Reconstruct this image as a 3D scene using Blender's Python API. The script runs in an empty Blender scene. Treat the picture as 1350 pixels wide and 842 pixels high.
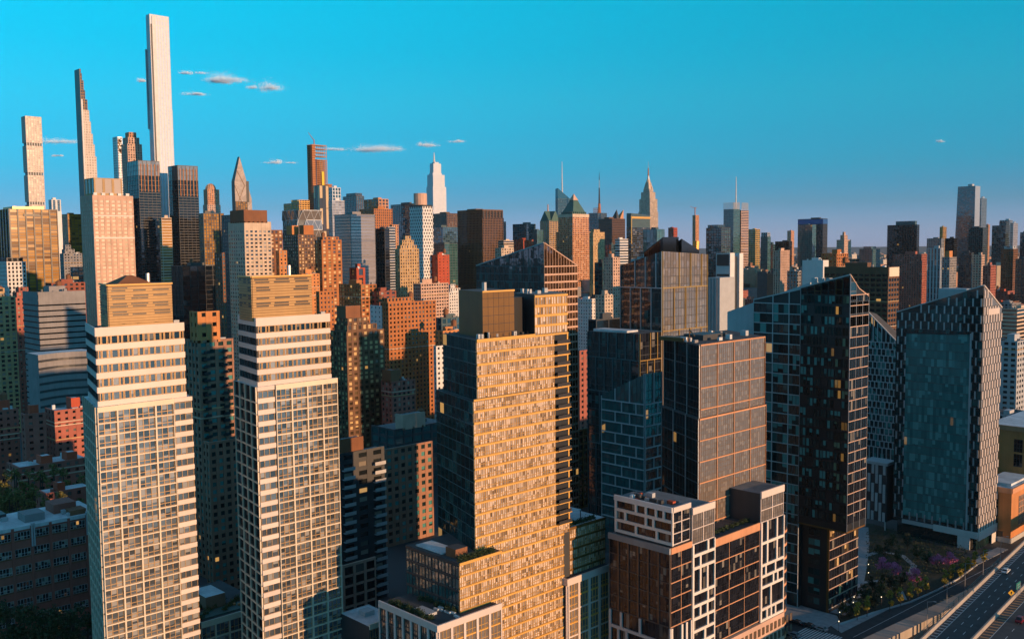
import bpy, math, random, zlib
import numpy as np
from mathutils import Matrix, Vector
random.seed(7)
R = math.radians
scene = bpy.context.scene
C = scene.collection

# ------------------------------------------------------------------ camera
# Local frame: +X = crosstown west, +Y = downtown, Z up, metres. Drone hovering at 121 m.
F_PX, CX, CY, CAMZ = 1268.0, 675.0, 421.0, 121.0
YAW, PITCH, ROLL = R(46.3), R(-4.2), R(-0.6)
CM = Matrix.Rotation(YAW, 4, 'Z') @ Matrix.Rotation(math.pi/2 + PITCH, 4, 'X') @ Matrix.Rotation(ROLL, 4, 'Z')
cam_d = bpy.data.cameras.new('camera'); cam = bpy.data.objects.new('camera', cam_d); C.objects.link(cam)
cam.matrix_world = Matrix.Translation((0, 0, CAMZ)) @ CM
cam_d.sensor_fit = 'HORIZONTAL'; cam_d.sensor_width = 36.0; cam_d.lens = 36.0 * F_PX / 1350.0
cam_d.clip_start = 1.0; cam_d.clip_end = 90000.0
scene.camera = cam

# ------------------------------------------------------------------ light
SUN_EL, SUN_ANG = R(5.5), R(11.0)          # elevation; angle from +X (west face normal) towards +Y
sun_dir = Vector((math.cos(SUN_ANG)*math.cos(SUN_EL), math.sin(SUN_ANG)*math.cos(SUN_EL), math.sin(SUN_EL)))
sl = bpy.data.lights.new('sun', 'SUN'); sl.energy = 3.9; sl.angle = R(0.55); sl.color = (1.0, 0.57, 0.29)
so = bpy.data.objects.new('sun', sl); C.objects.link(so)
so.rotation_euler = sun_dir.to_track_quat('Z', 'Y').to_euler(); so.location = (300, 80, 400)

world = bpy.data.worlds.new('World'); scene.world = world; world.use_nodes = True
wn, wl = world.node_tree.nodes, world.node_tree.links
wn.clear()
sky = wn.new('ShaderNodeTexSky'); sky.sky_type = 'NISHITA'; sky.sun_disc = False
sky.sun_elevation = SUN_EL; sky.sun_rotation = math.pi/2 - SUN_ANG
sky.air_density = 1.0; sky.dust_density = 0.0; sky.ozone_density = 4.0
tc = wn.new('ShaderNodeTexCoord'); sx = wn.new('ShaderNodeSeparateXYZ'); wl.new(tc.outputs['Generated'], sx.inputs[0])
mr = wn.new('ShaderNodeMapRange'); mr.inputs[1].default_value = -0.02; mr.inputs[2].default_value = 0.50
wl.new(sx.outputs['Z'], mr.inputs[0])
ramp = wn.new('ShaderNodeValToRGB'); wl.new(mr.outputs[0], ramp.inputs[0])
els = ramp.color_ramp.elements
SKY_GAIN = 3.6                                # colour grade of the whole sky: lilac at the horizon, cyan above, red added overhead out of view to warm shade
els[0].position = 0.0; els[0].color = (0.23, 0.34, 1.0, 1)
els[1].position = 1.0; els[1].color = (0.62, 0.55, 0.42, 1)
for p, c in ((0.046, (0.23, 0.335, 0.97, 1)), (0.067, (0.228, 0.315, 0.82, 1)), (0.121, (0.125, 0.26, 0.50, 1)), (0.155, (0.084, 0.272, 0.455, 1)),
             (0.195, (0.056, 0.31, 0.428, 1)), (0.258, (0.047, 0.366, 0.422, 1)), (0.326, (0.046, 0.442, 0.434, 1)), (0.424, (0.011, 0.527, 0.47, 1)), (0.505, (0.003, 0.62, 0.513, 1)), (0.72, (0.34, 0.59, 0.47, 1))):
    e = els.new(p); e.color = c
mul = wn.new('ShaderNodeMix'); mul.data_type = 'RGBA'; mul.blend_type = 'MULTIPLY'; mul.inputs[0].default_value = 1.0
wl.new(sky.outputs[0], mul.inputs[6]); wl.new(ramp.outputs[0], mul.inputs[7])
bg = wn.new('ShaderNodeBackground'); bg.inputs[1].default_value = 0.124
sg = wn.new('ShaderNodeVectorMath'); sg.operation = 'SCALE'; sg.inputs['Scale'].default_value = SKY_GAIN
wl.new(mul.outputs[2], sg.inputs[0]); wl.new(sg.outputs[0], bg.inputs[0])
wo = wn.new('ShaderNodeOutputWorld'); wl.new(bg.outputs[0], wo.inputs[0])

vs = scene.view_settings
vs.view_transform = 'Standard'; vs.look = 'None'; vs.gamma = 1.0; vs.exposure = 0.4; vs.use_curve_mapping = False
scene.render.engine = 'CYCLES'
cy = scene.cycles
cy.use_denoising = True
try: cy.denoiser = 'OPENIMAGEDENOISE'
except Exception: pass
cy.max_bounces = 5; cy.diffuse_bounces = 2; cy.glossy_bounces = 3; cy.transmission_bounces = 3; cy.volume_bounces = 0
cy.caustics_reflective = False; cy.caustics_refractive = False; cy.sample_clamp_indirect = 4.0

# ------------------------------------------------------------------ geometry helpers
CR = CM.to_3x3()
_fw = CR @ Vector((0, 0, -1)); _fh = Vector((_fw.x, _fw.y, 0)).normalized()
def ray(x, y): return CR @ Vector(((x-CX)/F_PX, (CY-y)/F_PX, -1.0))
def at(x, y, t):
    "point seen at photo position x, y, at t metres along the horizontal viewing axis"
    d = ray(x, y); return Vector((0, 0, CAMZ)) + d*(t/d.dot(_fh))
def onz(x, y, z=0.0):
    d = ray(x, y); return Vector((0, 0, CAMZ)) + d*((z-CAMZ)/d.z)
def proj(p):
    q = CR.transposed() @ (Vector(p)-Vector((0, 0, CAMZ))); return CX - F_PX*q.x/q.z, CY + F_PX*q.y/q.z

class MB:
    "collects faces (with a material slot and optional uv) and links them as one mesh object"
    def __init__(s): s.v = []; s.f = []; s.m = []; s.uv = []
    def face(s, pts, m=0, uv=None):
        n = len(s.v); s.v.extend([tuple(p) for p in pts]); s.f.append(tuple(range(n, n+len(pts)))); s.m.append(m); s.uv.append(uv)
    def hexa(s, p, m=0, skip=()):
        "p: 8 points, bottom ring 0-3 (ccw from above) and top ring 4-7"
        n = len(s.v); s.v.extend([tuple(q) for q in p])
        for i, q in enumerate(((0,3,2,1), (4,5,6,7), (0,1,5,4), (1,2,6,5), (2,3,7,6), (3,0,4,7))):
            if i in skip: continue
            s.f.append(tuple(n+k for k in q)); s.m.append(m); s.uv.append(None)
    def box(s, x0, x1, y0, y1, z0, z1, m=0, skip=()):
        s.hexa(((x0,y0,z0),(x1,y0,z0),(x1,y1,z0),(x0,y1,z0),(x0,y0,z1),(x1,y0,z1),(x1,y1,z1),(x0,y1,z1)), m, skip)
    def prism(s, poly, z0, z1, m=0, mtop=None):
        "poly ccw from above; z1 a number or a list of heights"
        n = len(poly); zt = z1 if isinstance(z1, (list, tuple)) else [z1]*n
        k = len(s.v)
        s.v.extend([(p[0], p[1], z0) for p in poly]); s.v.extend([(p[0], p[1], zt[i]) for i, p in enumerate(poly)])
        for i in range(n):
            j = (i+1) % n; s.f.append((k+i, k+j, k+n+j, k+n+i)); s.m.append(m); s.uv.append(None)
        s.f.append(tuple(k+n+i for i in range(n))); s.m.append(m if mtop is None else mtop); s.uv.append(None)
        s.f.append(tuple(k+n-1-i for i in range(n))); s.m.append(m); s.uv.append(None)
    def cyl(s, a, b, r0, r1, n=8, m=0, caps=True):
        a = Vector(a); b = Vector(b); ax = (b-a).normalized()
        t = ax.orthogonal().normalized(); q = ax.cross(t)
        k = len(s.v)
        for c, r in ((a, r0), (b, r1)):
            for i in range(n):
                w = 2*math.pi*i/n; s.v.append(tuple(c + (t*math.cos(w)+q*math.sin(w))*r))
        for i in range(n):
            j = (i+1) % n; s.f.append((k+i, k+j, k+n+j, k+n+i)); s.m.append(m); s.uv.append(None)
        if caps:
            s.f.append(tuple(k+n+i for i in range(n))); s.m.append(m); s.uv.append(None)
            s.f.append(tuple(k+n-1-i for i in range(n))); s.m.append(m); s.uv.append(None)
    def bar(s, o, e, u0, u1, o0, o1, z0, z1, m=0, back=False):
        "a box on a facade: o origin xy, e unit xy along the face left to right, outward is to the right of e; o0/o1 outward"
        nx, ny = e[1], -e[0]
        def P(u, w, z): return (o[0]+e[0]*u+nx*w, o[1]+e[1]*u+ny*w, z)
        s.hexa((P(u0,o1,z0), P(u1,o1,z0), P(u1,o0,z0), P(u0,o0,z0), P(u0,o1,z1), P(u1,o1,z1), P(u1,o0,z1), P(u0,o0,z1)), m, () if back else (4,))
    def mesh(s, name, mats):
        me = bpy.data.meshes.new(name); me.from_pydata(s.v, [], s.f)
        for m in mats: me.materials.append(m)
        if len(mats) > 1: me.polygons.foreach_set('material_index', s.m)
        if any(u is not None for u in s.uv):
            l = me.uv_layers.new(name='UVMap'); buf = []
            for f, u in zip(s.f, s.uv):
                if u is None: buf.extend([0.5, 0.5]*len(f))
                else:
                    for q in u: buf.extend(q)
            l.data.foreach_set('uv', buf)
        me.update(); return me
    def build(s, name, mats, parent=None, loc=None, stuff=False, smooth=False):
        if not isinstance(mats, (list, tuple)): mats = [mats]
        me = s.mesh(name, mats)
        if smooth: me.polygons.foreach_set('use_smooth', [True]*len(me.polygons))
        return link(name, me, parent, loc, stuff)
def link(name, me, parent=None, loc=None, stuff=False, rz=0.0):
    o = bpy.data.objects.new(name, me); C.objects.link(o)
    if parent is not None: o.parent = parent
    if loc is not None: o.location = loc
    if rz: o.rotation_euler = (0, 0, rz)
    if stuff: o['kind'] = 'stuff'
    return o
def thing(name, label, cat, loc=(0, 0, 0), rz=0.0, group=None):
    o = bpy.data.objects.new(name, None); C.objects.link(o); o.empty_display_size = 2
    o.location = loc; o.rotation_euler = (0, 0, rz); o['label'] = label; o['category'] = cat; o['kind'] = 'thing'
    if group: o['group'] = group
    return o
def tag(o, label, cat, group=None):
    o['label'] = label; o['category'] = cat
    if group: o['group'] = group
    return o
def copy_tree(o, parent=None):
    c = o.copy(); C.objects.link(c); c.parent = parent
    for ch in o.children: copy_tree(ch, c)
    return c

# ------------------------------------------------------------------ materials
def nd(nt, t, **kw):
    n = nt.nodes.new(t)
    for k, v in kw.items(): setattr(n, k, v)
    return n
def base_mat(name):
    m = bpy.data.materials.new(name); m.use_nodes = True
    nt = m.node_tree; return m, nt, nt.nodes['Principled BSDF']
_W = {}
def wall(name, col, rough=0.8, var=0.22, scale=0.15, stain=0.5, metallic=0.0, bump=0.0):
    "painted / masonry surface: base colour broken up by soft blotches, fine grain and vertical streaks"
    if name in _W: return _W[name]
    m, nt, b = base_mat(name); L = nt.links
    t = nd(nt, 'ShaderNodeTexCoord')
    n1 = nd(nt, 'ShaderNodeTexNoise'); n1.inputs['Scale'].default_value = scale; n1.inputs['Detail'].default_value = 6
    L.new(t.outputs['Object'], n1.inputs['Vector'])
    mp = nd(nt, 'ShaderNodeMapping'); mp.inputs['Scale'].default_value = (1.3, 1.3, 0.06); L.new(t.outputs['Object'], mp.inputs['Vector'])
    n2 = nd(nt, 'ShaderNodeTexNoise'); n2.inputs['Scale'].default_value = 0.7; n2.inputs['Detail'].default_value = 4
    L.new(mp.outputs[0], n2.inputs['Vector'])
    mx = nd(nt, 'ShaderNodeMath', operation='MULTIPLY_ADD'); mx.inputs[1].default_value = stain; L.new(n2.outputs[0], mx.inputs[0]); L.new(n1.outputs[0], mx.inputs[2])
    r = nd(nt, 'ShaderNodeMapRange'); r.inputs[1].default_value = 0.35; r.inputs[2].default_value = 0.65+stain*0.6
    r.inputs[3].default_value = 1-var; r.inputs[4].default_value = 1+var; L.new(mx.outputs[0], r.inputs[0])
    oi = nd(nt, 'ShaderNodeObjectInfo')
    rr = nd(nt, 'ShaderNodeMapRange'); rr.inputs[3].default_value = 0.93; rr.inputs[4].default_value = 1.07; L.new(oi.outputs['Random'], rr.inputs[0])
    mm = nd(nt, 'ShaderNodeMath', operation='MULTIPLY'); L.new(r.outputs[0], mm.inputs[0]); L.new(rr.outputs[0], mm.inputs[1])
    mc = nd(nt, 'ShaderNodeMix', data_type='RGBA', blend_type='MULTIPLY'); mc.inputs[0].default_value = 1
    mc.inputs[6].default_value = (*col, 1); L.new(mm.outputs[0], mc.inputs[7])
    L.new(mc.outputs[2], b.inputs['Base Color'])
    b.inputs['Roughness'].default_value = rough; b.inputs['Metallic'].default_value = metallic
    if bump:
        bp = nd(nt, 'ShaderNodeBump'); bp.inputs['Strength'].default_value = bump; bp.inputs['Distance'].default_value = 0.1
        n3 = nd(nt, 'ShaderNodeTexNoise'); n3.inputs['Scale'].default_value = 3.0; L.new(t.outputs['Object'], n3.inputs['Vector'])
        L.new(n3.outputs[0], bp.inputs['Height']); L.new(bp.outputs[0], b.inputs['Normal'])
    _W[name] = m; return m
_G = {}
def glass(name, dark, blind=(0.25, 0.24, 0.22), pb=0.25, pl=0.02, ior=1.9, tilt=0.02, rough=0.06, lit=(1.0, 0.52, 0.14), ls=0.45, wob=0.0, metallic=0.0, tint2=None, spark=0.0):
    "window glass: one uv cell per pane; some panes have blinds, a few rooms are lit, every pane sits at a slightly different angle"
    if name in _G: return _G[name]
    m, nt, b = base_mat(name); L = nt.links
    uv = nd(nt, 'ShaderNodeUVMap'); uv.uv_map = 'UVMap'
    fl = nd(nt, 'ShaderNodeVectorMath', operation='FLOOR'); L.new(uv.outputs[0], fl.inputs[0])
    oi = nd(nt, 'ShaderNodeObjectInfo')
    sc = nd(nt, 'ShaderNodeMath', operation='MULTIPLY'); sc.inputs[1].default_value = 977.0; L.new(oi.outputs['Random'], sc.inputs[0])
    wnz = nd(nt, 'ShaderNodeTexWhiteNoise', noise_dimensions='4D'); L.new(fl.outputs[0], wnz.inputs['Vector']); L.new(sc.outputs[0], wnz.inputs['W'])
    sp = nd(nt, 'ShaderNodeSeparateColor'); L.new(wnz.outputs['Color'], sp.inputs[0])
    g1 = nd(nt, 'ShaderNodeMapRange'); g1.inputs[1].default_value = 1-pb-0.06; g1.inputs[2].default_value = 1-pb+0.06; L.new(sp.outputs[0], g1.inputs[0])
    # blinds hang to different heights in each pane
    fr = nd(nt, 'ShaderNodeVectorMath', operation='FRACTION'); L.new(uv.outputs[0], fr.inputs[0])
    sf = nd(nt, 'ShaderNodeSeparateXYZ'); L.new(fr.outputs[0], sf.inputs[0])
    dr = nd(nt, 'ShaderNodeMath', operation='MULTIPLY_ADD'); dr.inputs[1].default_value = -1.2; dr.inputs[2].default_value = 0.7; L.new(sp.outputs[1], dr.inputs[0])
    ge = nd(nt, 'ShaderNodeMath', operation='GREATER_THAN'); L.new(sf.outputs[1], ge.inputs[0]); L.new(dr.outputs[0], ge.inputs[1])
    bm = nd(nt, 'ShaderNodeMath', operation='MULTIPLY'); L.new(g1.outputs[0], bm.inputs[0]); L.new(ge.outputs[0], bm.inputs[1])
    dk = nd(nt, 'ShaderNodeMix', data_type='RGBA'); dk.inputs[6].default_value = (*dark, 1)
    t2 = tint2 or tuple(min(1, c*2.2+0.004) for c in dark)
    dk.inputs[7].default_value = (*t2, 1); L.new(sp.outputs[2], dk.inputs[0])
    mc = nd(nt, 'ShaderNodeMix', data_type='RGBA'); L.new(bm.outputs[0], mc.inputs[0]); L.new(dk.outputs[2], mc.inputs[6]); mc.inputs[7].default_value = (*blind, 1)
    L.new(mc.outputs[2], b.inputs['Base Color'])
    b.inputs['IOR'].default_value = ior; b.inputs['Roughness'].default_value = rough; b.inputs['Metallic'].default_value = metallic
    # lit rooms
    w2 = nd(nt, 'ShaderNodeTexWhiteNoise', noise_dimensions='4D'); L.new(fl.outputs[0], w2.inputs['Vector'])
    s2 = nd(nt, 'ShaderNodeMath', operation='ADD'); s2.inputs[1].default_value = 41.3; L.new(sc.outputs[0], s2.inputs[0]); L.new(s2.outputs[0], w2.inputs['W'])
    g2 = nd(nt, 'ShaderNodeMath', operation='GREATER_THAN'); g2.inputs[1].default_value = 1-pl; L.new(w2.outputs['Value'], g2.inputs[0])
    em = nd(nt, 'ShaderNodeMath', operation='MULTIPLY'); em.inputs[1].default_value = ls; L.new(g2.outputs[0], em.inputs[0])
    em2 = nd(nt, 'ShaderNodeMath', operation='MULTIPLY'); L.new(em.outputs[0], em2.inputs[0]); L.new(sp.outputs[1], em2.inputs[1])
    b.inputs['Emission Color'].default_value = (*lit, 1); L.new(em2.outputs[0], b.inputs['Emission Strength'])
    # pane tilt + float-glass wobble
    geo = nd(nt, 'ShaderNodeNewGeometry')
    sb = nd(nt, 'ShaderNodeVectorMath', operation='SUBTRACT'); sb.inputs[1].default_value = (0.5, 0.5, 0.5); L.new(wnz.outputs['Color'], sb.inputs[0])
    scl = nd(nt, 'ShaderNodeVectorMath', operation='SCALE'); scl.inputs['Scale'].default_value = tilt*2; L.new(sb.outputs[0], scl.inputs[0])
    ad = nd(nt, 'ShaderNodeVectorMath', operation='ADD'); L.new(geo.outputs['Normal'], ad.inputs[0]); L.new(scl.outputs[0], ad.inputs[1])
    last = ad
    if wob:
        t = nd(nt, 'ShaderNodeTexCoord'); nz = nd(nt, 'ShaderNodeTexNoise'); nz.inputs['Scale'].default_value = 0.9; nz.inputs['Detail'].default_value = 1.5
        av = nd(nt, 'ShaderNodeVectorMath', operation='ADD'); L.new(t.outputs['Object'], av.inputs[0]); L.new(sc.outputs[0], av.inputs[1])
        L.new(av.outputs[0], nz.inputs['Vector'])
        s3 = nd(nt, 'ShaderNodeVectorMath', operation='SUBTRACT'); s3.inputs[1].default_value = (0.5, 0.5, 0.5); L.new(nz.outputs['Color'], s3.inputs[0])
        s4 = nd(nt, 'ShaderNodeVectorMath', operation='SCALE'); s4.inputs['Scale'].default_value = wob; L.new(s3.outputs[0], s4.inputs[0])
        a2 = nd(nt, 'ShaderNodeVectorMath', operation='ADD'); L.new(last.outputs[0], a2.inputs[0]); L.new(s4.outputs[0], a2.inputs[1]); last = a2
    no = nd(nt, 'ShaderNodeVectorMath', operation='NORMALIZE'); L.new(last.outputs[0], no.inputs[0])
    L.new(no.outputs[0], b.inputs['Normal'])
    _G[name] = m; return m
def plain(name, col, rough=0.6, metallic=0.0, emit=None, es=0.0):
    if name in _W: return _W[name]
    m, nt, b = base_mat(name); L = nt.links
    t = nd(nt, 'ShaderNodeTexCoord'); n1 = nd(nt, 'ShaderNodeTexNoise'); n1.inputs['Scale'].default_value = 1.7; n1.inputs['Detail'].default_value = 5
    L.new(t.outputs['Object'], n1.inputs['Vector'])
    r = nd(nt, 'ShaderNodeMapRange'); r.inputs[1].default_value = 0.3; r.inputs[2].default_value = 0.7; r.inputs[3].default_value = 0.85; r.inputs[4].default_value = 1.12
    L.new(n1.outputs[0], r.inputs[0])
    mc = nd(nt, 'ShaderNodeMix', data_type='RGBA', blend_type='MULTIPLY'); mc.inputs[0].default_value = 1
    mc.inputs[6].default_value = (*col, 1); L.new(r.outputs[0], mc.inputs[7]); L.new(mc.outputs[2], b.inputs['Base Color'])
    b.inputs['Roughness'].default_value = rough; b.inputs['Metallic'].default_value = metallic
    if emit: b.inputs['Emission Color'].default_value = (*emit, 1); b.inputs['Emission Strength'].default_value = es
    _W[name] = m; return m

W = {
 'cream': wall('cream_panel', (0.70, 0.60, 0.46), 0.55, 0.08),
 'pinkwhite': wall('white_spandrel_panel', (0.66, 0.57, 0.52), 0.5, 0.07),
 'tanframe': plain('tan_window_frame', (0.42, 0.27, 0.13), 0.45, 0.3),
 'goldframe': plain('gold_window_frame', (0.50, 0.28, 0.09), 0.4, 0.2),
 'tan': wall('tan_brick', (0.48, 0.31, 0.15)),
 'goldtan': wall('gold_tan_panel', (0.64, 0.35, 0.08), 0.5, 0.15),
 'orange': wall('orange_brick', (0.52, 0.21, 0.07)),
 'rust': wall('rust_brick', (0.40, 0.145, 0.045)),
 'brown': wall('brown_brick', (0.21, 0.085, 0.038)),
 'umber': wall('umber_metal', (0.125, 0.055, 0.022), 0.6),
 'red': wall('red_brick', (0.26, 0.075, 0.045)),
 'darkred': wall('dark_red_brick', (0.34, 0.105, 0.075)),
 'sienna': wall('sienna_brick', (0.33, 0.17, 0.11)),
 'louvre': wall('tan_louvre_metal', (0.40, 0.235, 0.085), 0.5, 0.2),
 'boldwhite': wall('white_frame_panel', (0.72, 0.66, 0.60), 0.5, 0.06),
 'redpanel': wall('red_panel', (0.42, 0.07, 0.03)),
 'lime': wall('limestone', (0.56, 0.43, 0.32)),
 'pink': wall('pink_granite', (0.54, 0.35, 0.26)),
 'salmon': wall('salmon_brick', (0.56, 0.27, 0.14)),
 'ivory': wall('ivory_concrete', (0.62, 0.54, 0.48), 0.6, 0.08),
 'white': wall('white_concrete', (0.66, 0.64, 0.62), 0.6, 0.10),
 'grey': wall('grey_stone', (0.24, 0.23, 0.23)),
 'lgrey': wall('light_grey_stone', (0.42, 0.43, 0.44), 0.6, 0.12),
 'dgrey': wall('dark_grey_metal', (0.045, 0.048, 0.052), 0.5),
 'black': wall('black_metal', (0.018, 0.019, 0.021), 0.4),
 'bronze': wall('bronze_metal', (0.15, 0.072, 0.016), 0.5, 0.25, metallic=0.15),
 'gold': wall('gold_metal', (0.55, 0.33, 0.10), 0.35, 0.15, metallic=0.6),
 'teal': wall('teal_metal', (0.06, 0.10, 0.11), 0.4),
 'silver': wall('silver_metal', (0.45, 0.46, 0.48), 0.35, 0.1, metallic=0.5),
 'copper': wall('green_copper', (0.06, 0.13, 0.11), 0.6),
 'roof': wall('grey_roof_gravel', (0.16, 0.17, 0.175), 0.9, 0.35, 0.25),
 'roofl': wall('pale_roof_membrane', (0.55, 0.57, 0.58), 0.8, 0.3, 0.2),
 'roofd': wall('dark_roof_tar', (0.06, 0.062, 0.065), 0.9, 0.35, 0.25),
 'rail': plain('dark_railing_metal', (0.04, 0.04, 0.045), 0.5, 0.5),
 'conc': wall('bare_concrete', (0.30, 0.27, 0.24)),
}
G = {
 'dark': glass('dark_window_glass', (0.006, 0.008, 0.009), (0.16, 0.15, 0.13), 0.16, 0.006),
 'res': glass('apartment_window_glass', (0.010, 0.013, 0.014), (0.34, 0.30, 0.24), 0.26, 0.010),
 'teal': glass('teal_curtain_glass', (0.022, 0.082, 0.085), (0.045, 0.145, 0.142), 0.30, 0.004, ior=2.2, tilt=0.012, wob=0.06, tint2=(0.034, 0.112, 0.114)),
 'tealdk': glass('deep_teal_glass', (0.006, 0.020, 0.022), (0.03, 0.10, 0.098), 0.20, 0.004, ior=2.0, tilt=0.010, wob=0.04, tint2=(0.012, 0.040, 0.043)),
 'tealpane': glass('teal_apartment_pane', (0.006, 0.012, 0.013), (0.085, 0.28, 0.265), 0.36, 0.008, ior=1.5, tilt=0.012, tint2=(0.02, 0.05, 0.05)),
 'tealbright': glass('bright_teal_glass', (0.040, 0.145, 0.145), (0.11, 0.33, 0.32), 0.28, 0.004, ior=1.7, tilt=0.012, wob=0.06, tint2=(0.065, 0.22, 0.22)),
 'litroom': glass('lit_room_pane', (0.010, 0.012, 0.010), (0.16, 0.22, 0.14), 0.35, 0.14, ior=1.5, tilt=0.012, ls=0.30, lit=(1.0, 0.50, 0.12)),
 'blue': glass('blue_curtain_glass', (0.010, 0.028, 0.040), (0.05, 0.10, 0.13), 0.2, 0.002, ior=2.2, tilt=0.01),
 'black': glass('black_curtain_glass', (0.003, 0.004, 0.005), (0.02, 0.02, 0.02), 0.12, 0.003, ior=1.6, tilt=0.008),
 'bronze': glass('bronze_curtain_glass', (0.030, 0.014, 0.005), (0.12, 0.065, 0.03), 0.25, 0.006, ior=1.9, tilt=0.015),
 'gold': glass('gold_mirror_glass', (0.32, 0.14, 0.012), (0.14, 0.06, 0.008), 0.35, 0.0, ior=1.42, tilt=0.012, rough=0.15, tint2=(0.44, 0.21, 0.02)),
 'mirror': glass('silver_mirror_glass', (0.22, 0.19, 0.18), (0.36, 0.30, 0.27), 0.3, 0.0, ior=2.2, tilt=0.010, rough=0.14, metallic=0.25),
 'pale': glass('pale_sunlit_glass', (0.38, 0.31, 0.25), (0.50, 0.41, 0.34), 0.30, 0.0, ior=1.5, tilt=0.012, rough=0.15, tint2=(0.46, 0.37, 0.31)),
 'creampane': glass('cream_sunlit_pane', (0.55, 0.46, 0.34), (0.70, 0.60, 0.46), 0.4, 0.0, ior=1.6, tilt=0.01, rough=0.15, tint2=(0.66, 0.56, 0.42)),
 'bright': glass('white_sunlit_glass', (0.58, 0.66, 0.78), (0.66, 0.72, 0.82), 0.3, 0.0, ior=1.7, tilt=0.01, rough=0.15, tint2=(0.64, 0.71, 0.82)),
 'lit': glass('warm_blind_window_glass', (0.04, 0.026, 0.014), (0.66, 0.46, 0.22), 0.50, 0.012, ior=1.8, tilt=0.01),
 'bluegrey': glass('grey_blue_window_glass', (0.040, 0.052, 0.066), (0.36, 0.36, 0.35), 0.24, 0.0, ior=2.7, tilt=0.025, rough=0.10, wob=0.07, tint2=(0.15, 0.18, 0.21)),
 'curtained': glass('gold_curtained_glass', (0.15, 0.115, 0.09), (0.76, 0.63, 0.51), 0.40, 0.0, ior=2.1, tilt=0.09, rough=0.10, wob=0.25, tint2=(0.66, 0.53, 0.41)),  # curtained panes; the wide pane tones also paint reflected sparkle
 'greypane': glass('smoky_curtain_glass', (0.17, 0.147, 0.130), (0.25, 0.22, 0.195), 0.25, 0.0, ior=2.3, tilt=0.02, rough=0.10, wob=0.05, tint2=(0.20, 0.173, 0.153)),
 'navy': glass('navy_podium_glass', (0.006, 0.007, 0.011), (0.22, 0.20, 0.17), 0.08, 0.003, ior=1.38, tilt=0.03, rough=0.07, wob=0.05),
}

# ------------------------------------------------------------------ generic building
OCC = []          # footprints for the fill: x0, x1, y0, y1, z1
NAMED = []        # (photo box, short phrase) of every explicit building
def unit(a, b):
    d = (b[0]-a[0], b[1]-a[1]); l = math.hypot(*d); return (d[0]/l, d[1]/l), l
def clad(mb, a, b, z0, z1, bay, flr, pu, pv, pp=0.30, sp=0.20, m=0, par=0.9, corner=True, topband=0.0):
    "piers and spandrels standing proud of the glass on the face a -> b (left to right seen from outside)"
    e, L = unit(a, b); nb = max(1, round(L/bay)); nf = max(1, round((z1-z0)/flr)); bw = L/nb; fh = (z1-z0)/nf
    if pu > 0:
        hw = pu*bw/2
        for i in range(nb+1):
            u0 = max(0, i*bw-hw); u1 = min(L, i*bw+hw)
            if i == 0 and corner: u0 = -pp+0.004
            mb.bar(a, e, u0, u1, 0, pp, z0, z1+par-0.004, m)
    if pv > 0:
        for j in range(nf):
            mb.bar(a, e, 0, L, 0, sp, z0+j*fh, z0+j*fh+pv*fh, m)
    mb.bar(a, e, 0, L, -0.35, sp+0.004, z1-topband, z1+par, m, back=True)
    return nb, nf
def core(mb, poly, z0, z1, faces, roofm=2):
    "glass-faced block; faces: {edge index: (nb, nf)} get uv cells and slot 0, others slot 1, roof slot 2"
    n = len(poly)
    for i in range(n):
        a = poly[i]; b = poly[(i+1) % n]
        pts = ((a[0],a[1],z0), (b[0],b[1],z0), (b[0],b[1],z1), (a[0],a[1],z1))
        if i in faces:
            nb, nf = faces[i]; mb.face(pts, 0, ((0,0),(nb,0),(nb,nf),(0,nf)))
        else: mb.face(pts, 1)
    mb.face([(p[0], p[1], z1) for p in poly], roofm)
def plan(xl, xc, xr, yt, t, w=None, d=None, sk=0.0):
    "north-west corner, east-west and north-south lengths from the photo columns of a block's left edge, near corner and right edge"
    P = at(xc, yt, t); e = (-math.cos(R(sk)), math.sin(R(sk)))
    if w is None:
        r = ray(xl, yt); w = (P.y*r.x-P.x*r.y)/(e[0]*r.y-e[1]*r.x)
    if d is None:
        r = ray(xr, yt); d = r.y*P.x/r.x-P.y
    return P, max(w, 1.0), max(d, 1.0), e
def block(parent, name, x0, x1, y0, y1, z0, z1, wm, gm, bay, flr, pu, pv, rm='roof', pp=0.3, sp=0.2, par=0.9, e=None, topband=0.0):
    "one storeyed block inside a thing, in the thing's own frame (x from -w to 0, y from 0 to d)"
    if e is None: e = (-1.0, 0.0)
    w = (x1-x0)
    nw = (x1, y0); ne = (x1+e[0]*w, y0+e[1]*w); se = (ne[0], ne[1]+(y1-y0)); sw = (x1, y1)
    poly = [ne, nw, sw, se]
    cb = MB(); kb = MB()
    fN = clad(kb, ne, nw, z0, z1, bay, flr, pu, pv, pp, sp, par=par, corner=False, topband=topband)
    fW = clad(kb, nw, sw, z0, z1, bay, flr, pu, pv, pp, sp, par=par, topband=topband)
    core(cb, poly, z0, z1, {0: fN, 1: fW})
    o = cb.build(name, [G[gm], W[wm], W[rm]], parent)
    kb.build('cladding', W[wm], o, stuff=True)
    return o
def note(P, w, d, z1, phrase=None):
    OCC.append((P.x-w, P.x, P.y, P.y+d, z1))
    if phrase:
        xs = [proj(q)[0] for q in ((P.x-w,P.y,z1), (P.x,P.y,z1), (P.x,P.y+d,z1))]
        NAMED.append((min(xs), max(xs), proj((P.x,P.y,z1))[1], phrase))
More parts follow.
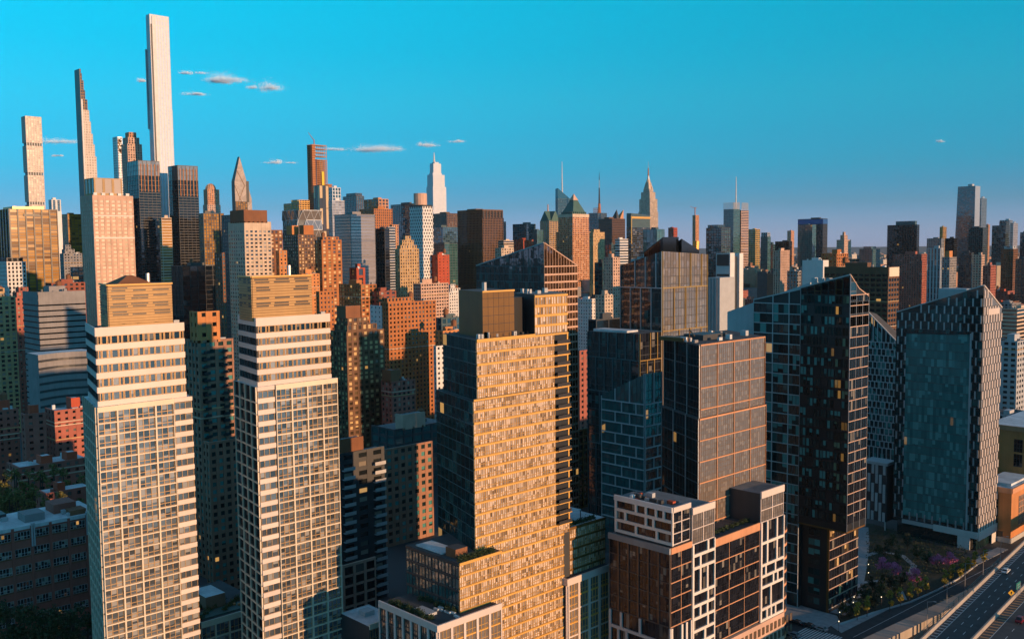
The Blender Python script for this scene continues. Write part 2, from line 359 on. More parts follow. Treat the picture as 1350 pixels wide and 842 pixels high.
def bld(name, label, xl, xc, xr, yt, t, wm, gm, bay=4.0, flr=3.3, pu=0.4, pv=0.4, w=None, d=None, tiers=(), rm='roof', gear=True, cat='building', pp=0.3, sp=0.2, par=0.9, z0=0.0, short=None, topband=0.0, group=None, sk=0.0):
    """A whole building. tiers: (a0, a1, b0, b1, h, wall, glass, bay, flr, pu, pv) blocks on the roof,
    a = 0..1 from the near corner towards the east, b = 0..1 from the near corner towards the south."""
    P, w, d, e = plan(xl, xc, xr, yt, t, w, d, sk)
    th = thing(name, label, cat, (P.x, P.y, 0), group=group)
    zr = P.z
    block(th, 'main_block', -w, 0, 0, d, z0, zr-par, wm, gm, bay, flr, pu, pv, rm, pp, sp, par, e=e if sk else None, topband=topband)
    z = zr-par; zmax = zr
    for q in tiers:
        a0, a1, b0, b1, h = q[:5]; zz = q[11] if len(q) > 11 else 0
        s = list(q[5:11]) or [wm, gm, bay, flr, pu, pv]
        block(th, 'upper_block', -a1*w, -a0*w, b0*d, b1*d, z+zz-(0.0 if zz else 0.02), z+zz+h, *s, rm=rm, par=0.5)
        zmax = max(zmax, z+zz+h)
    if gear and not tiers and w > 6 and d > 6:
        g = MB(); rr = random.Random(zlib.crc32(label.encode()))
        a = rr.uniform(0.15, 0.4); b2 = rr.uniform(0.15, 0.4)
        g.box(-w*(a+0.35), -w*a, d*b2, d*(b2+0.35), z-0.02, z+rr.uniform(2.5, 5)); g.build('roof_bulkhead', W[wm], th)
    rr = random.Random(zlib.crc32(label.encode())+1)
    if t < 1150 and w > 7 and d > 7 and wm not in ('dgrey', 'black', 'teal'):
        for k in range(rr.choice((1, 2, 3))):        # belt courses at setback lines
            zz = zr*rr.uniform(.55, .97); b = MB(); b.bar((-w,0), (1,0), 0, w, .02, pp+.10, zz, zz+.45); b.bar((0,0), (0,1), -pp, d, .02, pp+.10, zz, zz+.45)
            if not sk: b.build('belt_course', W[rr.choice(('lime', 'tan', wm))], th, stuff=True)
    if t < 1150 and w > 7 and d > 7:
        for k in range(rr.choice((3, 4, 5, 6))):     # fans, units and pipes on the roof
            b = MB(); x0 = -w*rr.uniform(.08, .9); y0 = d*rr.uniform(.06, .85); s_ = rr.uniform(.7, 2.2); b.box(x0, x0+s_, y0, y0+s_*rr.uniform(.6,1.6), z-.02, z+rr.uniform(.8, 2.4)); b.build('roof_unit', W[rr.choice(('lgrey', 'grey', 'dgrey', 'roofl', wm))], th)
        if rr.random() < .55:
            tx, ty = -w*rr.uniform(.25,.75), d*rr.uniform(.25,.75); hb_ = z+(max([q[4] for q in tiers if len(q) < 12] or [0]) if tiers else 0)*0; b = MB()
            b.cyl((tx,ty,hb_+3), (tx,ty,hb_+6.6), 1.8, 1.8, 10); b.cyl((tx,ty,hb_+6.6), (tx,ty,hb_+7.9), 1.95, .1, 10)
            for q in ((-1,-1),(1,-1),(1,1),(-1,1)): b.cyl((tx+q[0]*1.1,ty+q[1]*1.1,hb_), (tx+q[0]*1.1,ty+q[1]*1.1,hb_+3), .13, .13, 4)
            b.build('water_tank', W['brown'], th, stuff=True)
    note(P, w, d, zmax, short or label)
    return th, P, w, d, z

# ------------------------------------------------------------------ ground
def ground_mat():
    m, nt, b = base_mat('street_asphalt'); L = nt.links
    t = nd(nt, 'ShaderNodeTexCoord'); n1 = nd(nt, 'ShaderNodeTexNoise'); n1.inputs['Scale'].default_value = 0.03; n1.inputs['Detail'].default_value = 8
    L.new(t.outputs['Object'], n1.inputs['Vector'])
    cr = nd(nt, 'ShaderNodeValToRGB'); L.new(n1.outputs[0], cr.inputs[0])
    cr.color_ramp.elements[0].color = (0.035, 0.037, 0.04, 1); cr.color_ramp.elements[1].color = (0.085, 0.086, 0.085, 1)
    L.new(cr.outputs[0], b.inputs['Base Color']); b.inputs['Roughness'].default_value = 0.85
    return m
M_GROUND = ground_mat()
g = MB(); g.face(((-60000,-20000,0), (20000,-20000,0), (20000,60000,0), (-60000,60000,0)))
go = g.build('ground', M_GROUND); go['kind'] = 'structure'

def water_mat():
    m, nt, b = base_mat('river_water'); L = nt.links
    b.inputs['Base Color'].default_value = (.012, .03, .035, 1); b.inputs['Roughness'].default_value = .12; b.inputs['IOR'].default_value = 1.33
    t = nd(nt, 'ShaderNodeTexCoord'); n1 = nd(nt, 'ShaderNodeTexNoise'); n1.inputs['Scale'].default_value = .12; n1.inputs['Detail'].default_value = 5; L.new(t.outputs['Object'], n1.inputs['Vector'])
    bp = nd(nt, 'ShaderNodeBump'); bp.inputs['Strength'].default_value = .5; bp.inputs['Distance'].default_value = .6; L.new(n1.outputs[0], bp.inputs['Height']); L.new(bp.outputs[0], b.inputs['Normal'])
    return m
g = MB(); g.face(((-55,-9000,.3), (1250,-9000,.3), (1250,9000,.3), (-55,9000,.3))); go = g.build('river', water_mat()); go['kind'] = 'structure'

# ------------------------------------------------------------------ midtown: plain storeyed buildings, far to near, left to right
SKY = 'skyscraper'
# name, label, xl, xc, xr, ytop, t, wall, glass, bay, floor, pier share, spandrel share, options
ROWS = [
 ('glass_tower', 'slim tower of white and blue glass stripes behind the gold mirror tower', 64, 68, 80, 263, 1900, 'white', 'blue', 9, 4, .45, .05, {}),
 ('bronze_tower', 'bronze gold glass tower between the gold mirror tower and the pale sunlit tower', 81, 89, 107, 282, 1500, 'bronze', 'gold', 5, 4, .12, .25, {}),
 ('apartment_house', 'grey masonry apartment house with stepped top under the bronze gold tower', 79, 84, 108, 334, 1080, 'grey', 'res', 3.4, 3.1, .5, .5, dict(tiers=((.1,.9,.1,.62,5),(.2,.8,.15,.45,10)))),
 ('white_building', 'white gridded building with dark flat top at the left edge', -14, 9, 34, 345, 880, 'white', 'dark', 3.2, 3.6, .5, .35, dict(tiers=((.05,.95,.05,.9,4,'dgrey','black',5,4,.3,.3),))),
 ('brick_block', 'long dark brick building behind the grey banded building', 60, 68, 112, 373, 760, 'red', 'dark', 4, 3.3, .5, .5, {}),
 ('green_box_building', 'small dark green box building beside the pale sunlit tower', 93, 95, 112, 352, 900, 'teal', 'tealdk', 5, 4, .1, .3, {}),
 ('brick_tower', 'dark red brick tower with pale bands and stepped top', 14, 21, 51, 392, 690, 'darkred', 'res', 3.3, 3.1, .55, .5, dict(tiers=((.1,.9,.08,.8,4),(.2,.8,.2,.6,7.5)))),
 ('brick_tower', 'tan brick apartment tower with balconies cut by the left edge', -20, -4, 20, 391, 640, 'tan', 'res', 3.4, 3.0, .45, .42, dict(tiers=((.1,.9,.05,.5,6),))),
 ('banded_office', 'grey stone office block with long horizontal window slits', 30, 50, 112, 385, 600, 'grey', 'black', 60, 3.6, .0, .74, dict(topband=7)),
 ('banded_tower', 'gold and white banded building seen between the two dark glass towers', 210, 213, 226, 287, 1390, 'lime', 'gold', 30, 4, .04, .42, {}),
 ('glass_office', 'dark glass block with gold lit west front under the domed tower', 262, 268, 288, 281, 1280, 'black', 'gold', 3.5, 4, .28, .18, dict(d=22)),
 ('dark_office', 'narrow gold edged dark slab beside the gold lit glass block', 286, 290, 295, 281, 1300, 'black', 'gold', 4, 4, .3, .3, {}),
 ('apartment_tower', 'dark tower with rows of small teal windows left of the pale gridded tower', 292, 306, 312, 283, 860, 'dgrey', 'teal', 3.6, 3.1, .5, .45, {}),
 ('brown_tower', 'narrow brown tower with a lit balcony edge left of the dark teal windowed tower', 283, 293, 296, 333, 700, 'brown', 'teal', 3.4, 3.0, .4, .4, {}),
 ('black_glass_base', 'low black glass building below the dark glass twin towers', 226, 240, 290, 350, 1000, 'black', 'black', 9, 5, .06, .05, {}),
 ('pale_tower', 'pale gridded tower with dark brown box penthouse', 301, 322, 357, 292, 760, 'lime', 'res', 3.9, 3.05, .45, .5, dict(tiers=((.0,.86,.0,.86,9.5,'brown','dark',20,12,1,.9),), topband=5)),
 ('brown_tower', 'brown brick tower with gold lit windows right of the pale gridded tower', 352, 356, 372, 303, 830, 'brown', 'lit', 3.4, 3.0, .45, .4, {}),
 ('orange_tower', 'slim orange brick tower squeezed between two brown brick towers', 364, 368, 378, 330, 800, 'orange', 'res', 3.4, 3.0, .6, .5, {}),
 ('stepped_tower', 'dark tower with gold lit stepped crown behind the diamond faceted tower', 374, 384, 408, 268, 1700, 'goldtan', 'bronze', 5, 4, .3, .45, dict(tiers=((.0,.7,.3,1,7),))),
 ('brown_tower', 'brown brick twin shafted tower with two orange penthouses', 373, 393, 416, 309, 900, 'umber', 'lit', 3.2, 3.0, .42, .45, dict(tiers=((.5,.85,.1,.45,9,'orange','dark',9,9,1,.9),(.02,.3,.35,.9,9,'rust','dark',9,9,1,.9)))),
 ('brick_wing', 'orange brick lower wing in front of the twin shafted brown tower', 392, 398, 421, 361, 830, 'orange', 'res', 3.6, 3.0, .65, .55, {}),
 ('brown_tower', 'brown tower with arched roofline and columns of gold windows', 415, 424, 450, 316, 850, 'rust', 'lit', 4.6, 3.0, .5, .38, dict(tiers=((.1,.9,.1,.9,3),))),
 ('brick_building', 'small orange brown building below the arched brown tower', 417, 421, 440, 384, 640, 'rust', 'dark', 3, 3, .6, .55, {}),
 ('glass_tower', 'pale blue glass tower right of the construction tower', 433, 438, 449, 247, 1700, 'silver', 'blue', 5, 6, .3, .2, {}),
 ('glass_tower', 'slim tower with dark north face and pale sunlit west face', 433, 438, 454, 264, 1450, 'silver', 'mirror', 5, 4, .05, .1, {}),
 ('glass_office', 'blue dark glass office with brown west side behind the pink mirror slab', 452, 470, 480, 258, 1900, 'umber', 'blue', 5, 4, .12, .12, dict(tiers=((.1,.8,.1,.9,6),))),
 ('office_slab', 'grey glass slab with pink reflecting west face', 441, 462, 494, 282, 1150, 'grey', 'mirror', 30, 3.7, .02, .30, {}),
 ('arch_tower', 'brown postmodern tower shoulder below an arched gable', 474, 493, 517, 275, 1480, 'rust', 'bronze', 4, 4, .5, .4, {}),
 ('gabled_office', 'brown tower top with an arched gable and thin mast', 480, 499, 512, 262, 1500, 'salmon', 'bronze', 6, 5, .3, .3, {}),
 ('black_slab', 'black blank slab tower right of the pink mirror slab', 493, 507, 513, 301, 1250, 'black', 'black', 6, 4, .1, .1, {}),
 ('striped_tower', 'slender tower with narrow white floor stripes', 509, 512, 521, 299, 1300, 'lgrey', 'dark', 30, 3.6, .0, .4, {}),
 ('brown_slab', 'thin salmon brown slab beside the striped slender tower', 514, 517, 525, 296, 1340, 'salmon', 'bronze', 4, 4, .6, .3, {}),
 ('blue_slab', 'wide blue grey glass slab behind the checkered white tower', 515, 548, 556, 268, 2000, 'dgrey', 'blue', 6, 4, .12, .15, {}),
 ('stepped_tower', 'gold sunlit masonry tower with stepped top', 521, 527, 552, 328, 950, 'tan', 'res', 3.1, 3.2, .55, .42, dict(tiers=((.1,.9,.08,.92,4),(.25,.8,.2,.8,9),(.3,.7,.38,.66,13)))),
 ('office_tower', 'dark north faced tower with brown west side below the white spired tower', 566, 589, 604, 281, 2300, 'umber', 'dark', 5, 4, .4, .4, {}),
 ('glass_office', 'light blue glass topped office under the brown sided tower', 566, 584, 604, 299, 1800, 'teal', 'blue', 5, 4, .08, .1, {}),
 ('teal_tower', 'dark teal glass tower beside the red panel tower', 568, 586, 603, 321, 1500, 'teal', 'teal', 5, 4, .1, .2, {}),
 ('red_tower', 'red panelled tower with dark corner strip', 568, 577, 592, 336, 1080, 'redpanel', 'dark', 5, 3.4, .75, .7, {}),
 ('black_tower', 'big black glass tower with brown west face and open crown', 603, 636, 663, 276, 1500, 'umber', 'black', 3.4, 3.9, .42, .22, dict(topband=1.2)),
 ('slim_tower', 'small dark stepped tower behind the big black glass tower', 655, 660, 667, 292, 2600, 'dgrey', 'dark', 4, 4, .4, .4, dict(tiers=((.0,.6,.0,.6,10),))),
 ('pale_building', 'pale yellow small building left of the slanted glass roof', 653, 661, 677, 327, 1250, 'lime', 'res', 4.5, 3.6, .5, .45, {}),
 ('pale_building', 'pale grey block rising behind the pale yellow small building', 657, 664, 677, 317, 1400, 'lime', 'dark', 30, 3.6, .0, .5, {}),
 ('office_block', 'dark office with blue top band left of the green gabled tower', 676, 694, 706, 295, 2000, 'teal', 'blue', 7, 5, .08, .2, {}),
 ('pink_block', 'pink stepped brick block below the dark office with blue top', 678, 690, 703, 316, 1700, 'redpanel', 'dark', 6, 4, .5, .5, {}),
 ('teal_slab', 'narrow teal slab left of the pyramid roofed tower', 702, 708, 716, 303, 1900, 'teal', 'teal', 5, 4, .2, .2, {}),
 ('brown_tower', 'gold windowed brown tower right of the pyramid roofed tower', 777, 782, 797, 306, 1620, 'tan', 'lit', 3.4, 3.2, .5, .45, dict(tiers=((.1,.9,.1,.6,5),))),
 ('black_box_tower', 'black box tower with brown west face and sawtooth crown', 789, 807, 824, 288, 2150, 'umber', 'black', 3.8, 3.8, .3, .3, {}),
 ('bare_slab', 'narrow teal building left of the stacked white office', 798, 806, 811, 322, 1500, 'teal', 'blue', 5, 4, .1, .1, {}),
 ('stacked_office', 'small white stacked office below the black box tower', 811, 817, 828, 315, 1450, 'white', 'dark', 30, 4, .0, .45, {}),
 ('turreted_tower', 'pinkish tower with little green pyramid roof left of the dark framed glass tower', 796, 808, 817, 339, 980, 'pink', 'res', 3.2, 3.2, .55, .45, {}),
 ('dark_slab', 'dark plain slab beside the turreted pinkish tower', 784, 794, 799, 346, 1050, 'black', 'tealdk', 6, 4, .1, .2, {}),
 ('office_tower', 'low dark teal office roof right of the slanted glass office', 848, 866, 876, 302, 1900, 'teal', 'teal', 8, 5, .06, .1, {}),
 ('small_tower', 'small dark tower with red west edge standing alone in the skyline', 881, 888, 893, 300, 2300, 'redpanel', 'dark', 4, 4, .4, .4, {}),
 ('dark_tower', 'dark tower with domed top and pinkish west side', 931, 951, 963, 300, 1500, 'dgrey', 'tealdk', 5, 4, .15, .25, dict(tiers=((.3,.95,.1,.9,5),))),
 ('office_tower', 'teal faced tower with gold west edge right of the twin masted tower', 987, 996, 1002, 302, 2000, 'goldtan', 'teal', 5, 4, .15, .3, {}),
 ('round_top_tower', 'teal glass tower with rounded pale top', 1003, 1012, 1016, 312, 1750, 'teal', 'teal', 5, 4, .12, .2, dict(tiers=((.05,.95,.05,.95,8,'lgrey','blue',4,4,.3,.2),))),
 ('dark_block', 'dark blocky building right of the rounded top tower', 1011, 1019, 1024, 322, 1800, 'teal', 'tealdk', 5, 4, .12, .3, {}),
 ('black_block', 'black flat topped tower behind the brown fluted tower', 1022, 1040, 1044, 318, 1700, 'black', 'black', 5, 4, .15, .2, {}),
 ('fluted_tower', 'brown fluted tower with vertical ribs', 1020, 1029, 1041, 330, 1250, 'pink', 'dark', 3.0, 3.4, .6, .15, {}),
 ('red_edge_tower', 'far slim tower with glowing red west edge', 1038, 1043, 1047, 304, 3000, 'salmon', 'blue', 4, 4, .4, .4, {}),
 ('grey_block', 'grey low block with white edge below the brown fluted tower', 1038, 1050, 1056, 357, 1050, 'grey', 'dark', 4, 3.4, .4, .4, {}),
 ('office_slab', 'tall black slab with bright blue crown band', 1052, 1085, 1091, 288, 2700, 'dgrey', 'black', 4, 4, .2, .25, dict(topband=0)),
 ('glass_tower', 'teal glass tower in front of the blue crowned black slab', 1052, 1071, 1076, 296, 2000, 'teal', 'teal', 4, 4, .12, .15, {}),
 ('white_box', 'blank white box building behind the peaked glass tower', 1058, 1085, 1092, 343, 800, 'white', 'dark', 40, 40, 1, 1, {}),
 ('brick_building', 'orange brick block row above the dark striped slab', 1083, 1103, 1118, 334, 1000, 'rust', 'dark', 4, 3.4, .5, .4, {}),
 ('far_church', 'far dark building with pinkish cupola near the horizon', 1103, 1113, 1122, 316, 2400, 'pink', 'dark', 4, 4, .5, .5, dict(tiers=((.2,.7,.2,.7,12),(.35,.55,.35,.55,20)))),
 ('far_block', 'far teal stepped building below the horizon left of the black box tower', 1133, 1150, 1160, 328, 1900, 'teal', 'teal', 5, 4, .3, .4, dict(tiers=((.2,.8,.2,.8,5),))),
 ('black_box_tower', 'wide black box tower with pale cap on its roof', 1170, 1209, 1212, 296, 1700, 'black', 'black', 4.5, 3.6, .2, .25, dict(tiers=((.08,.72,.1,.9,7,'teal','blue',9,9,.3,.8),))),
 ('brown_slab', 'wide brown slab tower below the black box tower', 1177, 1215, 1222, 335, 1250, 'darkred', 'dark', 3.2, 3.0, .5, .35, {}),
 ('far_tower', 'grey tower cluster left of the gold edged slim tower', 1222, 1241, 1245, 314, 2600, 'grey', 'blue', 5, 4, .3, .3, {}),
 ('slim_tower', 'gold edged slim tower left of the tall slanted teal tower', 1239, 1243, 1248, 299, 3000, 'gold', 'gold', 4, 4, .2, .3, {}),
 ('pale_slab', 'pale teal ribbed slab right of the wide brown slab', 1223, 1240, 1244, 327, 1500, 'lgrey', 'blue', 5, 9, .5, .05, {}),
 ('black_block', 'black block left of the slanted teal tower', 1246, 1258, 1262, 314, 1800, 'black', 'black', 5, 4, .15, .25, {}),
 ('apartment_tower', 'pale windowed tower with small orange rooftop before the black block', 1242, 1252, 1261, 339, 1150, 'grey', 'res', 3.2, 3.0, .45, .45, dict(tiers=((.2,.7,.15,.6,8,'orange','dark',9,9,1,.9),))),
 ('glass_tower', 'silver edged slim tower right of the slanted teal tower', 1289, 1294, 1301, 261, 2750, 'silver', 'blue', 5, 4, .2, .1, {}),
 ('dark_tower', 'dark teal tower with crown in front of the slanted teal tower', 1277, 1296, 1302, 300, 1800, 'dgrey', 'tealdk', 4, 3.6, .25, .35, {}),
 ('dark_tower', 'dark apartment tower with lit windows at the foot of the slanted tower', 1264, 1281, 1284, 333, 1250, 'dgrey', 'tealdk', 3.4, 3.1, .25, .4, {}),
 ('brown_tower', 'dark tower with brown west edge in front of the crowned teal tower', 1283, 1294, 1298, 336, 1200, 'pink', 'tealdk', 3.4, 3.1, .4, .4, {}),
 ('far_tower', 'far pink edged tower right of the silver edged slim tower', 1300, 1303, 1305, 296, 2800, 'salmon', 'blue', 4, 4, .4, .4, {}),
 ('dark_tower', 'dark glass tower with orange lit roof clutter near the right edge', 1308, 1326, 1331, 297, 1900, 'dgrey', 'tealdk', 4, 4, .15, .3, dict(tiers=((.0,.5,.1,.8,8),))),
 ('glass_tower', 'tall silver glass tower near the right edge', 1318, 1331, 1335, 290, 2300, 'silver', 'blue', 5, 4, .2, .2, {}),
 ('glass_tower', 'sunlit topped glass tower second from the right edge', 1332, 1336, 1342, 294, 2200, 'silver', 'mirror', 5, 4, .2, .2, {}),
 ('apartment_tower', 'dark tower with pale cap and brown west edge near the right edge', 1320, 1336, 1342, 328, 1300, 'brown', 'tealdk', 3.4, 3.1, .35, .4, dict(tiers=((.1,.8,.1,.8,4,'lgrey','blue',9,9,.6,.6),))),
 ('dark_tower', 'dark blue tower cut by the right edge', 1345, 1355, 1362, 306, 1900, 'dgrey', 'blue', 5, 4, .2, .2, {}),
 ('dark_tower', 'low dark tower cut by the right edge of the skyline', 1339, 1352, 1358, 341, 1200, 'dgrey', 'tealdk', 4, 3.4, .3, .4, {}),
 ('brick_tower', 'dark brick apartment tower behind the checkered peak tower', 1296, 1306, 1313, 350, 1100, 'darkred', 'dark', 3.2, 3.0, .5, .45, {}),
 # nearer middle ground
 ('brick_tower', 'brick cube with white framed windows under a small grey dome', 461, 470, 481, 353, 900, 'redpanel', 'res', 9, 9, .5, .3, {}),
 ('apartment_house', 'dark apartment house with yellow lit balconies below the brick cube', 447, 476, 496, 375, 760, 'rust', 'lit', 4, 3.1, .35, .4, {}),
 ('brick_tower', 'dark brick building right of the yellow balconied house', 490, 500, 522, 384, 760, 'red', 'res', 5, 3.4, .5, .5, {}),
 ('grey_slab', 'pinkish grey slab with fine window rows below the gold stepped tower', 545, 555, 591, 374, 900, 'pink', 'dark', 3.0, 3.2, .35, .5, {}),
 ('white_building', 'white stepped apartment house right of the pinkish grey slab', 586, 592, 612, 385, 950, 'white', 'res', 3.0, 3.0, .5, .5, dict(tiers=((.1,.9,.1,.75,4),(.3,.7,.2,.5,8)))),
 ('brick_building', 'dark red balconied building left of the black penthouse', 608, 618, 634, 385, 800, 'darkred', 'dark', 4, 3.1, .4, .4, {}),
 ('teal_roof_building', 'low building with teal roof band right of the rust slab', 573, 582, 614, 419, 720, 'teal', 'blue', 5, 5, .3, .3, {}),
 ('brick_building', 'low brick row with orange sunlit ends below the teal roof band', 574, 584, 612, 436, 640, 'orange', 'dark', 4, 3.3, .6, .5, {}),
 ('white_building', 'small white building just right of the rust slab', 572, 575, 592, 456, 600, 'white', 'res', 3.2, 3.1, .55, .55, {}),
 ('white_slab', 'blank white north gable of the rust slab neighbour', 488, 503, 508, 403, 655, 'white', 'dark', 5, 3.2, .7, .7, dict(d=16)),
 ('rust_slab', 'rust coloured slab tower punched with small square windows', 502, 512, 574, 399, 650, 'rust', 'dark', 3.1, 3.05, .52, .5, dict(tiers=((.1,.8,.0,.5,3.5),))),
 ('brick_tower', 'brown brick tower with stepped top and pale gold windows', 436, 457, 506, 437, 560, 'umber', 'lit', 3.7, 2.95, .42, .40, dict(tiers=((.1,.9,.06,.85,4),(.15,.85,.1,.62,8),(.3,.85,.12,.5,15,'brown','dark',12,12,1,.9)))),
 ('brick_building', 'small red brick house with blank tower below the rust slab', 503, 517, 547, 503, 560, 'darkred', 'res', 3.6, 3.0, .5, .45, dict(tiers=((.1,.9,.0,.35,7,'brown','dark',9,9,1,.9),))),
 ('orange_tower', 'brown apartment tower with orange sunlit brick penthouse between the cream towers', 244, 262, 307, 449, 350, 'sienna', 'tealpane', 3.0, 2.6, .40, .42, dict(tiers=((.0,.55,.0,.62,11,'orange','dark',3.4,4,.62,.6),))),
 ('brown_wing', 'lower brown wing of the apartment tower between the cream towers', 268, 276, 314, 583, 325, 'sienna', 'tealpane', 2.9, 2.6, .45, .45, {}),
 ('brick_block', 'dark red brick housing slab with pale roof edge at left', -30, -4, 24, 541, 440, 'darkred', 'dark', 3.6, 2.9, .62, .58, dict(rm='roofl', tiers=((.2,.7,.3,.8,4,'redpanel','dark',9,9,1,.9),))),
 ('brick_block', 'dark red brick housing slab with red bulkhead beside the cream tower', 28, 33, 60, 546, 425, 'darkred', 'dark', 3.6, 2.9, .62, .58, dict(rm='roofl', tiers=((.2,.7,.3,.7,4,'redpanel','dark',9,9,1,.9),))),
 ('brick_block', 'dark red brick housing slab with tall chimney behind the cream tower', 60, 72, 122, 541, 440, 'darkred', 'dark', 3.6, 2.9, .62, .58, dict(rm='roofl', tiers=((.2,.7,.5,.72,5,'redpanel','dark',9,9,1,.9),))),
 ('low_brick_block', 'low brick block with pale teal roof behind the leafy trees', 10, 25, 118, 616, 385, 'darkred', 'dark', 3.6, 2.9, .6, .55, dict(rm='roofl', tiers=((.2,.6,.35,.5,3,'redpanel','dark',9,9,1,.9),(.2,.6,.72,.86,3,'redpanel','dark',9,9,1,.9)))),
 ('low_brick_block', 'low brick block with pale teal roof above the school', 48, 60, 122, 650, 345, 'darkred', 'dark', 3.6, 2.9, .6, .55, dict(rm='roofl', tiers=((.2,.6,.3,.45,3,'redpanel','dark',9,9,1,.9),))),
 ('dark_tower', 'dark brick apartment tower with balconies right of the second cream tower', 437, 448, 506, 598, 318, 'dgrey', 'res', 5.2, 3.05, .45, .5, dict(tiers=((.15,.9,.05,.55,5,'brown','dark',12,12,1,.9),))),
 ('brick_tower', 'brick apartment block with a sunlit orange corner strip', 500, 508, 570, 592, 385, 'sienna', 'tealpane', 3.6, 2.95, .45, .45, {}),
 ('low_roof_building', 'low flat roofed building with pink sunlit bulkhead between the towers', 490, 520, 592, 566, 470, 'dgrey', 'teal', 6, 4, .2, .35, dict(tiers=((.0,.3,.15,.55,7,'pink','dark',30,30,1,1),))),
 ('beige_building', 'low beige framed building with teal roof right of the second cream tower', 446, 452, 495, 745, 300, 'pink', 'dark', 3.9, 3.2, .24, .22, dict(rm='roofl')),
 ('dark_cube', 'black cube building with two pale vertical strips in the gap between glass towers', 776, 786, 818, 421, 620, 'dgrey', 'black', 10, 30, .05, .02, {}),
 ('brick_building', 'dark red brick row house roof left of the teal glass block', 758, 764, 790, 462, 560, 'darkred', 'dark', 4, 3.2, .6, .5, {}),
 ('white_building', 'white sunlit row building below the sunlit masonry tower', 762, 775, 788, 394, 900, 'white', 'res', 3.4, 3.2, .6, .55, {}),
 ('white_building', 'grey white row building with cream sunlit end', 785, 797, 808, 389, 880, 'lime', 'res', 3.4, 3.2, .55, .55, {}),
 ('bronze_building', 'dark brown ribbed building low in the gap left of the teal glass tower', 757, 762, 792, 566, 440, 'bronze', 'bronze', 3.2, 3.2, .3, .3, {}),
 ('dark_slab', 'dark brown slab tower with lit billboard panel at its top corner', 1087, 1171, 1185, 352, 640, 'umber', 'black', 4.2, 3.4, .22, .42, dict(topband=4)),
 ('white_building', 'pale blue low building with window rows at right behind the checkered tower', 1313, 1341, 1360, 450, 640, 'lgrey', 'dark', 5, 3.6, .4, .5, {}),
 ('tan_building', 'tan banded building lit by the sun near the right edge', 1322, 1341, 1375, 407, 900, 'lime', 'dark', 40, 3.6, .0, .45, {}),
 ('grey_block', 'grey low office under the tan banded building at right', 1315, 1334, 1346, 400, 1000, 'grey', 'dark', 4, 3.5, .4, .45, {}),
]
BYL = {}
for q in ROWS:
    kw = dict(q[13]); kw.setdefault('cat', 'tower' if 'tower' in q[0] or 'slab' in q[0] else 'building')
    BYL[q[1]] = bld(q[0], q[1], *q[2:13], **kw)

th, P, w, d, z = BYL['dark brown slab tower with lit billboard panel at its top corner']
b = MB(); b.bar((0,0), (0,1), .6, d-.6, .35, .6, z-5.5, z+.6); b.build('billboard_panel', W['cream'], th)
th, P, w, d, z = BYL['tall black slab with bright blue crown band']
M_BLUE = plain('blue_lit_sign', (.02,.10,.32), .4)
b = MB(); b.bar((-w,0), (1,0), 0, w, .3, .6, z-14, z-1); b.build('crown_band', M_BLUE, th)
b = MB(); b.bar((0,0), (0,1), 0, d, .3, .6, z-14, z-1); b.build('crown_band', M_BLUE, th)
th, P, w, d, z = BYL['big black glass tower with brown west face and open crown']
for k in range(7): b = MB(); b.bar((0,0), (0,1), k*d/6.6, k*d/6.6+d*.06, .3, .8, z-12, z-1); b.build('crown_post', W['black'], th)
th, P, w, d, z = BYL['brown apartment tower with orange sunlit brick penthouse between the cream towers']
for k in range(26):
    b = MB(); b.bar((0,0), (0,1), d*.08, d*.26, .3, 1.5, z-4-k*2.6, z-3.85-k*2.6); b.bar((0,0), (0,1), d*.08, d*.26, 1.42, 1.5, z-3.85-k*2.6, z-2.9-k*2.6); b.build('balcony', W['rail'], th)
    b = MB(); b.bar((0,0), (0,1), d*.62, d*.8, .3, 1.5, z-4-k*2.6, z-3.85-k*2.6); b.bar((0,0), (0,1), d*.62, d*.8, 1.42, 1.5, z-3.85-k*2.6, z-2.9-k*2.6); b.build('balcony', W['rail'], th)
th, P, w, d, z = BYL['dark brick apartment tower with balconies right of the second cream tower']
for k in range(16):
    for u in (.02, .72):
        b = MB(); b.bar((0,0), (0,1), d*u, d*(u+.25), .3, 1.9, z-5-k*3.05, z-4.8-k*3.05); b.bar((0,0), (0,1), d*u, d*(u+.25), 1.8, 1.9, z-4.8-k*3.05, z-3.8-k*3.05); b.build('balcony', W['lgrey'], th)

# ------------------------------------------------------------------ midtown: individual skyscrapers
def zat(x, y, t): return at(x, y, t).z
def landmark(name, label, xl, xc, xr, yt, t, w=None, d=None, cat=SKY):
    P, w, d, e = plan(xl, xc, xr, yt, t, w, d)
    th = thing(name, label, cat, (P.x, P.y, 0)); note(P, w, d, P.z, label)
    return th, P, w, d
def mast(parent, name, x, y, z0, z1, r0, r1, mat='silver', n=6):
    b = MB(); b.cyl((x, y, z0), (x, y, z1), r0, r1, n); return b.build(name, W[mat], parent)

# white concrete grid shaft with open wind floors
th, P, w, d = landmark('supertall_tower', 'slender white gridded square shaft leftmost in the skyline', 28, 33.2, 54.4, 153, 2218)
zs = [0] + [zat(33, y, 2218) for y in (270, 231, 192)] + [P.z]
for i in range(4):
    z0 = zs[i] + (7 if i else 0)
    block(th, 'shaft', -w, 0, 0, d, z0, zs[i+1], 'ivory', 'pale', d/6, 4.8, .34, .30, par=.3, pp=.6, sp=.5)
    if i: 
        b = MB(); b.box(-w*.94, -w*.06, d*.06, d*.94, zs[i]+.2, z0); b.build('open_wind_floor', W['dgrey'], th)
        b = MB()
        for k in range(7):
            u = k/6*(d-1.4); b.box(-1.2, 0.0, u, u+1.4, zs[i]+.3, z0)
        b.build('wind_floor_columns', W['white'], th, stuff=True)

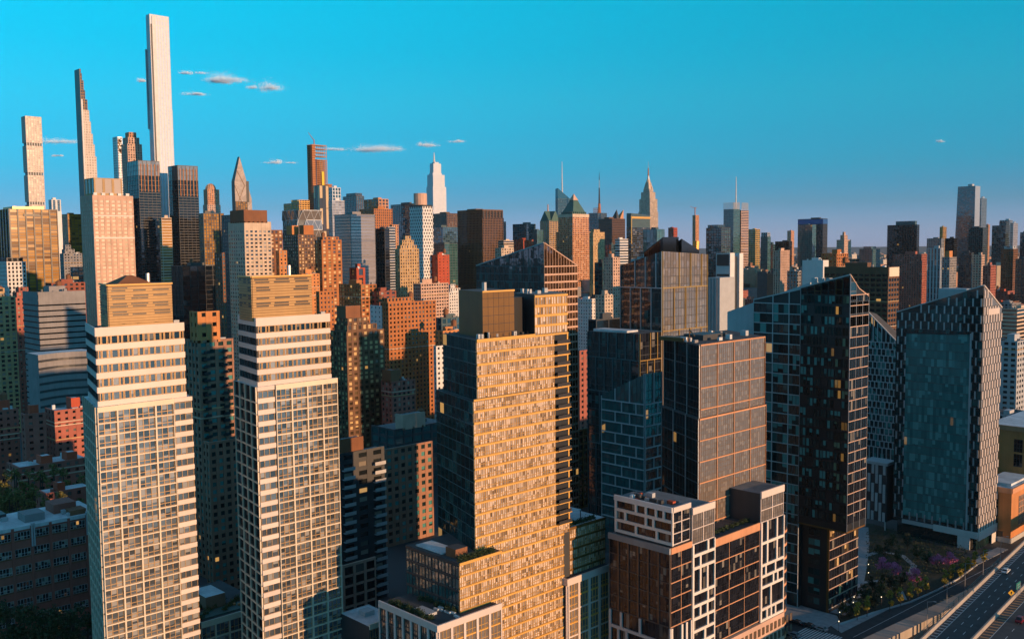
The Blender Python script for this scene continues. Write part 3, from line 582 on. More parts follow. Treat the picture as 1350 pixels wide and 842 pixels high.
# stepped feather-thin tower with bronze crown
t0 = 1714; th, P, w, d = landmark('supertall_tower', 'needle thin tower with stepped sunlit south side and dark north edge', 103.5, 110, 127, 206, t0)
steps = [(206, 127), (190, 124.6), (176, 122), (160, 119.3), (145, 117), (131, 114.6), (119, 111.5), (106, 109.5), (97, 107.2), (91, 105.2)]
zp = 0
for i, (y, xr) in enumerate(steps):
    z1 = zat(105, y, t0); sh = 127-xr
    xc_ = 110-(206-y)*.047
    dd = max(1.5, d*(xr-xc_)/(127-110.0))
    block(th, 'shaft_step', -w, 0, 0, dd, zp, z1, 'ivory' if y > 135 else 'bronze', 'pale' if y > 135 else 'bronze', 4.4, 4.6, .3, .25, par=.3)
    zp = z1+.3
b = MB(); b.box(-w, 0.5, -0.9, -0.35, 0, zp); b.build('north_fin', W['black'], th)
b = MB(); b.box(0.35, 1.1, -0.3, 2.4, 0, zat(105,131,t0)); b.build('corner_pier', W['white'], th)

# gold mirror tower catching the sun
th, P, w, d = landmark('gold_mirror_tower', 'black and gold mirror glass tower flashing the sun at the left edge', -6, 12, 75, 275, 1180)
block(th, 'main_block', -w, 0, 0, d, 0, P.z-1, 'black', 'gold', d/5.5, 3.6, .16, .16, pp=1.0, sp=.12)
b = MB(); b.bar((0,0), (0,1), d*.28, d*.62, 0, 1.15, P.z-9, P.z-6); b.build('name_band', W['black'], th)
b = MB(); b.box(-w*.8, -w*.1, d*.1, d*.75, P.z-1.02, P.z+3); b.build('roof_bulkhead', W['gold'], th)
b = MB(); b.box(-w*.9, 1.2, d+.05, d+5, 0, P.z-2); b.build('end_pier', W['white'], th)

# pale sunlit tower in front of the dark glass twins
th, P, w, d = landmark('pale_tower', 'tall pale pink sunlit tower with square gridded windows and tan penthouse', 106, 122, 175, 257, 820, cat='tower')
block(th, 'main_block', -w, 0, 0, d, 0, P.z-.9, 'pink', 'creampane', d/7, 3.3, .40, .42, sp=.25, pp=.4, topband=2.0)
z = P.z-.9
block(th, 'penthouse', -w*.85, -2, 2.5, d*.76, z, z+15, 'tan', 'pale', 8, 15, .25, .18, par=.6)
for k in range(5):
    b = MB(); b.box(-1.6, -.4, 1+k*d/5, 4+k*d/5, z, z+3); b.build('parapet_block', W['white'], th)
b = MB()
b.bar((0,0), (0,1), 0, d, .42, .55, z-36, z-34.6); b.bar((0,0), (0,1), 0, d, .42, .55, z-17, z-16); b.build('belt_course', W['pinkwhite'], th, stuff=True)

# small supertall behind, with lit mosaic top
th, P, w, d = landmark('glass_tower', 'slim curved glass tower with dark patterned top behind the pale pink tower', 148.5, 153.2, 161, 181, 1590)
block(th, 'shaft', -w, 0, 0, d, 0, P.z, 'silver', 'mirror', 4, 4, .1, .15)
b = MB(); rr = random.Random(3)
for k in range(14):
    u = rr.uniform(.5, d-3); zz = P.z-rr.uniform(6, 26); b.bar((0,0), (0,1), u, u+rr.uniform(1.5,3), .3, .42, zz, zz+rr.uniform(2,5))
b.build('dark_mosaic_panels', W['bronze'], th, stuff=True)
th, P, w, d = landmark('limestone_tower', 'brown limestone supertall with stepped crown left of the white supertall', 160, 168, 187, 190, 1500)
block(th, 'shaft', -w, 0, 0, d, 0, P.z, 'pink', 'res', 4, 3.8, .5, .4)
block(th, 'crown', -w*.9, -w*.05, d*.08, d*.85, P.z-.02, P.z+10, 'pink', 'res', 4, 3.8, .5, .4)
block(th, 'crown', -w*.75, -w*.15, d*.2, d*.7, P.z+9.98, P.z+18, 'salmon', 'res', 4, 3.8, .6, .4)

# dark glass twin towers at the circle
for nm, a in (('left', (167, 182, 210, 212, 1400)), ('right', (221.5, 234, 260.5, 218.5, 1420))):
    th, P, w, d = landmark('dark_glass_tower', 'dark glass twin tower with orange finned crown, %s one of the pair' % nm, *a)
    block(th, 'shaft', -w, 0, 0, d, 0, P.z-42, 'dgrey', 'black', 6, 3.9, .05, .20, par=.1)
    block(th, 'crown', -w, 0, 0, d, P.z-42, P.z-21, 'dgrey', 'black', 6, 7, .08, .10, par=.1)
    block(th, 'crown', -w, 0, 0, d, P.z-21, P.z, 'dgrey', 'greypane', 6, 7, .12, .10)
    for k in range(6):
        b = MB(); u = (k+.6)*d/6.2; b.bar((0,0), (0,1), u, u+.8, .35, .9, P.z-44, P.z-4); b.build('crown_fin', W['orange'], th)
    if nm == 'left': block(th, 'low_wing', -w, -w*.35, -6, -.5, 0, P.z-54, 'black', 'black', 6, 4, .1, .1)

# the tallest: white glass supertall
t0 = 1480; th, P, w, d = landmark('supertall_tower', 'tallest white glass supertall with vertical steel stripes', 191.8, 197, 222.2, 19, t0)
zc = zat(200, 143, t0)
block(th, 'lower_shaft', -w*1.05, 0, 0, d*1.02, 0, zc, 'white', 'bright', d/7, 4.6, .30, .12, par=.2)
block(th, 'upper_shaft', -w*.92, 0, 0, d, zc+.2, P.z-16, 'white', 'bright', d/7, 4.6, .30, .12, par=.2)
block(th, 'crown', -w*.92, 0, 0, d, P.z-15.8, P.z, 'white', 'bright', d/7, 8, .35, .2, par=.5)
b = MB(); b.bar((0,0), (0,1), d*.04, d*.10, .32, 1.0, 0, P.z-14); b.build('dark_slot', W['dgrey'], th)
b = MB(); b.bar((0,0), (0,1), d*.10, d*.24, .32, 1.3, 0, P.z-2); b.build('steel_stripe', W['white'], th)
b = MB(); b.box(-w-2, -w, -2.2, d*.3, zc-30, zc+90); b.build('cantilever_block', W['silver'], th)

# domed tower
t0 = 1900; th, P, w, d = landmark('domed_tower', 'brown octagonal tower with a ribbed dome', 267, 273, 290, 250, t0)
block(th, 'shaft', -w, 0, 0, d, 0, P.z-30, 'pink', 'res', 4, 3.8, .5, .4)
block(th, 'crown', -w*.92, -w*.05, d*.05, d*.95, P.z-30.02, P.z, 'salmon', 'res', 4, 3.8, .55, .35)
cx_, cy_ = -w*.5, d*.45; rb = d*.36
b = MB(); prev = None
for k in range(7):
    a0 = k/7*math.pi/2; a1 = (k+1)/7*math.pi/2
    b.cyl((cx_, cy_, P.z+rb*1.25*math.sin(a0)), (cx_, cy_, P.z+rb*1.25*math.sin(a1)), rb*math.cos(a0), max(.2, rb*math.cos(a1)), 12, caps=False)
b.build('dome', W['salmon'], th)
b = MB()
for k in range(12):
    w_ = 2*math.pi*k/12
    for j in range(5):
        a0 = j/5*math.pi/2; a1 = (j+1)/5*math.pi/2
        p = lambda a: (cx_+1.03*rb*math.cos(a)*math.cos(w_), cy_+1.03*rb*math.cos(a)*math.sin(w_), P.z+rb*1.28*math.sin(a))
        b.cyl(p(a0), p(a1), .5, .5, 4, caps=False)
b.build('dome_ribs', W['lime'], th, stuff=True)

# faceted needle with bracing
t0 = 2050; th, P, w, d = landmark('faceted_needle', 'sharp faceted needle with sunlit west plane and diagonal bracing', 306.5, 310.5, 333, 276, t0)
def fp(x, y): q = at(x, y, t0); return q
apex = at(319.5, 206, t0); z2 = zat(308, 239, t0)
apx, apy = apex.x-P.x, apex.y-P.y
w2 = 14
b = MB()
base = [(-w2, 0, 0), (0, 0, 0), (0, d, 0), (-w2, d, 0)]
zk = z2
mid = [(-w2, 0, zk), (0, 0, zk)]
k = d*.60; zs_ = zat(331, 262, t0)
b.face(((-w2,0,0), (0,0,0), (0,0,zk), (-w2,0,zk)), 1)
b.face(((0,0,0), (0,d,0), (0,d*.97,zs_), (apx*0,apy,apex.z), (0,0,zk)), 0, ((0,0),(6,0),(6,40),(4,60),(0,50)))
b.face(((-w2,0,zk), (0,0,zk), (0,apy,apex.z), (-w2*.6,apy,apex.z)), 1)
b.face(((0,d,0), (-w2,d,0), (-w2,d*.97,zs_), (0,d*.97,zs_)), 1)
b.face(((0,d*.97,zs_), (-w2,d*.97,zs_), (-w2*.6,apy,apex.z), (0,apy,apex.z)), 1)
b.face(((-w2,d,0), (-w2,0,0), (-w2,0,zk), (-w2*.6,apy,apex.z), (-w2,d*.97,zs_)), 1)
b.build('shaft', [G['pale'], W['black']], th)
b = MB(); zb = zat(315, 276, t0)
for a0, a1 in (((.0, zk-10), (.55, zk-60)), ((.55, zk-10), (.0, zk-60)), ((.1, zk+25), (.6, zk-10)), ((.0, zk-60), (.6, zk-110)), ((.55, zk-60), (0, zk-110))):
    b.cyl((.3, a0[0]*d, a0[1]), (.3, a1[0]*d, a1[1]), .55, .55, 4)
b.build('diagonal_bracing', W['bronze'], th, stuff=True)
b = MB(); b.box(-5, .4, d*.66, d*.82, zat(326,266,t0), zat(326,238,t0)); b.build('dark_notch', W['black'], th)
block(th, 'low_block', -w2, .9, d*.02, d*.7, 0, zat(315, 266, t0), 'black', 'gold', 5, 4, .3, .3)

# diamond faceted tower
t0 = 1330; th, P, w, d = landmark('diagrid_tower', 'low tower faced with big triangular glass diamonds', 372, 393, 423, 277, t0, cat='tower')
block(th, 'shaft', -w, 0, 0, d, 0, P.z-32, 'dgrey', 'greypane', 6, 4, .1, .2)
rows_ = 3; hz = 40/rows_; zb = P.z-40
b = MB(); bars_ = MB()
def diag(a, bb, n):
    e, Ln = unit(a, bb); nx, ny = e[1], -e[0]
    def pt(u, k): 
        o = 0.35 if k % 2 == 0 else 2.6
        return (a[0]+e[0]*u+nx*o, a[1]+e[1]*u+ny*o, zb+k*hz)
    bw = Ln/n
    for k in range(rows_):
        off = 0 if k % 2 == 0 else .5
        for i in range(n):
            p0 = pt(max(0, min(Ln, (i+off)*bw)), k); p1 = pt(min(Ln, (i+1+off)*bw), k)
            q0 = pt(min(Ln, max(0, (i+off-.5)*bw)), k+1); q1 = pt(min(Ln, (i+off+.5)*bw), k+1); q2 = pt(min(Ln, (i+1+off+.5)*bw), k+1)
            b.face((p0, p1, q1), 0, ((i,k),(i+.9,k),(i+.5,k+.9)))
            b.face((p1, q2, q1), 0, ((i,k+.5),(i+.9,k+.9),(i+.1,k+.9)))
            for s_, e_ in ((p0, q1), (p1, q1), (q1, q2)): bars_.cyl(s_, e_, .55, .55, 4, caps=False)
diag((-w, 0), (0, 0), 4); diag((0, 0), (0, d), 3)
b.box(-w+.2, -.2, .2, d-.2, zb-.5, P.z, 1)
b.build('diamond_panels', [G['greypane'], W['roof']], th, stuff=True); bars_.build('diagonal_frame', W['silver'], th, stuff=True)

# tower under construction
t0 = 1750; th, P, w, d = landmark('construction_tower', 'unfinished reddish tower of open floors with a crane on top', 404, 411, 431, 190, t0)
zt = P.z
def floors(nm, x0, x1, y0, y1, z0, z1, fh=4.2):
    b = MB(); n = int((z1-z0)/fh)
    for k in range(n+1): b.box(x0, x1, y0, y1, z0+k*fh, z0+k*fh+.9)
    b.build(nm, W['salmon'], th, stuff=True)
    b = MB()
    for i in range(4):
        for j in range(5):
            xx = x0+.6+(x1-x0-2)*i/3; yy = y0+.6+(y1-y0-2)*j/4
            b.box(xx, xx+.9, yy, yy+.9, z0, z1)
    b.build('open_columns', W['rust'], th, stuff=True)
    b = MB(); b.box(x0+5, x1-5, y0+(y1-y0)*.35, y0+(y1-y0)*.75, z0, z1-2); b.build('concrete_core', W['conc'], th)
floors('floor_slabs', -w, 0, 0, d*.22, 0, zt)
floors('floor_slabs', -w*.9, 0, d*.3, d*1.0, 0, zt-26, 3.6)
floors('floor_slabs', -w*.9, 0, d*1.0+.1, d*1.3, 0, zt-70, 3.6)
b = MB()
for k in range(4): b.box(-w*.8, 0, d*.22, d*.95, zt-2-k*6.5, zt-.8-k*6.5)
for k in range(7): b.box(-.9, 0, d*.22+k*d*.12, d*.22+k*d*.12+.8, zt-24, zt)
b.build('hoist_frame', W['salmon'], th, stuff=True)
b = MB(); b.box(.1, .6, d*.6, d*.75, zt-75, zt-48); b.build('yellow_safety_net', plain('yellow_net', (.7, .55, .03)), th)
cr = thing('tower_crane', 'thin lattice crane on top of the unfinished tower', 'crane', (P.x-8, P.y+10, zt))
b = MB(); b.cyl((0,0,0), (0,0,9), .9, .9, 4); b.build('crane_mast', W['rust'], cr)
b = MB(); b.cyl((0,0,8), (-6,-8,22), .7, .4, 4); b.build('crane_jib', W['rust'], cr)
block(th, 'glass_sleeve', -w*.5, 3.2, d*.35, d*.8, 0, zat(415,245,t0), 'goldtan', 'gold', 6, 4.5, .15, .15)
bld('gold_facet_tower', 'dark tower with gold sunlit west panel in front of the unfinished tower', 413, 421, 433, 244, 1650, 'black', 'lit', 7, 40, .1, .02, tiers=(), gear=False, cat='tower')

# white spired supertall
t0 = 2960; th, P, w, d = landmark('spired_supertall', 'white tapering glass supertall with a thin spire', 564, 574, 590, 280, t0)
prof = [(280, 564, 574, 590.5), (246, 564.5, 573.5, 588), (230, 567, 572.5, 584), (228, 567, 572.5, 582), (215, 568.5, 572.5, 577.5)]
zp = 0
for i, (y0_, a0, b0, c0) in enumerate(prof):
    y1_ = (246, 230, 228, 215, 213)[i]
    z1 = zat(574, y1_, t0)
    ww = (b0-a0)*t0/F_PX*1.35; dd = (c0-b0)*t0/F_PX*1.35
    oy = (b0-574)*t0/F_PX*0.6
    block(th, 'shaft_tier', -w*.5-ww/2, -w*.5+ww/2, d*.42-dd/2+oy, d*.42+dd/2+oy, zp, z1, 'white', 'bright', 5, 5, .25, .25, par=.2)
    zp = z1+.2
mast(th, 'spire', -w*.5, d*.28, zp, zat(570, 200, t0), 3.2, .8, 'white')

# glass tower with canted crown and mast
t0 = 2500; th, P, w, d = landmark('canted_tower', 'blue glass tower with slanted crystal top and white lattice mast', 733, 735.5, 753, 262, t0)
block(th, 'shaft', -w*1.3, 0, 0, d, 0, P.z, 'teal', 'blue', 5, 4, .1, .15)
b = MB(); za = zat(735, 249, t0); zb_ = zat(750, 261, t0)
b.prism([(-w*1.3,0), (0,0), (0,d*.9), (-w*1.3,d*.9)], P.z+.9, [za, za+2, zb_, zb_]); b.build('canted_crown', G['blue'], th)
mast(th, 'mast', -6, d*.45, P.z, zat(745, 212, t0), 2.2, .5, 'white')

# green gabled tower
t0 = 1950; th, P, w, d = landmark('gabled_tower', 'tower with green gabled glass roofs and small spire', 712, 724, 739, 292, t0)
block(th, 'shaft', -w, 0, 0, d, 0, P.z, 'tan', 'dark', 5, 4, .35, .3)
b = MB(); z = P.z+.6; hh = zat(724, 278, t0)-z
b.face(((-w,0,z), (0,0,z), (-w/2,0,z+hh))); b.face(((0,0,z), (0,d,z), (-w/2,d,z+hh), (-w/2,0,z+hh))); b.face(((0,d,z), (-w,d,z), (-w/2,d,z+hh))); b.face(((-w,d,z), (-w,0,z), (-w/2,0,z+hh), (-w/2,d,z+hh)))
b.face(((.5,d*.15,z), (.5,d*.85,z), (.5,d*.5,z+hh))); b.face(((.5,d*.15,z), (.5,d*.5,z+hh), (-w/2,d*.5,z+hh))); b.face(((.5,d*.85,z), (-w/2,d*.5,z+hh), (.5,d*.5,z+hh)))
b.build('gable_roof', W['copper'], th)
mast(th, 'spire', -w/2, d*.3, z+hh, z+hh+14, 1.6, 1.0, 'pink')

# pyramid roofed brick tower
t0 = 1700; th, P, w, d = landmark('pyramid_tower', 'salmon masonry tower with green copper pyramid roof and glass tip', 733, 755, 780, 306, t0)
block(th, 'shaft', -w, 0, 0, d, 0, P.z, 'salmon', 'res', 4.2, 3.7, .46, .36)
block(th, 'lower_wing', -w*.75, 6, d*.08, d*.9, 0, zat(755,372,t0), 'salmon', 'res', 4.2, 3.7, .46, .36)
zs_ = zat(755, 286, t0)
block(th, 'upper_shaft', -w*.92, -w*.06, d*.06, d*.90, P.z, zs_, 'salmon', 'res', 4.2, 3.7, .5, .36)
b = MB(); b.box(-w*.93, -w*.05+.3, d*.05-.3, d*.91, zs_, zs_+5.5); b.build('cornice', W['lime'], th)
bx0, bx1, by0, by1 = -w*.84, -w*.12, d*.13, d*.84; cx_, cy_ = (bx0+bx1)/2, (by0+by1)/2
z1 = zs_+5.5; z2 = zat(756, 263, t0); z3 = zat(756, 254, t0)
b = MB(); q = .30
lo = [(bx0,by0,z1), (bx1,by0,z1), (bx1,by1,z1), (bx0,by1,z1)]; hi = [(cx_+(p[0]-cx_)*q, cy_+(p[1]-cy_)*q, z2) for p in lo]
b.hexa(lo+hi); b.build('pyramid_roof', W['copper'], th)
b = MB(); hi2 = [(cx_+(p[0]-cx_)*1.25, cy_+(p[1]-cy_)*1.25, z2) for p in hi]
for i in range(4): b.face((hi2[i], hi2[(i+1)%4], (cx_, cy_, z3)))
b.face(hi2[::-1]); b.build('glass_tip', W['pink'], th)
b = MB()
for k in range(7):
    u = by0+(by1-by0)*(k+.5)/7; b.box(bx1-.8, bx1+.8, u-.9, u+.9, z1, z1+4)
    u = bx0+(bx1-bx0)*(k+.5)/7; b.box(u-.9, u+.9, by0-.8, by0+.8, z1, z1+4)
b.build('dormers', W['copper'], th, stuff=True)

# antenna tower
t0 = 2450; th, P, w, d = landmark('antenna_tower', 'dark office tower carrying a tall striped broadcast mast', 776, 788, 800, 281, t0)
block(th, 'shaft', -w, 0, 0, d, 0, P.z, 'dgrey', 'blue', 5, 4, .2, .25)
cx_, cy_ = -w*.32, d*.5
mast(th, 'mast_base', cx_, cy_, P.z, zat(788, 268, t0), 4.5, 3, 'rust')
z1 = zat(788, 268, t0); z2 = zat(788, 226, t0)
for k in range(4): mast(th, 'mast', cx_, cy_, z1+(z2-z1)*k/4, z1+(z2-z1)*(k+1)/4, 2.4-k*.5, 1.9-k*.5, ('dgrey', 'dgrey', 'silver', 'dgrey')[k])
b = MB()
for k in range(6): b.box(cx_-12+k*4, cx_-11.2+k*4, cy_-9, cy_-8.2, P.z, P.z+14)
for k in range(3): b.box(cx_-12, cx_+9, cy_-9, cy_-8.2, P.z+4+k*4.5, P.z+4.8+k*4.5)
b.build('sign_frame', W['rust'], th, stuff=True)

# sawtooth crown on the black box tower is a piece of its neighbour behind
t0 = 2400; th, P, w, d = landmark('sawtooth_tower', 'tower with two triangular crown fins behind the black box tower', 806, 813, 820, 290, t0)
block(th, 'shaft', -w, 0, 0, d*1.2, 0, P.z, 'pink', 'dark', 5, 4, .4, .3)
b = MB(); h = zat(812, 276, t0)-P.z
b.prism([(-w,0), (0,0), (0,d*.55), (-w,d*.55)], P.z, [P.z+2, P.z+h, P.z+2, P.z+2]); b.build('crown_fin', W['dgrey'], th)
b = MB(); b.prism([(-w,d*.6), (0,d*.6), (0,d*1.3), (-w,d*1.3)], P.z, [P.z+2, P.z+3, P.z+h, P.z+2]); b.build('crown_fin', W['salmon'], th)

# slanted glass office with gold edge
t0 = 2000; th, P, w, d = landmark('slanted_office', 'dark glass office with slanted top and gold left edge', 829, 832, 857, 296, t0)
block(th, 'shaft', -w*2, 0, 0, d, 0, P.z-6, 'dgrey', 'dark', 6, 4, .1, .25, par=.1)
b = MB(); zt = zat(830, 281, t0)
b.prism([(-w*2,0), (0,0), (0,d), (-w*2,d)], P.z-5.9, [zt, zt, zt-4, zt]); b.build('slanted_top', W['teal'], th)
b = MB(); b.bar((0,0), (0,1), -1, 1.6, 0, 1.2, P.z-40, zt-6); b.build('gold_edge', W['gold'], th)
b = MB(); b.bar((0,0), (0,1), 0, d, .05, .9, zt-11, zt-7); b.build('top_band', W['goldtan'], th)

# art deco stepped skyscraper with mooring mast
t0 = 3270; th, P, w, d = landmark('art_deco_skyscraper', 'limestone art deco skyscraper with stepped top and needle mast', 842, 857, 867.5, 279, t0)
zz = [zat(857, y, t0) for y in (279, 262, 253, 250)]
block(th, 'lower_shaft', -w*1.02, 0, 0, d, 0, zz[0], 'lime', 'res', 5.5, 4, .5, .3, par=.4)
block(th, 'shaft', -w*.98, -2, 2, d*.97, zz[0], zz[1], 'lime', 'res', 5.5, 4, .5, .3, par=.4)
block(th, 'setback', -w*.86, -w*.10, d*.1, d*.80, zz[1], zz[2], 'lime', 'res', 5.5, 4, .5, .3, par=.4)
block(th, 'setback', -w*.72, -w*.20, d*.2, d*.68, zz[2], zz[3]+3, 'lime', 'res', 5.5, 4, .5, .3, par=.4)
cx_, cy_ = -w*.46, d*.44; z1 = zz[3]+3
mast(th, 'mooring_mast', cx_, cy_, z1, zat(855, 236, t0), 11, 5.5, 'lime', 8)
mast(th, 'mast_cap', cx_, cy_, zat(855, 236, t0), zat(855, 231, t0), 5.0, 2.8, 'silver', 8)
mast(th, 'antenna', cx_, cy_, zat(855, 231, t0), zat(855, 221, t0), 2.4, 1.8, 'rust', 6)
mast(th, 'antenna_tip', cx_, cy_, zat(855, 221, t0), zat(855, 212, t0), 1.2, .5, 'silver', 6)
b = MB()
for k in range(4):
    a = k*math.pi/2+math.pi/4; b.cyl((cx_+13*math.cos(a), cy_+13*math.sin(a), z1), (cx_+7*math.cos(a), cy_+7*math.sin(a), z1+24), 3, 1.5, 4)
b.build('mast_buttresses', W['lime'], th, stuff=True)

# slim tower with crane
t0 = 2700; th, P, w, d = landmark('slim_red_tower', 'slim reddish tower with a crane standing alone on the skyline', 913, 917, 921.5, 284, t0)
block(th, 'shaft', -w, 0, 0, d, 0, P.z, 'salmon', 'dark', 3, 4, .5, .3)
cr = thing('tower_crane', 'small crane on the slim reddish tower', 'crane', (P.x-4, P.y+3, P.z))
mast(cr, 'crane_mast', 0, 0, 0, 22, 1.3, 1.3, 'rust', 4)
b = MB(); b.cyl((0,0,20), (-10,-9,25), .8, .6, 4); b.cyl((0,0,20), (4,4,23), .8, .6, 4); b.build('crane_jib', W['rust'], cr)

# twin winged tower with white needle
t0 = 2350; th, P, w, d = landmark('masted_tower', 'tower with pale screen walls above the roof and a thin white needle', 954, 967, 987, 276, t0)
block(th, 'north_wing', -w, 0, 0, d*.42, 0, P.z, 'teal', 'teal', 5, 4, .1, .3)
block(th, 'dark_slot', -w*.9, -4, d*.42, d*.5, 0, P.z-10, 'black', 'black', 5, 4, .1, .1)
block(th, 'south_wing', -w, 0, d*.5, d, 0, P.z-2, 'pink', 'dark', 40, 4, .02, .45)
for y0_, y1_ in ((0, d*.40), (d*.55, d*.97)):
    b = MB()
    for k in range(12):
        u = y0_+(y1_-y0_)*k/11; b.box(-.6, 0, u-.35, u+.35, P.z, P.z+17)
        if y0_ == 0: b.box(-w*k/11-.35, -w*k/11+.35, 0, .6, P.z, P.z+17)
    for k in range(6): b.box(-.4, -.1, y0_, y1_, P.z+1+k*3, P.z+1.5+k*3)
    b.build('screen_wall', W['lgrey'], th, stuff=True)
mast(th, 'needle', -w*.4, d*.42, P.z-10, zat(971, 232, t0), 2.2, .7, 'white')

# windowless switching centre
t0 = 930; th, P, w, d = landmark('windowless_tower', 'blank pale windowless tower with dark slots and sunlit west buttresses', 944, 962, 980, 334, t0, cat='tower')
b = MB(); b.box(-w, 0, 0, d*.38, 0, P.z); b.build('main_block', [W['lgrey']], th)
b = MB(); b.box(-w*.8, -3, d*.38, d*.72, 0, P.z-3); b.build('recess', W['dgrey'], th)
b = MB(); b.box(-w*.8, 0, d*.72, d, 0, P.z); b.build('buttress', W['white'], th)
b = MB(); b.bar((-w,0), (1,0), 1.2, w-.6, 0, .35, P.z-12, P.z-1); b.build('louver_panel', W['black'], th)
b = MB(); b.bar((-w,0), (1,0), 1.2, w-.6, 0, .4, P.z-22, P.z-20); b.build('louver_slot', W['black'], th)
b = MB(); b.bar((0,0), (0,1), 0, d*.3, 0, .6, 0, P.z+.5); b.build('west_pilaster', W['white'], th)
t0 = 900; th, P, w, d = landmark('windowless_block', 'lower blank grey block at the foot of the windowless tower', 933, 949, 953, 366, t0, cat='building')
b = MB(); b.box(-w, 0, 0, 25, 0, P.z); b.build('main_block', W['lgrey'], th)
for k in range(4):
    b = MB(); b.bar((-w,0), (1,0), w*k/4, w*k/4+.8, 0, .8, 0, P.z-.6); b.build('pilaster', W['grey'], th)

# black slab crown sign band, billboard panel
b = MB()
# tall slanted teal tower
t0 = 2650; th, P, w, d = landmark('slanted_tower', 'tall teal glass tower with slanted left edge, tallest at right', 1263, 1285.5, 1292, 245, t0)
b = MB(); zb_ = zat(1259, 340, t0)
b.face(((-w*1.2,0,0), (0,0,0), (0,0,P.z), (-w,0,P.z)), 0, ((0,0),(12,0),(12,80),(1.5,80)))
b.face(((0,0,0), (0,d,0), (0,d,P.z), (0,0,P.z)), 0, ((0,0),(5,0),(5,80),(0,80)))
b.face(((0,d,0), (-w*1.2,d,0), (-w,d,P.z), (0,d,P.z)), 1); b.face(((-w*1.2,d,0), (-w*1.2,0,0), (-w,0,P.z), (-w,d,P.z)), 1); b.face(((0,0,P.z), (0,d,P.z), (-w,d,P.z), (-w,0,P.z)), 1)
b.build('shaft', [G['blue'], W['teal']], th)
b = MB(); b.bar((0,0), (0,1), 0, d, .2, 1.0, P.z-165, P.z); b.build('west_panel', W['silver'], th)
b = MB(); b.box(-w*.5, -w*.25, d*.3, d*.7, P.z, P.z+6); b.build('roof_cap', W['lgrey'], th)

# checkered tower with staggered windows
t0 = 1080; th, P, w, d = landmark('checkered_tower', 'white tower with staggered checkered windows and round penthouse', 540, 557, 570, 270, t0, cat='tower')
b = MB(); b.box(-w, 0, 0, d, 0, P.z); b.build('main_block', [W['black']], th)
b = MB(); fh = 3.6; n = int(P.z/fh)
for (a, bb) in (((-w,0),(0,0)), ((0,0),(0,d))):
    e, Ln = unit(a, bb); nb = max(3, round(Ln/4.0)); bw = Ln/nb
    for j in range(n):
        b.bar(a, e, 0, Ln, 0, .3, j*fh, j*fh+1.5)
        for i in range(nb+1):
            u = (i+(.5 if j % 2 else 0))*bw; b.bar(a, e, max(0,u-bw*.24), min(Ln,u+bw*.24), 0, .34, j*fh+1.5, j*fh+fh)
b.build('staggered_cladding', W['white'], th, stuff=True)
b = MB(); b.cyl((-w*.35, d*.25, P.z), (-w*.35, d*.25, P.z+13), w*.32, w*.32, 14); b.build('round_penthouse', W['pink'], th)
#@NEAR
# ------------------------------------------------------------------ near towers: every window, band and pier is a part
_wm = {}
def win_mesh(wd, h, nu, nv, gm, fm, fr=0.10, pr=0.14, sill=False, split=None):
    "one window unit: frame bars and recessed panes; x to the right, outward is -y"
    key = (round(wd, 2), round(h, 2), nu, nv, gm, fm, fr, pr, split)
    if key in _wm: return _wm[key]
    b = MB()
    us = split or [i/nu for i in range(nu+1)]
    nn = len(us)-1
    b.face(((0,-.03,0), (wd,-.03,0), (wd,-.03,h), (0,-.03,h)), 0, ((0,0),(nn,0),(nn,nv),(0,nv)))
    for k, f in enumerate(us):
        c = f*wd; x0 = max(0, c-fr/2); x1 = min(wd, c+fr/2)
        if k == 0: x0, x1 = 0, fr*.8
        if k == nn: x0, x1 = wd-fr*.8, wd
        b.box(x0, x1, -pr, -.01, 0, h, 1, skip=(4,))
    for k in range(nv+1):
        c = h*k/nv
        z0 = max(0, c-fr/2); z1 = min(h, c+fr/2)
        if nv == 2 and k == 1: z0, z1 = h*.34-fr/2, h*.34+fr/2
        b.box(0.01, wd-.01, -pr+.012, -.01, z0, z1, 1, skip=(4,))
    me = b.mesh('window', [G[gm], W[fm]]); _wm[key] = me; return me
class Face:
    "a facade plane of a thing: left bottom point and right bottom point in the thing's frame"
    def __init__(s, th, a, b): s.th = th; s.a = a; s.b = b; s.e, s.L = unit(a, b); s.rz = math.atan2(s.e[1], s.e[0]); s.cache = {}
    def p(s, u, o=0.0): return (s.a[0]+s.e[0]*u+s.e[1]*o, s.a[1]+s.e[1]*u-s.e[0]*o)
    def put(s, name, me, u, z, o=0.0, parent=None):
        x, y = s.p(u, o); return link(name, me, parent or s.th, (x, y, z), rz=s.rz)
    def bar(s, name, u0, u1, z0, z1, mat, pr=.3, o=0.0, parent=None):
        key = (round(u1-u0, 2), round(z1-z0, 2), mat, pr, name)
        if key not in s.cache:
            b = MB(); b.box(0, u1-u0, -pr, 0, 0, z1-z0); s.cache[key] = b.mesh(name, [W[mat]])
        return s.put(name, s.cache[key], u0, z0, o, parent)
    def win(s, u0, u1, z0, z1, nu, nv, gm, fm='tanframe', o=0.0, split=None, fr=.10, pr=.14):
        return s.put('window', win_mesh(u1-u0, z1-z0, nu, nv, gm, fm, fr, pr, split=split), u0, z0, o)
def poly_body(th, name, poly, z0, z1, mat, roof='roofd', parent=None):
    b = MB(); b.prism(poly, z0, z1, 0, 1); return b.build(name, [W[mat], W[roof]], parent or th)

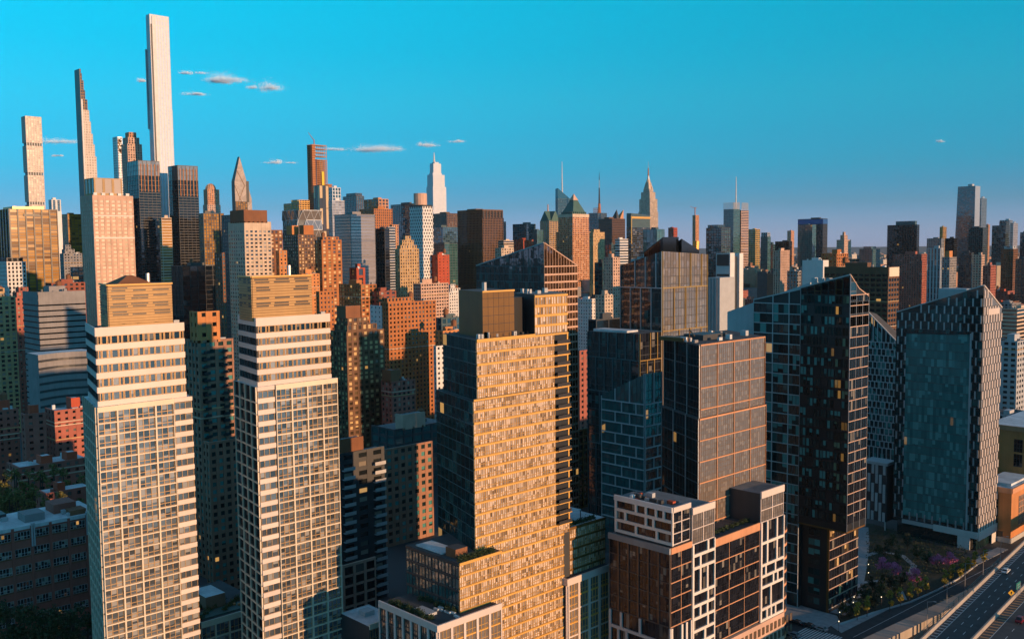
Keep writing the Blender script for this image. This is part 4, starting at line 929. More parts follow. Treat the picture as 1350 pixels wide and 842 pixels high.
# ---- two cream towers
def cream_tower(label, cx, cyy, t, xw, sk, wn_, mirror, zlow, ph, rows, near=1.0):
    P = at(cx, cyy, t); th = thing('cream_tower', label, 'tower', (P.x, P.y, 0), group='pair of cream gridded towers')
    zr = P.z; dW = xw; e = (-math.cos(R(sk)), math.sin(R(sk)))
    nw = (0, 0); ne = (e[0]*wn_, e[1]*wn_); sw = (0, dW); se = (ne[0], dW+ne[1])
    note(P, wn_, dW, zr, label)
    poly_body(th, 'upper_block', [ne, nw, sw, se], zlow, zr-1.0, 'dgrey')
    lx = .9
    poly_body(th, 'lower_block', [(ne[0]-1.5, ne[1]-1.0), (lx, -1.0), (lx, dW+1.1), (se[0]-1.5, se[1]+1.1)], 0, zlow, 'dgrey', 'roofl')
    # upper floors: white bands and ribbon windows
    fw_ = Face(th, nw, sw); fn = Face(th, ne, nw)
    nrow = 5; band = 2.2; per = (zr-band-zlow)/nrow
    pat = [.55,.9,.55,1.1,.6,.95,.6,.95,.8,.8,.95,.95,.6,.95,.55,1.1,.55]; sm = sum(pat); tot = dW-.5
    for f, Lf in ((fw_, dW), (fn, wn_)):
        f.bar('parapet_band', -.02 if f is fn else -.3, Lf+(.3 if f is fn else 0), zr-band, zr, 'pinkwhite', .32 if f is fw_ else .30)
        for k in range(nrow):
            z1 = zr-band-k*per; z0 = z1-per*.58
            f.bar('spandrel_band', -.02 if f is fn else -.3, Lf+(.3 if f is fn else 0), z1-per+.02, z0, 'pinkwhite', .32 if f is fw_ else .30)
            if f is fw_:
                u = .25
                for q in pat:
                    wd = tot*q/sm; f.win(u+.06, u+wd-.06, z0+.02, z1-.02, 1, 1, 'bluegrey' if k else 'dark', 'tanframe', fr=.2, pr=.16); u += wd
            else:
                n = max(3, int(Lf/2.4))
                for i in range(n): f.win(.2+i*(Lf-.4)/n, .2+(i+1)*(Lf-.4)/n-.05, z0+.02, z1-.02, 1, 1, 'dark', 'dgrey')
    # lower: cream frame of bays with a banded strip beside it
    lw = dW+2.1; fl = Face(th, (lx, -1.0), (lx, dW+1.1)); fln = Face(th, (ne[0]-1.5, ne[1]-1.0), (lx, -1.0))
    fh = (zlow-0)/27.0; fh = 3.05
    su0, su1 = (lw-5.0, lw) if not mirror else (0, 5.0)
    gu0, gu1 = (0, lw-5.2) if not mirror else (5.2, lw)
    bw = (gu1-gu0)/4
    fl.bar('top_beam', gu0, gu1, zlow-1.1, zlow+.25, 'cream', .75)
    fl.bar('strip_parapet', su0, su1, zlow-.9, zlow+.2, 'pinkwhite', .35)
    for i in range(5):
        c = gu0+i*bw; fl.bar('pier', max(gu0, c-.2), min(gu1, c+.2), zlow-1.1-rows*fh, zlow-1.1, 'cream', .66)
    for k in range(rows):
        z1 = zlow-1.1-k*fh; z0 = z1-fh
        fl.bar('beam', gu0, gu1, z0, z0+.30, 'cream', .60)
        for i in range(4): fl.win(gu0+i*bw+.21, gu0+(i+1)*bw-.21, z0+.31, z1-.01, 3, 2, 'bluegrey', 'tanframe', fr=.16, pr=.2)
        fl.bar('spandrel_band', su0, su1, z0, z0+1.25, 'pinkwhite', .34)
        fl.win(su0+.15, su1-.15, z0+1.27, z1-.02, 3, 1, 'bluegrey', 'tanframe', split=(0,.3,.62,1), fr=.13, pr=.18)
    # north side
    Ln = fln.L; n = max(3, int(Ln/3.6))
    for i in range(n+1): fln.bar('north_pier', max(0, i*Ln/n-.16), min(Ln, i*Ln/n+.16), 0, zlow+.2, 'cream', .36)
    for k in range(rows):
        z0 = zlow-1.1-(k+1)*fh; fln.bar('north_beam', 0, Ln, z0, z0+.34, 'cream', .30)
        b = 0
    gm_ = MB(); e2 = fln.e
    A = fln.p(0, .04); B = fln.p(Ln, .04)
    gm_.face(((A[0],A[1],0), (B[0],B[1],0), (B[0],B[1],zlow), (A[0],A[1],zlow)), 0, ((0,0),(n*2,0),(n*2,zlow/fh),(0,zlow/fh)))
    gm_.build('north_glazing', G['dark'], th)
    # penthouse with louvre boards, coping and roof gear
    y0, y1, hp, inset = ph
    pe = [(e[0]*wn_*.72-inset, e[1]*wn_*.72+y0), (-inset, y0), (-inset, y1), (e[0]*wn_*.72-inset, e[1]*wn_*.72+y1)]
    po = poly_body(th, 'penthouse', pe, zr-1.05, zr-1+hp, 'bronze')
    fp_ = Face(th, (-inset, y0), (-inset, y1)); fq = Face(th, pe[0], pe[1])
    nb = 16; bh = (hp-.5)/nb; rr = random.Random(5+int(cx))
    for f in (fp_, fq):
        for k in range(nb):
            zz = zr-.9+k*bh
            f.bar('louvre_board', 0, f.L, zz, zz+bh*.80, 'louvre', .22, parent=None)
            segs = [(.02,.30),(.34,.62),(.68,.97)]
            if k > 3 and k % 3 != 1:
                for (a, c) in segs:
                    if rr.random() < .72: f.bar('vent_slot', a*f.L+rr.uniform(0,.8), c*f.L-rr.uniform(0,.8), zz+bh*.2, zz+bh*.75, 'black', .02, o=.225)
        f.bar('coping', -.2, f.L+.2, zr-1+hp-.15, zr-1+hp+.25, 'goldtan', .4)
    g_ = MB(); g_.cyl((-inset-3, y1-5, zr-1+hp), (-inset-3, y1-5, zr+hp+1.8), .55, .55, 10); g_.build('flue', W['silver'], th)
    if not mirror:
        m_ = MB(); cxx, cyz = -inset-4.5, (y0+y1)/2-1; z_ = zr-1+hp+.02
        for q in (((-5,-5),(5,-5)), ((5,-5),(5,5)), ((5,5),(-5,5)), ((-5,5),(-5,-5))):
            m_.face(((cxx+q[0][0]*.8, cyz+q[0][1], z_), (cxx+q[1][0]*.8, cyz+q[1][1], z_), (cxx+q[1][0]*.15, cyz+q[1][1]*.15, z_+2.3), (cxx+q[0][0]*.15, cyz+q[0][1]*.15, z_+2.3)))
        m_.face([(cxx+a*.15*5, cyz+c*.15*5, z_+2.3) for a, c in ((-1,-1),(1,-1),(1,1),(-1,1))])
        m_.build('hip_roof', W['brown'], th)
    for k in range(5):
        m_ = MB(); yy = dW*(k+.5)/5+rr.uniform(-1,1); s_ = rr.uniform(.4,.8); m_.box(-1.6-s_, -1.6, yy, yy+s_*2, zr-1, zr-1+rr.uniform(.9,1.8)); m_.build('roof_unit', W['lgrey'], th)
    if near != 1: th.location = (P.x*near, P.y*near, CAMZ*(1-near)); th.scale = (near, near, near); b = MB(); b.box(-14, 1, -1, dW+1, -8, .02); b.build('plinth', W['lgrey'], th)
    return th, P, zr
cream_tower('cream gridded tower with hip roofed tan penthouse, the left of two', 126, 432, 240, 23.0, 14, 21, False, 82.3, (4.0, 20.7, 11.4, 1.6), 22, .95)
cream_tower('cream gridded tower with flat tan penthouse, the right of two', 338, 419, 250, 22.3, 10.6, 15, True, 85.6, (-.2, 17.6, 11.6, 1.4), 24, .94)

th = thing('cream_podium', 'low cream framed podium with a roof garden between the two cream towers', 'building', (-245, 115, 0)); OCC.append((-275, -245, 115, 136, 19))
poly_body(th, 'main_block', [(-30,0), (0,0), (0,21), (-30,21)], 0, 19.2, 'dgrey', 'roofd')
f = Face(th, (0,0), (0,21)); f.bar('parapet', 0, 21, 18.4, 20.0, 'cream', .5)
for i in range(6): f.bar('pier', max(0,i*4.2-.2), min(21,i*4.2+.2), 0, 18.4, 'cream', .45)
for k in range(5):
    f.bar('beam', 0, 21, 14.6-k*3.8, 15.0-k*3.8, 'cream', .4)
    for i in range(5): f.win(i*4.2+.22, (i+1)*4.2-.22, 15.02-k*3.8, 18.35-k*3.8, 3, 2, 'bluegrey', 'tanframe', fr=.14)
poly_body(th, 'garden_pavilion', [(-18,6), (-9,6), (-9,12), (-18,12)], 19.2, 23.0, 'sienna', 'roofl')
poly_body(th, 'garden_lawn', [(-8,2), (-3,2), (-3,18), (-8,18)], 19.2, 19.6, 'copper', 'copper')
for k in range(4):
    b = MB(); b.box(-7+k*1.3, -6.2+k*1.3, 13+k, 13.8+k, 19.2, 20.1); b.build('garden_planter', W['orange'], th)
th = thing('low_annex', 'low flat annex with pale roof at the foot of the right cream tower', 'building', (-199.3, 138.7, 0)); OCC.append((-213, -199, 138, 148, 25))
poly_body(th, 'main_block', [(-13,0), (0,0), (0,9), (-13,9)], 0, 25.0, 'dgrey', 'roofl')
f = Face(th, (0,0), (0,9)); f.bar('parapet', 0, 9, 24.2, 25.6, 'cream', .4)
for i in range(3): f.win(i*3.0+.2, i*3.0+2.8, 20.5, 23.9, 3, 2, 'bluegrey', 'tanframe')
b = MB(); b.box(-9, -6, 3, 6, 25.0, 26.2); b.build('roof_unit', W['lgrey'], th)

# ---- golden stepped glass tower in the centre
P = at(628, 448, 250); SK = 18
th = thing('golden_glass_tower', 'golden sunlit glass tower with brown box penthouse and balcony column', 'tower', (P.x, P.y, 0))
e = (-math.cos(R(SK)), math.sin(R(SK)))
def para(y0, y1, x1, wd): return [(x1+e[0]*wd, y0+e[1]*wd), (x1, y0), (x1, y1), (x1+e[0]*wd, y1+e[1]*wd)]
ZR = P.z; WD = 23.5; FH = 3.05
poly_body(th, 'upper_block', para(0, 34.9, 0, WD), 81.2, ZR, 'dgrey', 'roofd')
poly_body(th, 'main_block', para(-1.6, 34.9, 0.25, WD+3), 0, 81.2, 'dgrey', 'roofd')
poly_body(th, 'roof_pavilion', para(21.5, 34.9, -.05, WD*.55), ZR-.02, 108.4, 'dgrey', 'roof')
poly_body(th, 'penthouse', para(4.3, 15.9, -2.2, WD*.7), ZR-.02, 109.7, 'bronze', 'roofd')
fph = Face(th, (-2.2, 4.3), (-2.2, 15.9))
for k in range(5): fph.bar('panel_joint', 0, 11.6, 98.6+k*2.3, 98.72+k*2.3, 'black', .03)
for k in range(1, 6): fph.bar('panel_joint', k*1.93, k*1.93+.08, 97.4, 109.6, 'black', .025)
fph.bar('coping', -.1, 11.7, 109.5, 109.95, 'goldtan', .2)
for k in range(3): fph.bar('stilt', .6+k*.0, .9+k*.0, 97.4, 99, 'lgrey', .6+k*.5)
m_ = MB(); m_.box(-3.4, -2.4, 5.2, 6.0, 109.6, 112.2); m_.build('chimney', W['lgrey'], th)
poly_body(th, 'dark_core', para(15.9, 21.4, -4.0, WD*.6), ZR-.02, 107.6, 'black', 'roofd')
note(P, WD, 35, 108, 'golden sunlit glass tower'); OCC[-1] = (P.x*.94-28, P.x*.94+6, P.y*.94-20, P.y*.94+55, 40); OCC.append((P.x*.94-24, P.x*.94, P.y*.94, P.y*.94+33, 105))
fw_ = Face(th, (0, 0), (0, 34.9)); fl = Face(th, (.25, -1.6), (.25, 34.9)); fr_ = Face(th, (-.05, 21.5), (-.05, 34.9))
# pavilion floors
for k in range(4):
    z1 = 107.6-k*2.75
    fr_.bar('ledge', 0, 13.4, z1-.02, z1+.5, 'goldtan', .3)
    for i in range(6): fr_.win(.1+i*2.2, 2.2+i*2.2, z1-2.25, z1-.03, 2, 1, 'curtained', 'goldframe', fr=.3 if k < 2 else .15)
nfl = 40
for k in range(nfl):
    z1 = ZR-.3-k*FH; z0 = z1-FH
    f, u0, oo = (fw_, 0, 0) if z0 > 80.9 else (fl, 0, 0)
    uend = f.L if z1 > 41 else f.L-2.6
    if z0 < 0: break
    wind = uend-5.6 if z1 > 44 else uend
    f.bar('ledge', u0, uend, z1-.42, z1+.06, 'goldtan', .34)
    nb = 8; bw = wind/nb
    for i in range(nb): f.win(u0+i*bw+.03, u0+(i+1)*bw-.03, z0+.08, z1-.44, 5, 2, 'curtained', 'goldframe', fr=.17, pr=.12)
    if z1 > 44:
        # balcony niche: flat black panel painting the recess shade, slab, rail, person-height planter
        f.bar('recess_shade_panel', wind+.1, uend-.5, z0+.05, z1-.44, 'black', .04)
        b = f.bar('balcony', wind+.05, uend-.2, z0-.05, z0+.16, 'goldtan', 1.3)
        f.bar('railing', wind+.1, uend-.3, z0+.16, z0+1.15, 'rail', .05, o=1.2)
        if k % 3 == 0: f.bar('planter', wind+1, wind+2.6, z0+.17, z0+.8, 'bronze', .5, o=.4)
        f.bar('end_pier', uend-.5, uend, z0, z1-.44, 'goldtan', .2)
fl.bar('roof_rail', 0, 21, 81.2, 82.0, 'rail', .08)
for k in range(9): fw_.bar('roof_post', .4+k*2.3, .5+k*2.3, ZR, ZR+1.1, 'rail', .08)
fw_.bar('roof_coping', -.1, 21.4, ZR-.3, ZR+.15, 'goldtan', .4)
# dark north side: storey lines and panes
for (f, z0, z1) in ((Face(th, para(0,34.9,0,WD)[0], (0,0)), 81.3, ZR), (Face(th, para(-1.6,34.9,.25,WD+3)[0], (.25,-1.6)), 20, 81.2)):
    n = round((z1-z0)/FH); m = round(f.L/3.0)
    g_ = MB(); A = f.p(0, .05); B = f.p(f.L, .05)
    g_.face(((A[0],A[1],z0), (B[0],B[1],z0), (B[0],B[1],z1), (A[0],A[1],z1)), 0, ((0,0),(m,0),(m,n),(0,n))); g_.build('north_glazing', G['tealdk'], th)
    g_ = MB()
    for k in range(n+1): g_.bar(f.a, f.e, 0, f.L, 0, .12, z0+k*(z1-z0)/n-.12, z0+k*(z1-z0)/n+.06)
    for k in range(m+1): g_.bar(f.a, f.e, max(0,k*f.L/m-.05), min(f.L,k*f.L/m+.05), 0, .10, z0, z1)
    g_.build('north_mullions', W['teal'], th, stuff=True)
# west wing down to the podium on the left, with terrace
def rect(y0, y1, x1, wd): return [(x1-wd, y0), (x1, y0), (x1, y1), (x1-wd, y1)]
LWW, PDW = 22.0, 24.0
poly_body(th, 'left_wing', rect(-11, 3.7, 4.6, LWW), -8, 41.5, 'dgrey', 'roofd')
fg = Face(th, (4.6, -11), (4.6, 3.7))
for k in range(5):
    z1 = 41.3-k*FH
    fg.bar('ledge', 0, 14.7, z1-.42, z1+.3 if k == 0 else z1, 'goldtan', .34)
    for i in range(4): fg.win(i*3.67+.03, (i+1)*3.67-.03, z1-FH+.02, z1-.44, 5, 2, 'curtained', 'goldframe', fr=.16)
fgn = Face(th, (4.6-LWW, -11), (4.6, -11))
for k in range(5): fgn.bar('north_ledge', 0, fgn.L, 41.3-k*FH*1.1-.3, 41.3-k*FH*1.1, 'dgrey', .2)
for i in range(8):
    for k in range(4): fgn.win(i*LWW/8+.1, (i+1)*LWW/8-.1, 41-(k+1)*FH*1.1+.05, 41-k*FH*1.1-.35, 2, 1, 'teal', 'dgrey', fr=.12)
# white framed podium, left
poly_body(th, 'podium', rect(-21, .2, 8.0, PDW), -8, 28.6, 'dgrey', 'roofd')
fa = Face(th, (8.0, -21), (8.0, .2)); fb = Face(th, (8.0-PDW, -21), (8.0,-21))
for f, n in ((fa, 5), (fb, 7)):
    f.bar('podium_beam', -.02, f.L+(.0 if f is fa else .45), 27.6, 29.3, 'pinkwhite', .5 if f is fa else .48)
    bw = f.L/n
    for i in range(n+1): f.bar('podium_pier', max(0, i*bw-.35), min(f.L, i*bw+.35), 4, 27.6, 'pinkwhite', .44)
    for k in range(6):
        z1 = 27.5-k*3.6
        if k: f.bar('podium_sill', 0, f.L, z1-.1, z1+.25, 'goldtan' if f is fa else 'dgrey', .2)
        for i in range(n): f.win(i*bw+.36, (i+1)*bw-.36, z1-3.25, z1-.12, 3, 2, 'greypane' if f is fa else 'tealdk', 'goldtan' if f is fa else 'dgrey')
# right wing and its white framed base
poly_body(th, 'right_wing', [(-12, 35.1), (-1.0, 35.1), (-1.0, 52), (-12, 52)], 0, 39.6, 'dgrey', 'roofl')
fx = Face(th, (-1.0, 35.1), (-1.0, 52))
for k in range(5):
    z1 = 39.4-k*FH; fx.bar('ledge', 0, 16.9, z1-.5, z1+.3 if k == 0 else z1, 'bronze', .3)
    for i in range(4): fx.win(.4+i*4.1, .4+(i+1)*4.1-.05, z1-FH+.02, z1-.52, 5, 2, 'curtained', 'goldframe', fr=.16)
m_ = MB()
for i in range(2): m_.box(-9.5, -4.5, 38.5+i*3.4, 41.7+i*3.4, 42.5, 42.7)
m_.build('canopy_roof', W['roofl'], th, stuff=True)
m_ = MB()
for i in range(4): m_.box(-9.4+(i%2)*4.7, -9.2+(i%2)*4.7, 38.6+(i//2)*6.3, 38.8+(i//2)*6.3, 39.6, 42.5)
m_.build('canopy_posts', W['rail'], th, stuff=True)
poly_body(th, 'right_base', [(-14, 32.4), (1.6, 32.4), (1.6, 60), (-14, 60)], 0, 25.5, 'dgrey', 'roofd')
fb2 = Face(th, (1.6, 32.4), (1.6, 60)); fb3 = Face(th, (-14, 32.4), (1.6, 32.4))
fb2.bar('base_beam', 0, 27.6, 24.0, 26.0, 'pinkwhite', .5); fb3.bar('base_beam', 0, 16.1, 24.0, 26.0, 'pinkwhite', .48)
for i in range(7): fb2.bar('base_pier', max(0,i*4.6-.42), min(27.6,i*4.6+.42), 0, 24.0, 'pinkwhite', .44)
for i in range(4): fb3.bar('base_pier', max(0,i*5.2-.4), min(15.6,i*5.2+.4), 0, 24.0, 'pinkwhite', .42)
for k in range(6):
    z1 = 23.9-k*3.9; fb2.bar('base_sill', 0, 27.6, z1-3.9, z1-3.5, 'pinkwhite' if k % 2 else 'goldtan', .3)
    for i in range(6): fb2.win(i*4.6+.43, (i+1)*4.6-.43, z1-3.48, z1-.02, 3, 2, 'greypane', 'goldtan', fr=.14)
# terrace furniture: loungers, planters on the left podium
rr = random.Random(11)
m_ = MB(); m_.box(-5, 1, -18.5, -15.5, 28.6, 29.3); m_.build('terrace_skylight', W['lgrey'], th)
for i in range(7):
    m_ = MB(); x0 = rr.uniform(-3, 6); y0 = rr.uniform(-15, -12); m_.box(x0, x0+1.7, y0, y0+.6, 28.6, 29.05); m_.build('lounger', W['roofl'], th)
poly_body(th, 'terrace_pool_deck', [(-15, -9.5), (-4, -9.5), (-4, -4), (-15, -4)], 41.5, 41.8, 'roofl', 'roofl')
poly_body(th, 'terrace_bulkhead', [(-3, -9), (1, -9), (1, -5), (-3, -5)], 41.5, 43.8, 'brown', 'roofd')
rr = random.Random(31)
for k in range(10):
    m_ = MB(); x0 = -rr.uniform(1.2, 6); y0 = rr.uniform(.8, 20); m_.box(x0-.9, x0, y0, y0+rr.uniform(.5,1.2), ZR-.01, ZR+rr.uniform(.5,1.5)); m_.build('roof_unit', W[rr.choice(('lgrey','dgrey','roofl'))], th)
for k in range(7):
    m_ = MB(); x0 = -rr.uniform(1, 8); y0 = rr.uniform(22.5, 33); m_.box(x0-.9, x0, y0, y0+rr.uniform(.5,1.4), 108.38, 108.38+rr.uniform(.4,1.3)); m_.build('roof_unit', W[rr.choice(('lgrey','dgrey'))], th)
th.location = (P.x*.94, P.y*.94, 121*.06); th.scale = (.94, .94, .94)        # set nearer and smaller, so that the podium's shadow falls clear of it
b = MB(); b.box(-20, 8.0, -21, 60, -7.7, .02); b.build('plinth', W['lgrey'], th)

# ---- slate glass tower on a white framed podium
P = at(923, 454, 270); SK = 28; e = (-math.cos(R(SK)), math.sin(R(SK)))
th = thing('slate_glass_tower', 'slate glass tower with copper mullions above the white framed podium', 'tower', (P.x, P.y, 0))
Z3 = 72.5; LW = 33.6
poly_body(th, 'upper_block', para(0, LW, 0, 24), Z3, P.z, 'dgrey', 'roofd')
poly_body(th, 'lower_block', para(-.8, LW+.4, .3, 25), 0, Z3, 'dgrey', 'roofd')
note(P, 26, 35, P.z, 'slate glass tower with copper mullions')
RH = 6.1
for (f, zt, zb_) in ((Face(th, (0,0), (0,LW)), P.z, Z3), (Face(th, (.3,-.8), (.3,LW+.4)), Z3, 36)):
    n = int((zt-zb_)/RH+.6); bw = f.L/4
    for k in range(n):
        z1 = zt-.3-k*RH; z0 = max(z1-RH, zb_)
        f.bar('mullion_rail', 0, f.L, z1-.16, z1+.28 if k == 0 else z1+.16, 'salmon', .26)
        for i in range(4): f.win(i*bw+.1, (i+1)*bw-.1, z0+.17, z1-.17, 8, 4, 'greypane', 'bronze', fr=.06, pr=.07)
    for i in range(5): f.bar('mullion_post', max(0,i*bw-.11), min(f.L,i*bw+.11), zb_, zt, 'salmon', .30)
for (f, zt, zb_) in ((Face(th, para(0,LW,0,24)[0], (0,0)), P.z, Z3), (Face(th, para(-.8,LW,.3,25)[0], (.3,-.8)), Z3, 36)):
    n = int((zt-zb_)/RH+.6); bw = f.L/3
    for k in range(n):
        z1 = zt-.3-k*RH; z0 = max(z1-RH, zb_)
        f.bar('mullion_rail', 0, f.L, z1-.12, z1+.28 if k == 0 else z1+.12, 'dgrey', .22)
        for i in range(3): f.win(i*bw+.08, (i+1)*bw-.08, z0+.13, z1-.13, 4, 2, 'black', 'dgrey', fr=.08, pr=.07)
    for i in range(4): f.bar('mullion_post', max(0,i*bw-.12), min(f.L,i*bw+.12), zb_, zt, 'silver', .26)
rr = random.Random(17)
for k in range(14):
    m_ = MB(); x0 = -rr.uniform(2, 18); y0 = rr.uniform(2, 31); m_.box(x0-rr.uniform(.6,2), x0, y0, y0+rr.uniform(.6,2), P.z-.01, P.z+rr.uniform(.5,1.7)); m_.build('roof_unit', W[rr.choice(('lgrey','dgrey','grey','roofl'))], th)
m_ = MB(); m_.box(-13, -6, 10, 20, P.z, P.z+1.6); m_.build('roof_plant', W['dgrey'], th)
m_ = MB(); m_.box(-17, -8, 3, 7, P.z, P.z+1.1); m_.build('roof_plant', W['bronze'], th)
m_ = MB(); m_.cyl((-8,6,P.z), (-8,6,P.z+4), .15, .1, 6); m_.cyl((-8,6,P.z+3.4), (-3,1.5,P.z+2.2), .2, .2, 6); m_.build('window_washing_arm', W['bronze'], th)

# podium: blocks stepping along the street, white frames of unequal panes
PX, PY = -148.0, 198.0
th = thing('white_framed_podium', 'podium building with irregular white frames around dark glass', 'building', (PX, PY, 0))
OCC.append((PX-30, PX, PY, PY+62, 50))
def mond(f, u0, u1, z0, z1, seed, cw=5.2, ch=3.4, mat='boldwhite', gm='navy', th_=.72, pr=.5):
    "an irregular white frame: courses of unequal panes"
    rr = random.Random(seed); nz = max(1, round((z1-z0)/ch)); hh = (z1-z0)/nz
    k = 0
    while k < nz:
        st = 1 if rr.random() < .55 or k == nz-1 else 2
        za, zb_ = z1-(k+st)*hh, z1-k*hh
        f.bar('frame_rail', u0, u1, za, za+th_*1.1, mat, pr)
        cuts = [u0]; 
        while cuts[-1] < u1-.1:
            nx_ = cuts[-1]+rr.choice((.45, .6, 1.0, 1.25))*cw
            if u1-nx_ < cw*.4: nx_ = u1
            cuts.append(nx_)
        for a, c in zip(cuts[:-1], cuts[1:]):
            f.bar('frame_post', a, a+th_, za+th_*1.1, zb_, mat, pr-.012)
            f.win(a+th_, c if c == u1 else c-.01, za+th_*1.1, zb_-.01, max(1, round((c-a)/1.3)), max(1, st), gm, 'rail', fr=.06, pr=.08)
        f.bar('frame_post', u1-.02, u1+th_*.6, za, zb_, mat, pr-.02)
        k += st
def gridf(f, u0, u1, z0, z1, nu, nz, gm='navy', fm='salmon', pw=.14):
    bw = (u1-u0)/nu; hh = (z1-z0)/nz
    for k in range(nz):
        f.bar('floor_rail', u0, u1, z1-(k+1)*hh-.12, z1-(k+1)*hh+.12, fm, .22)
        for i in range(nu): f.win(u0+i*bw+pw/2, u0+(i+1)*bw-pw/2, z1-(k+1)*hh+.13, z1-k*hh-.13, max(2, round(bw/1.1)), 2, gm, 'rail', fr=.06, pr=.08)
    for i in range(nu+1): f.bar('floor_post', max(u0,u0+i*bw-pw/2), min(u1,u0+i*bw+pw/2), z0, z1, fm, .26)
def pblock(name, x0, x1, y0, y1, z1, roof='roof'): 
    b = MB(); b.box(x0, x1, y0, y1, 0, z1); return poly_body(th, name, [(x0,y0),(x1,y0),(x1,y1),(x0,y1)], 0, z1, 'dgrey', roof)
pblock('lower_corner_block', -20.4, .0, -1.0, 8.0, 43.2)
pblock('upper_corner_block', -19.6, -.5, 0.6, 8.4, 53.3)
pblock('second_block', -20, .15, 8.02, 18.3, 51.8)
pblock('centre_block', -16, -.2, 18.32, 41.4, 41.0, 'roofd')
pblock('right_block', -16, .1, 41.42, 54, 50.0)
f = Face(th, (-20.4,-1.0), (0,-1.0)); gridf(f, 0, 20.4, 22.6, 42.0, 6, 5, 'navy', 'dgrey', .3)
for i in range(5): f.bar('reflection_strip', 3.0+i*3.4, 3.35+i*3.4, 22.6, 42.0, 'umber', .3); f.bar('cornice', -.2, 20.6, 42.0, 43.6, 'lgrey', .5)  # umber strips stand in for brown reflections in the north glass
f = Face(th, (0,-1.0), (0,8)); gridf(f, 0, 9, 22.6, 42.0, 2, 5); f.bar('cornice', 0, 9, 42.0, 43.6, 'salmon', .45); mond(f, 0, 8.6, 12.2, 22.3, 5, 4.4, 3.3)
mond(Face(th, (-20.4,-1.0), (0,-1.0)), 0, 20.4, 3, 22.4, 3, 6.5, 4.8, 'lgrey')
f = Face(th, (-19.6,.6), (-.5,.6)); mond(f, 0, 19.1, 43.8, 52.6, 8, 5.6, 3.0, 'boldwhite'); f.bar('roof_band', -.2, 19.3, 52.5, 53.9, 'white', .55)
f = Face(th, (-.5,.6), (-.5,8.4)); gridf(f, 0, 7.4, 44, 52.5, 2, 3, 'navy', 'pinkwhite', .35); f.bar('roof_band', -.1, 7.5, 52.5, 53.9, 'pinkwhite', .5)
f = Face(th, (.15,8.02), (.15,18.3)); f.bar('roof_band', 0, 10.2, 50.6, 52.4, 'pinkwhite', .5); gridf(f, 0, 10.1, 42.5, 50.5, 2, 2, 'greypane', 'pinkwhite', .25); mond(f, 0, 10, 8, 42.4, 21, 5.4, 3.3)
f = Face(th, (-.2,18.32), (-.2,41.4)); f.bar('roof_band', 0, 23.0, 39.4, 41.6, 'salmon', .4); gridf(f, 0, 23.0, 12.5, 39.3, 3, 6)
f = Face(th, (.1,41.42), (.1,54)); f.bar('roof_band', 0, 12.5, 48.6, 50.6, 'pinkwhite', .5); gridf(f, 0, 12.4, 41.5, 48.5, 2, 2, 'greypane', 'pinkwhite', .3); mond(f, 0, 12.3, 12, 41.4, 33, 5.2, 3.4)
f = Face(th, (-.2,8.5), (-.2,54)); 
fs = Face(th, (.6,-1), (.6,61)); b = MB(); b.box(-20, .6, -.9, 54.5, 0, 11.8); b.build('stone_base', W['pink'], th)
for k in range(3):
    for i in range(24): fs.win(8+i*2.2, 9.2+i*2.2, 1.2+k*3.5, 3.4+k*3.5, 2, 1, 'greypane', 'bronze')
b = MB(); n = 10; R0 = 7.0; cx_, cy_ = -7.0, 54.0
arc = [(cx_+R0*math.cos(a), cy_+R0*math.sin(a)) for a in [k/n*math.pi/2 for k in range(n+1)]]
b.prism([(-16,54.02)]+[(p[0], p[1]) for p in arc]+[(-16,61)], 0, 40.0, 0, 1); b.build('rounded_corner', [G['navy'], W['roof']], th)
for k in range(9):
    z0 = 3.2+k*4.05; b = MB()
    for a, c in zip(arc[:-1], arc[1:]):
        o = lambda p, s_: (cx_+(p[0]-cx_)*s_, cy_+(p[1]-cy_)*s_)
        A, B, Cc, D = o(a,1.0), o(c,1.0), o(c,1.05), o(a,1.05)
        b.hexa(((A[0],A[1],z0),(D[0],D[1],z0),(Cc[0],Cc[1],z0),(B[0],B[1],z0),(A[0],A[1],z0+.8),(D[0],D[1],z0+.8),(Cc[0],Cc[1],z0+.8),(B[0],B[1],z0+.8)))
    b.build('curved_band', W['salmon'], th)
rr = random.Random(4)
for i in range(14):
    b = MB(); x0 = rr.uniform(-17, -4); y0 = rr.uniform(1.5, 6.5); b.box(x0, x0+rr.uniform(.6,2.2), y0, y0+rr.uniform(.5,1.4), 53.3, 53.3+rr.uniform(.3,1.4)); b.build('roof_unit', W[rr.choice(('lgrey','roofl','dgrey','redpanel'))], th)

# ---- peaked dark glass tower by the park
P = at(1121, 362, 302); th = thing('peaked_glass_tower', 'dark glass tower with peaked roof overhanging its base beside the park', 'tower', (P.x, P.y, 0))
OCC.append((P.x-38, P.x, P.y, P.y+30, 105)); NAMED.append((990, 1145, 362, 'peaked dark glass tower'))
s_ = 302/318; ZP = P.z; z56 = 121-(121-106.65)*s_; z92 = 121-(121-101.87)*s_; w56 = 17.9*s_; w92 = 37.0*s_; zw1 = 121-(121-106.57)*s_; zw2 = 121-(121-103.73)*s_
dW = 12.6; ZB = 29.5
b = MB()     # upper mass: sloping roof ridge from the corner
def slab(b, pts_top, pts_bot, m=0): 
    n = len(pts_top)
    for i in range(n):
        j = (i+1) % n; b.face((pts_bot[i], pts_bot[j], pts_top[j], pts_top[i]), m)
    b.face(pts_top, m); b.face(pts_bot[::-1], m)
top = [(-w56,0,z56), (0,0,ZP), (0,dW*.46,zw1), (0,dW,zw2), (-w56,26,z56-8)]
slab(b, top, [(p[0], p[1], ZB) for p in top]); b.build('upper_block', W['black'], th)
fN = Face(th, (-w56,0), (0,0)); fW_ = Face(th, (0,0), (0,dW))
FHp = 3.35; nfl = 23
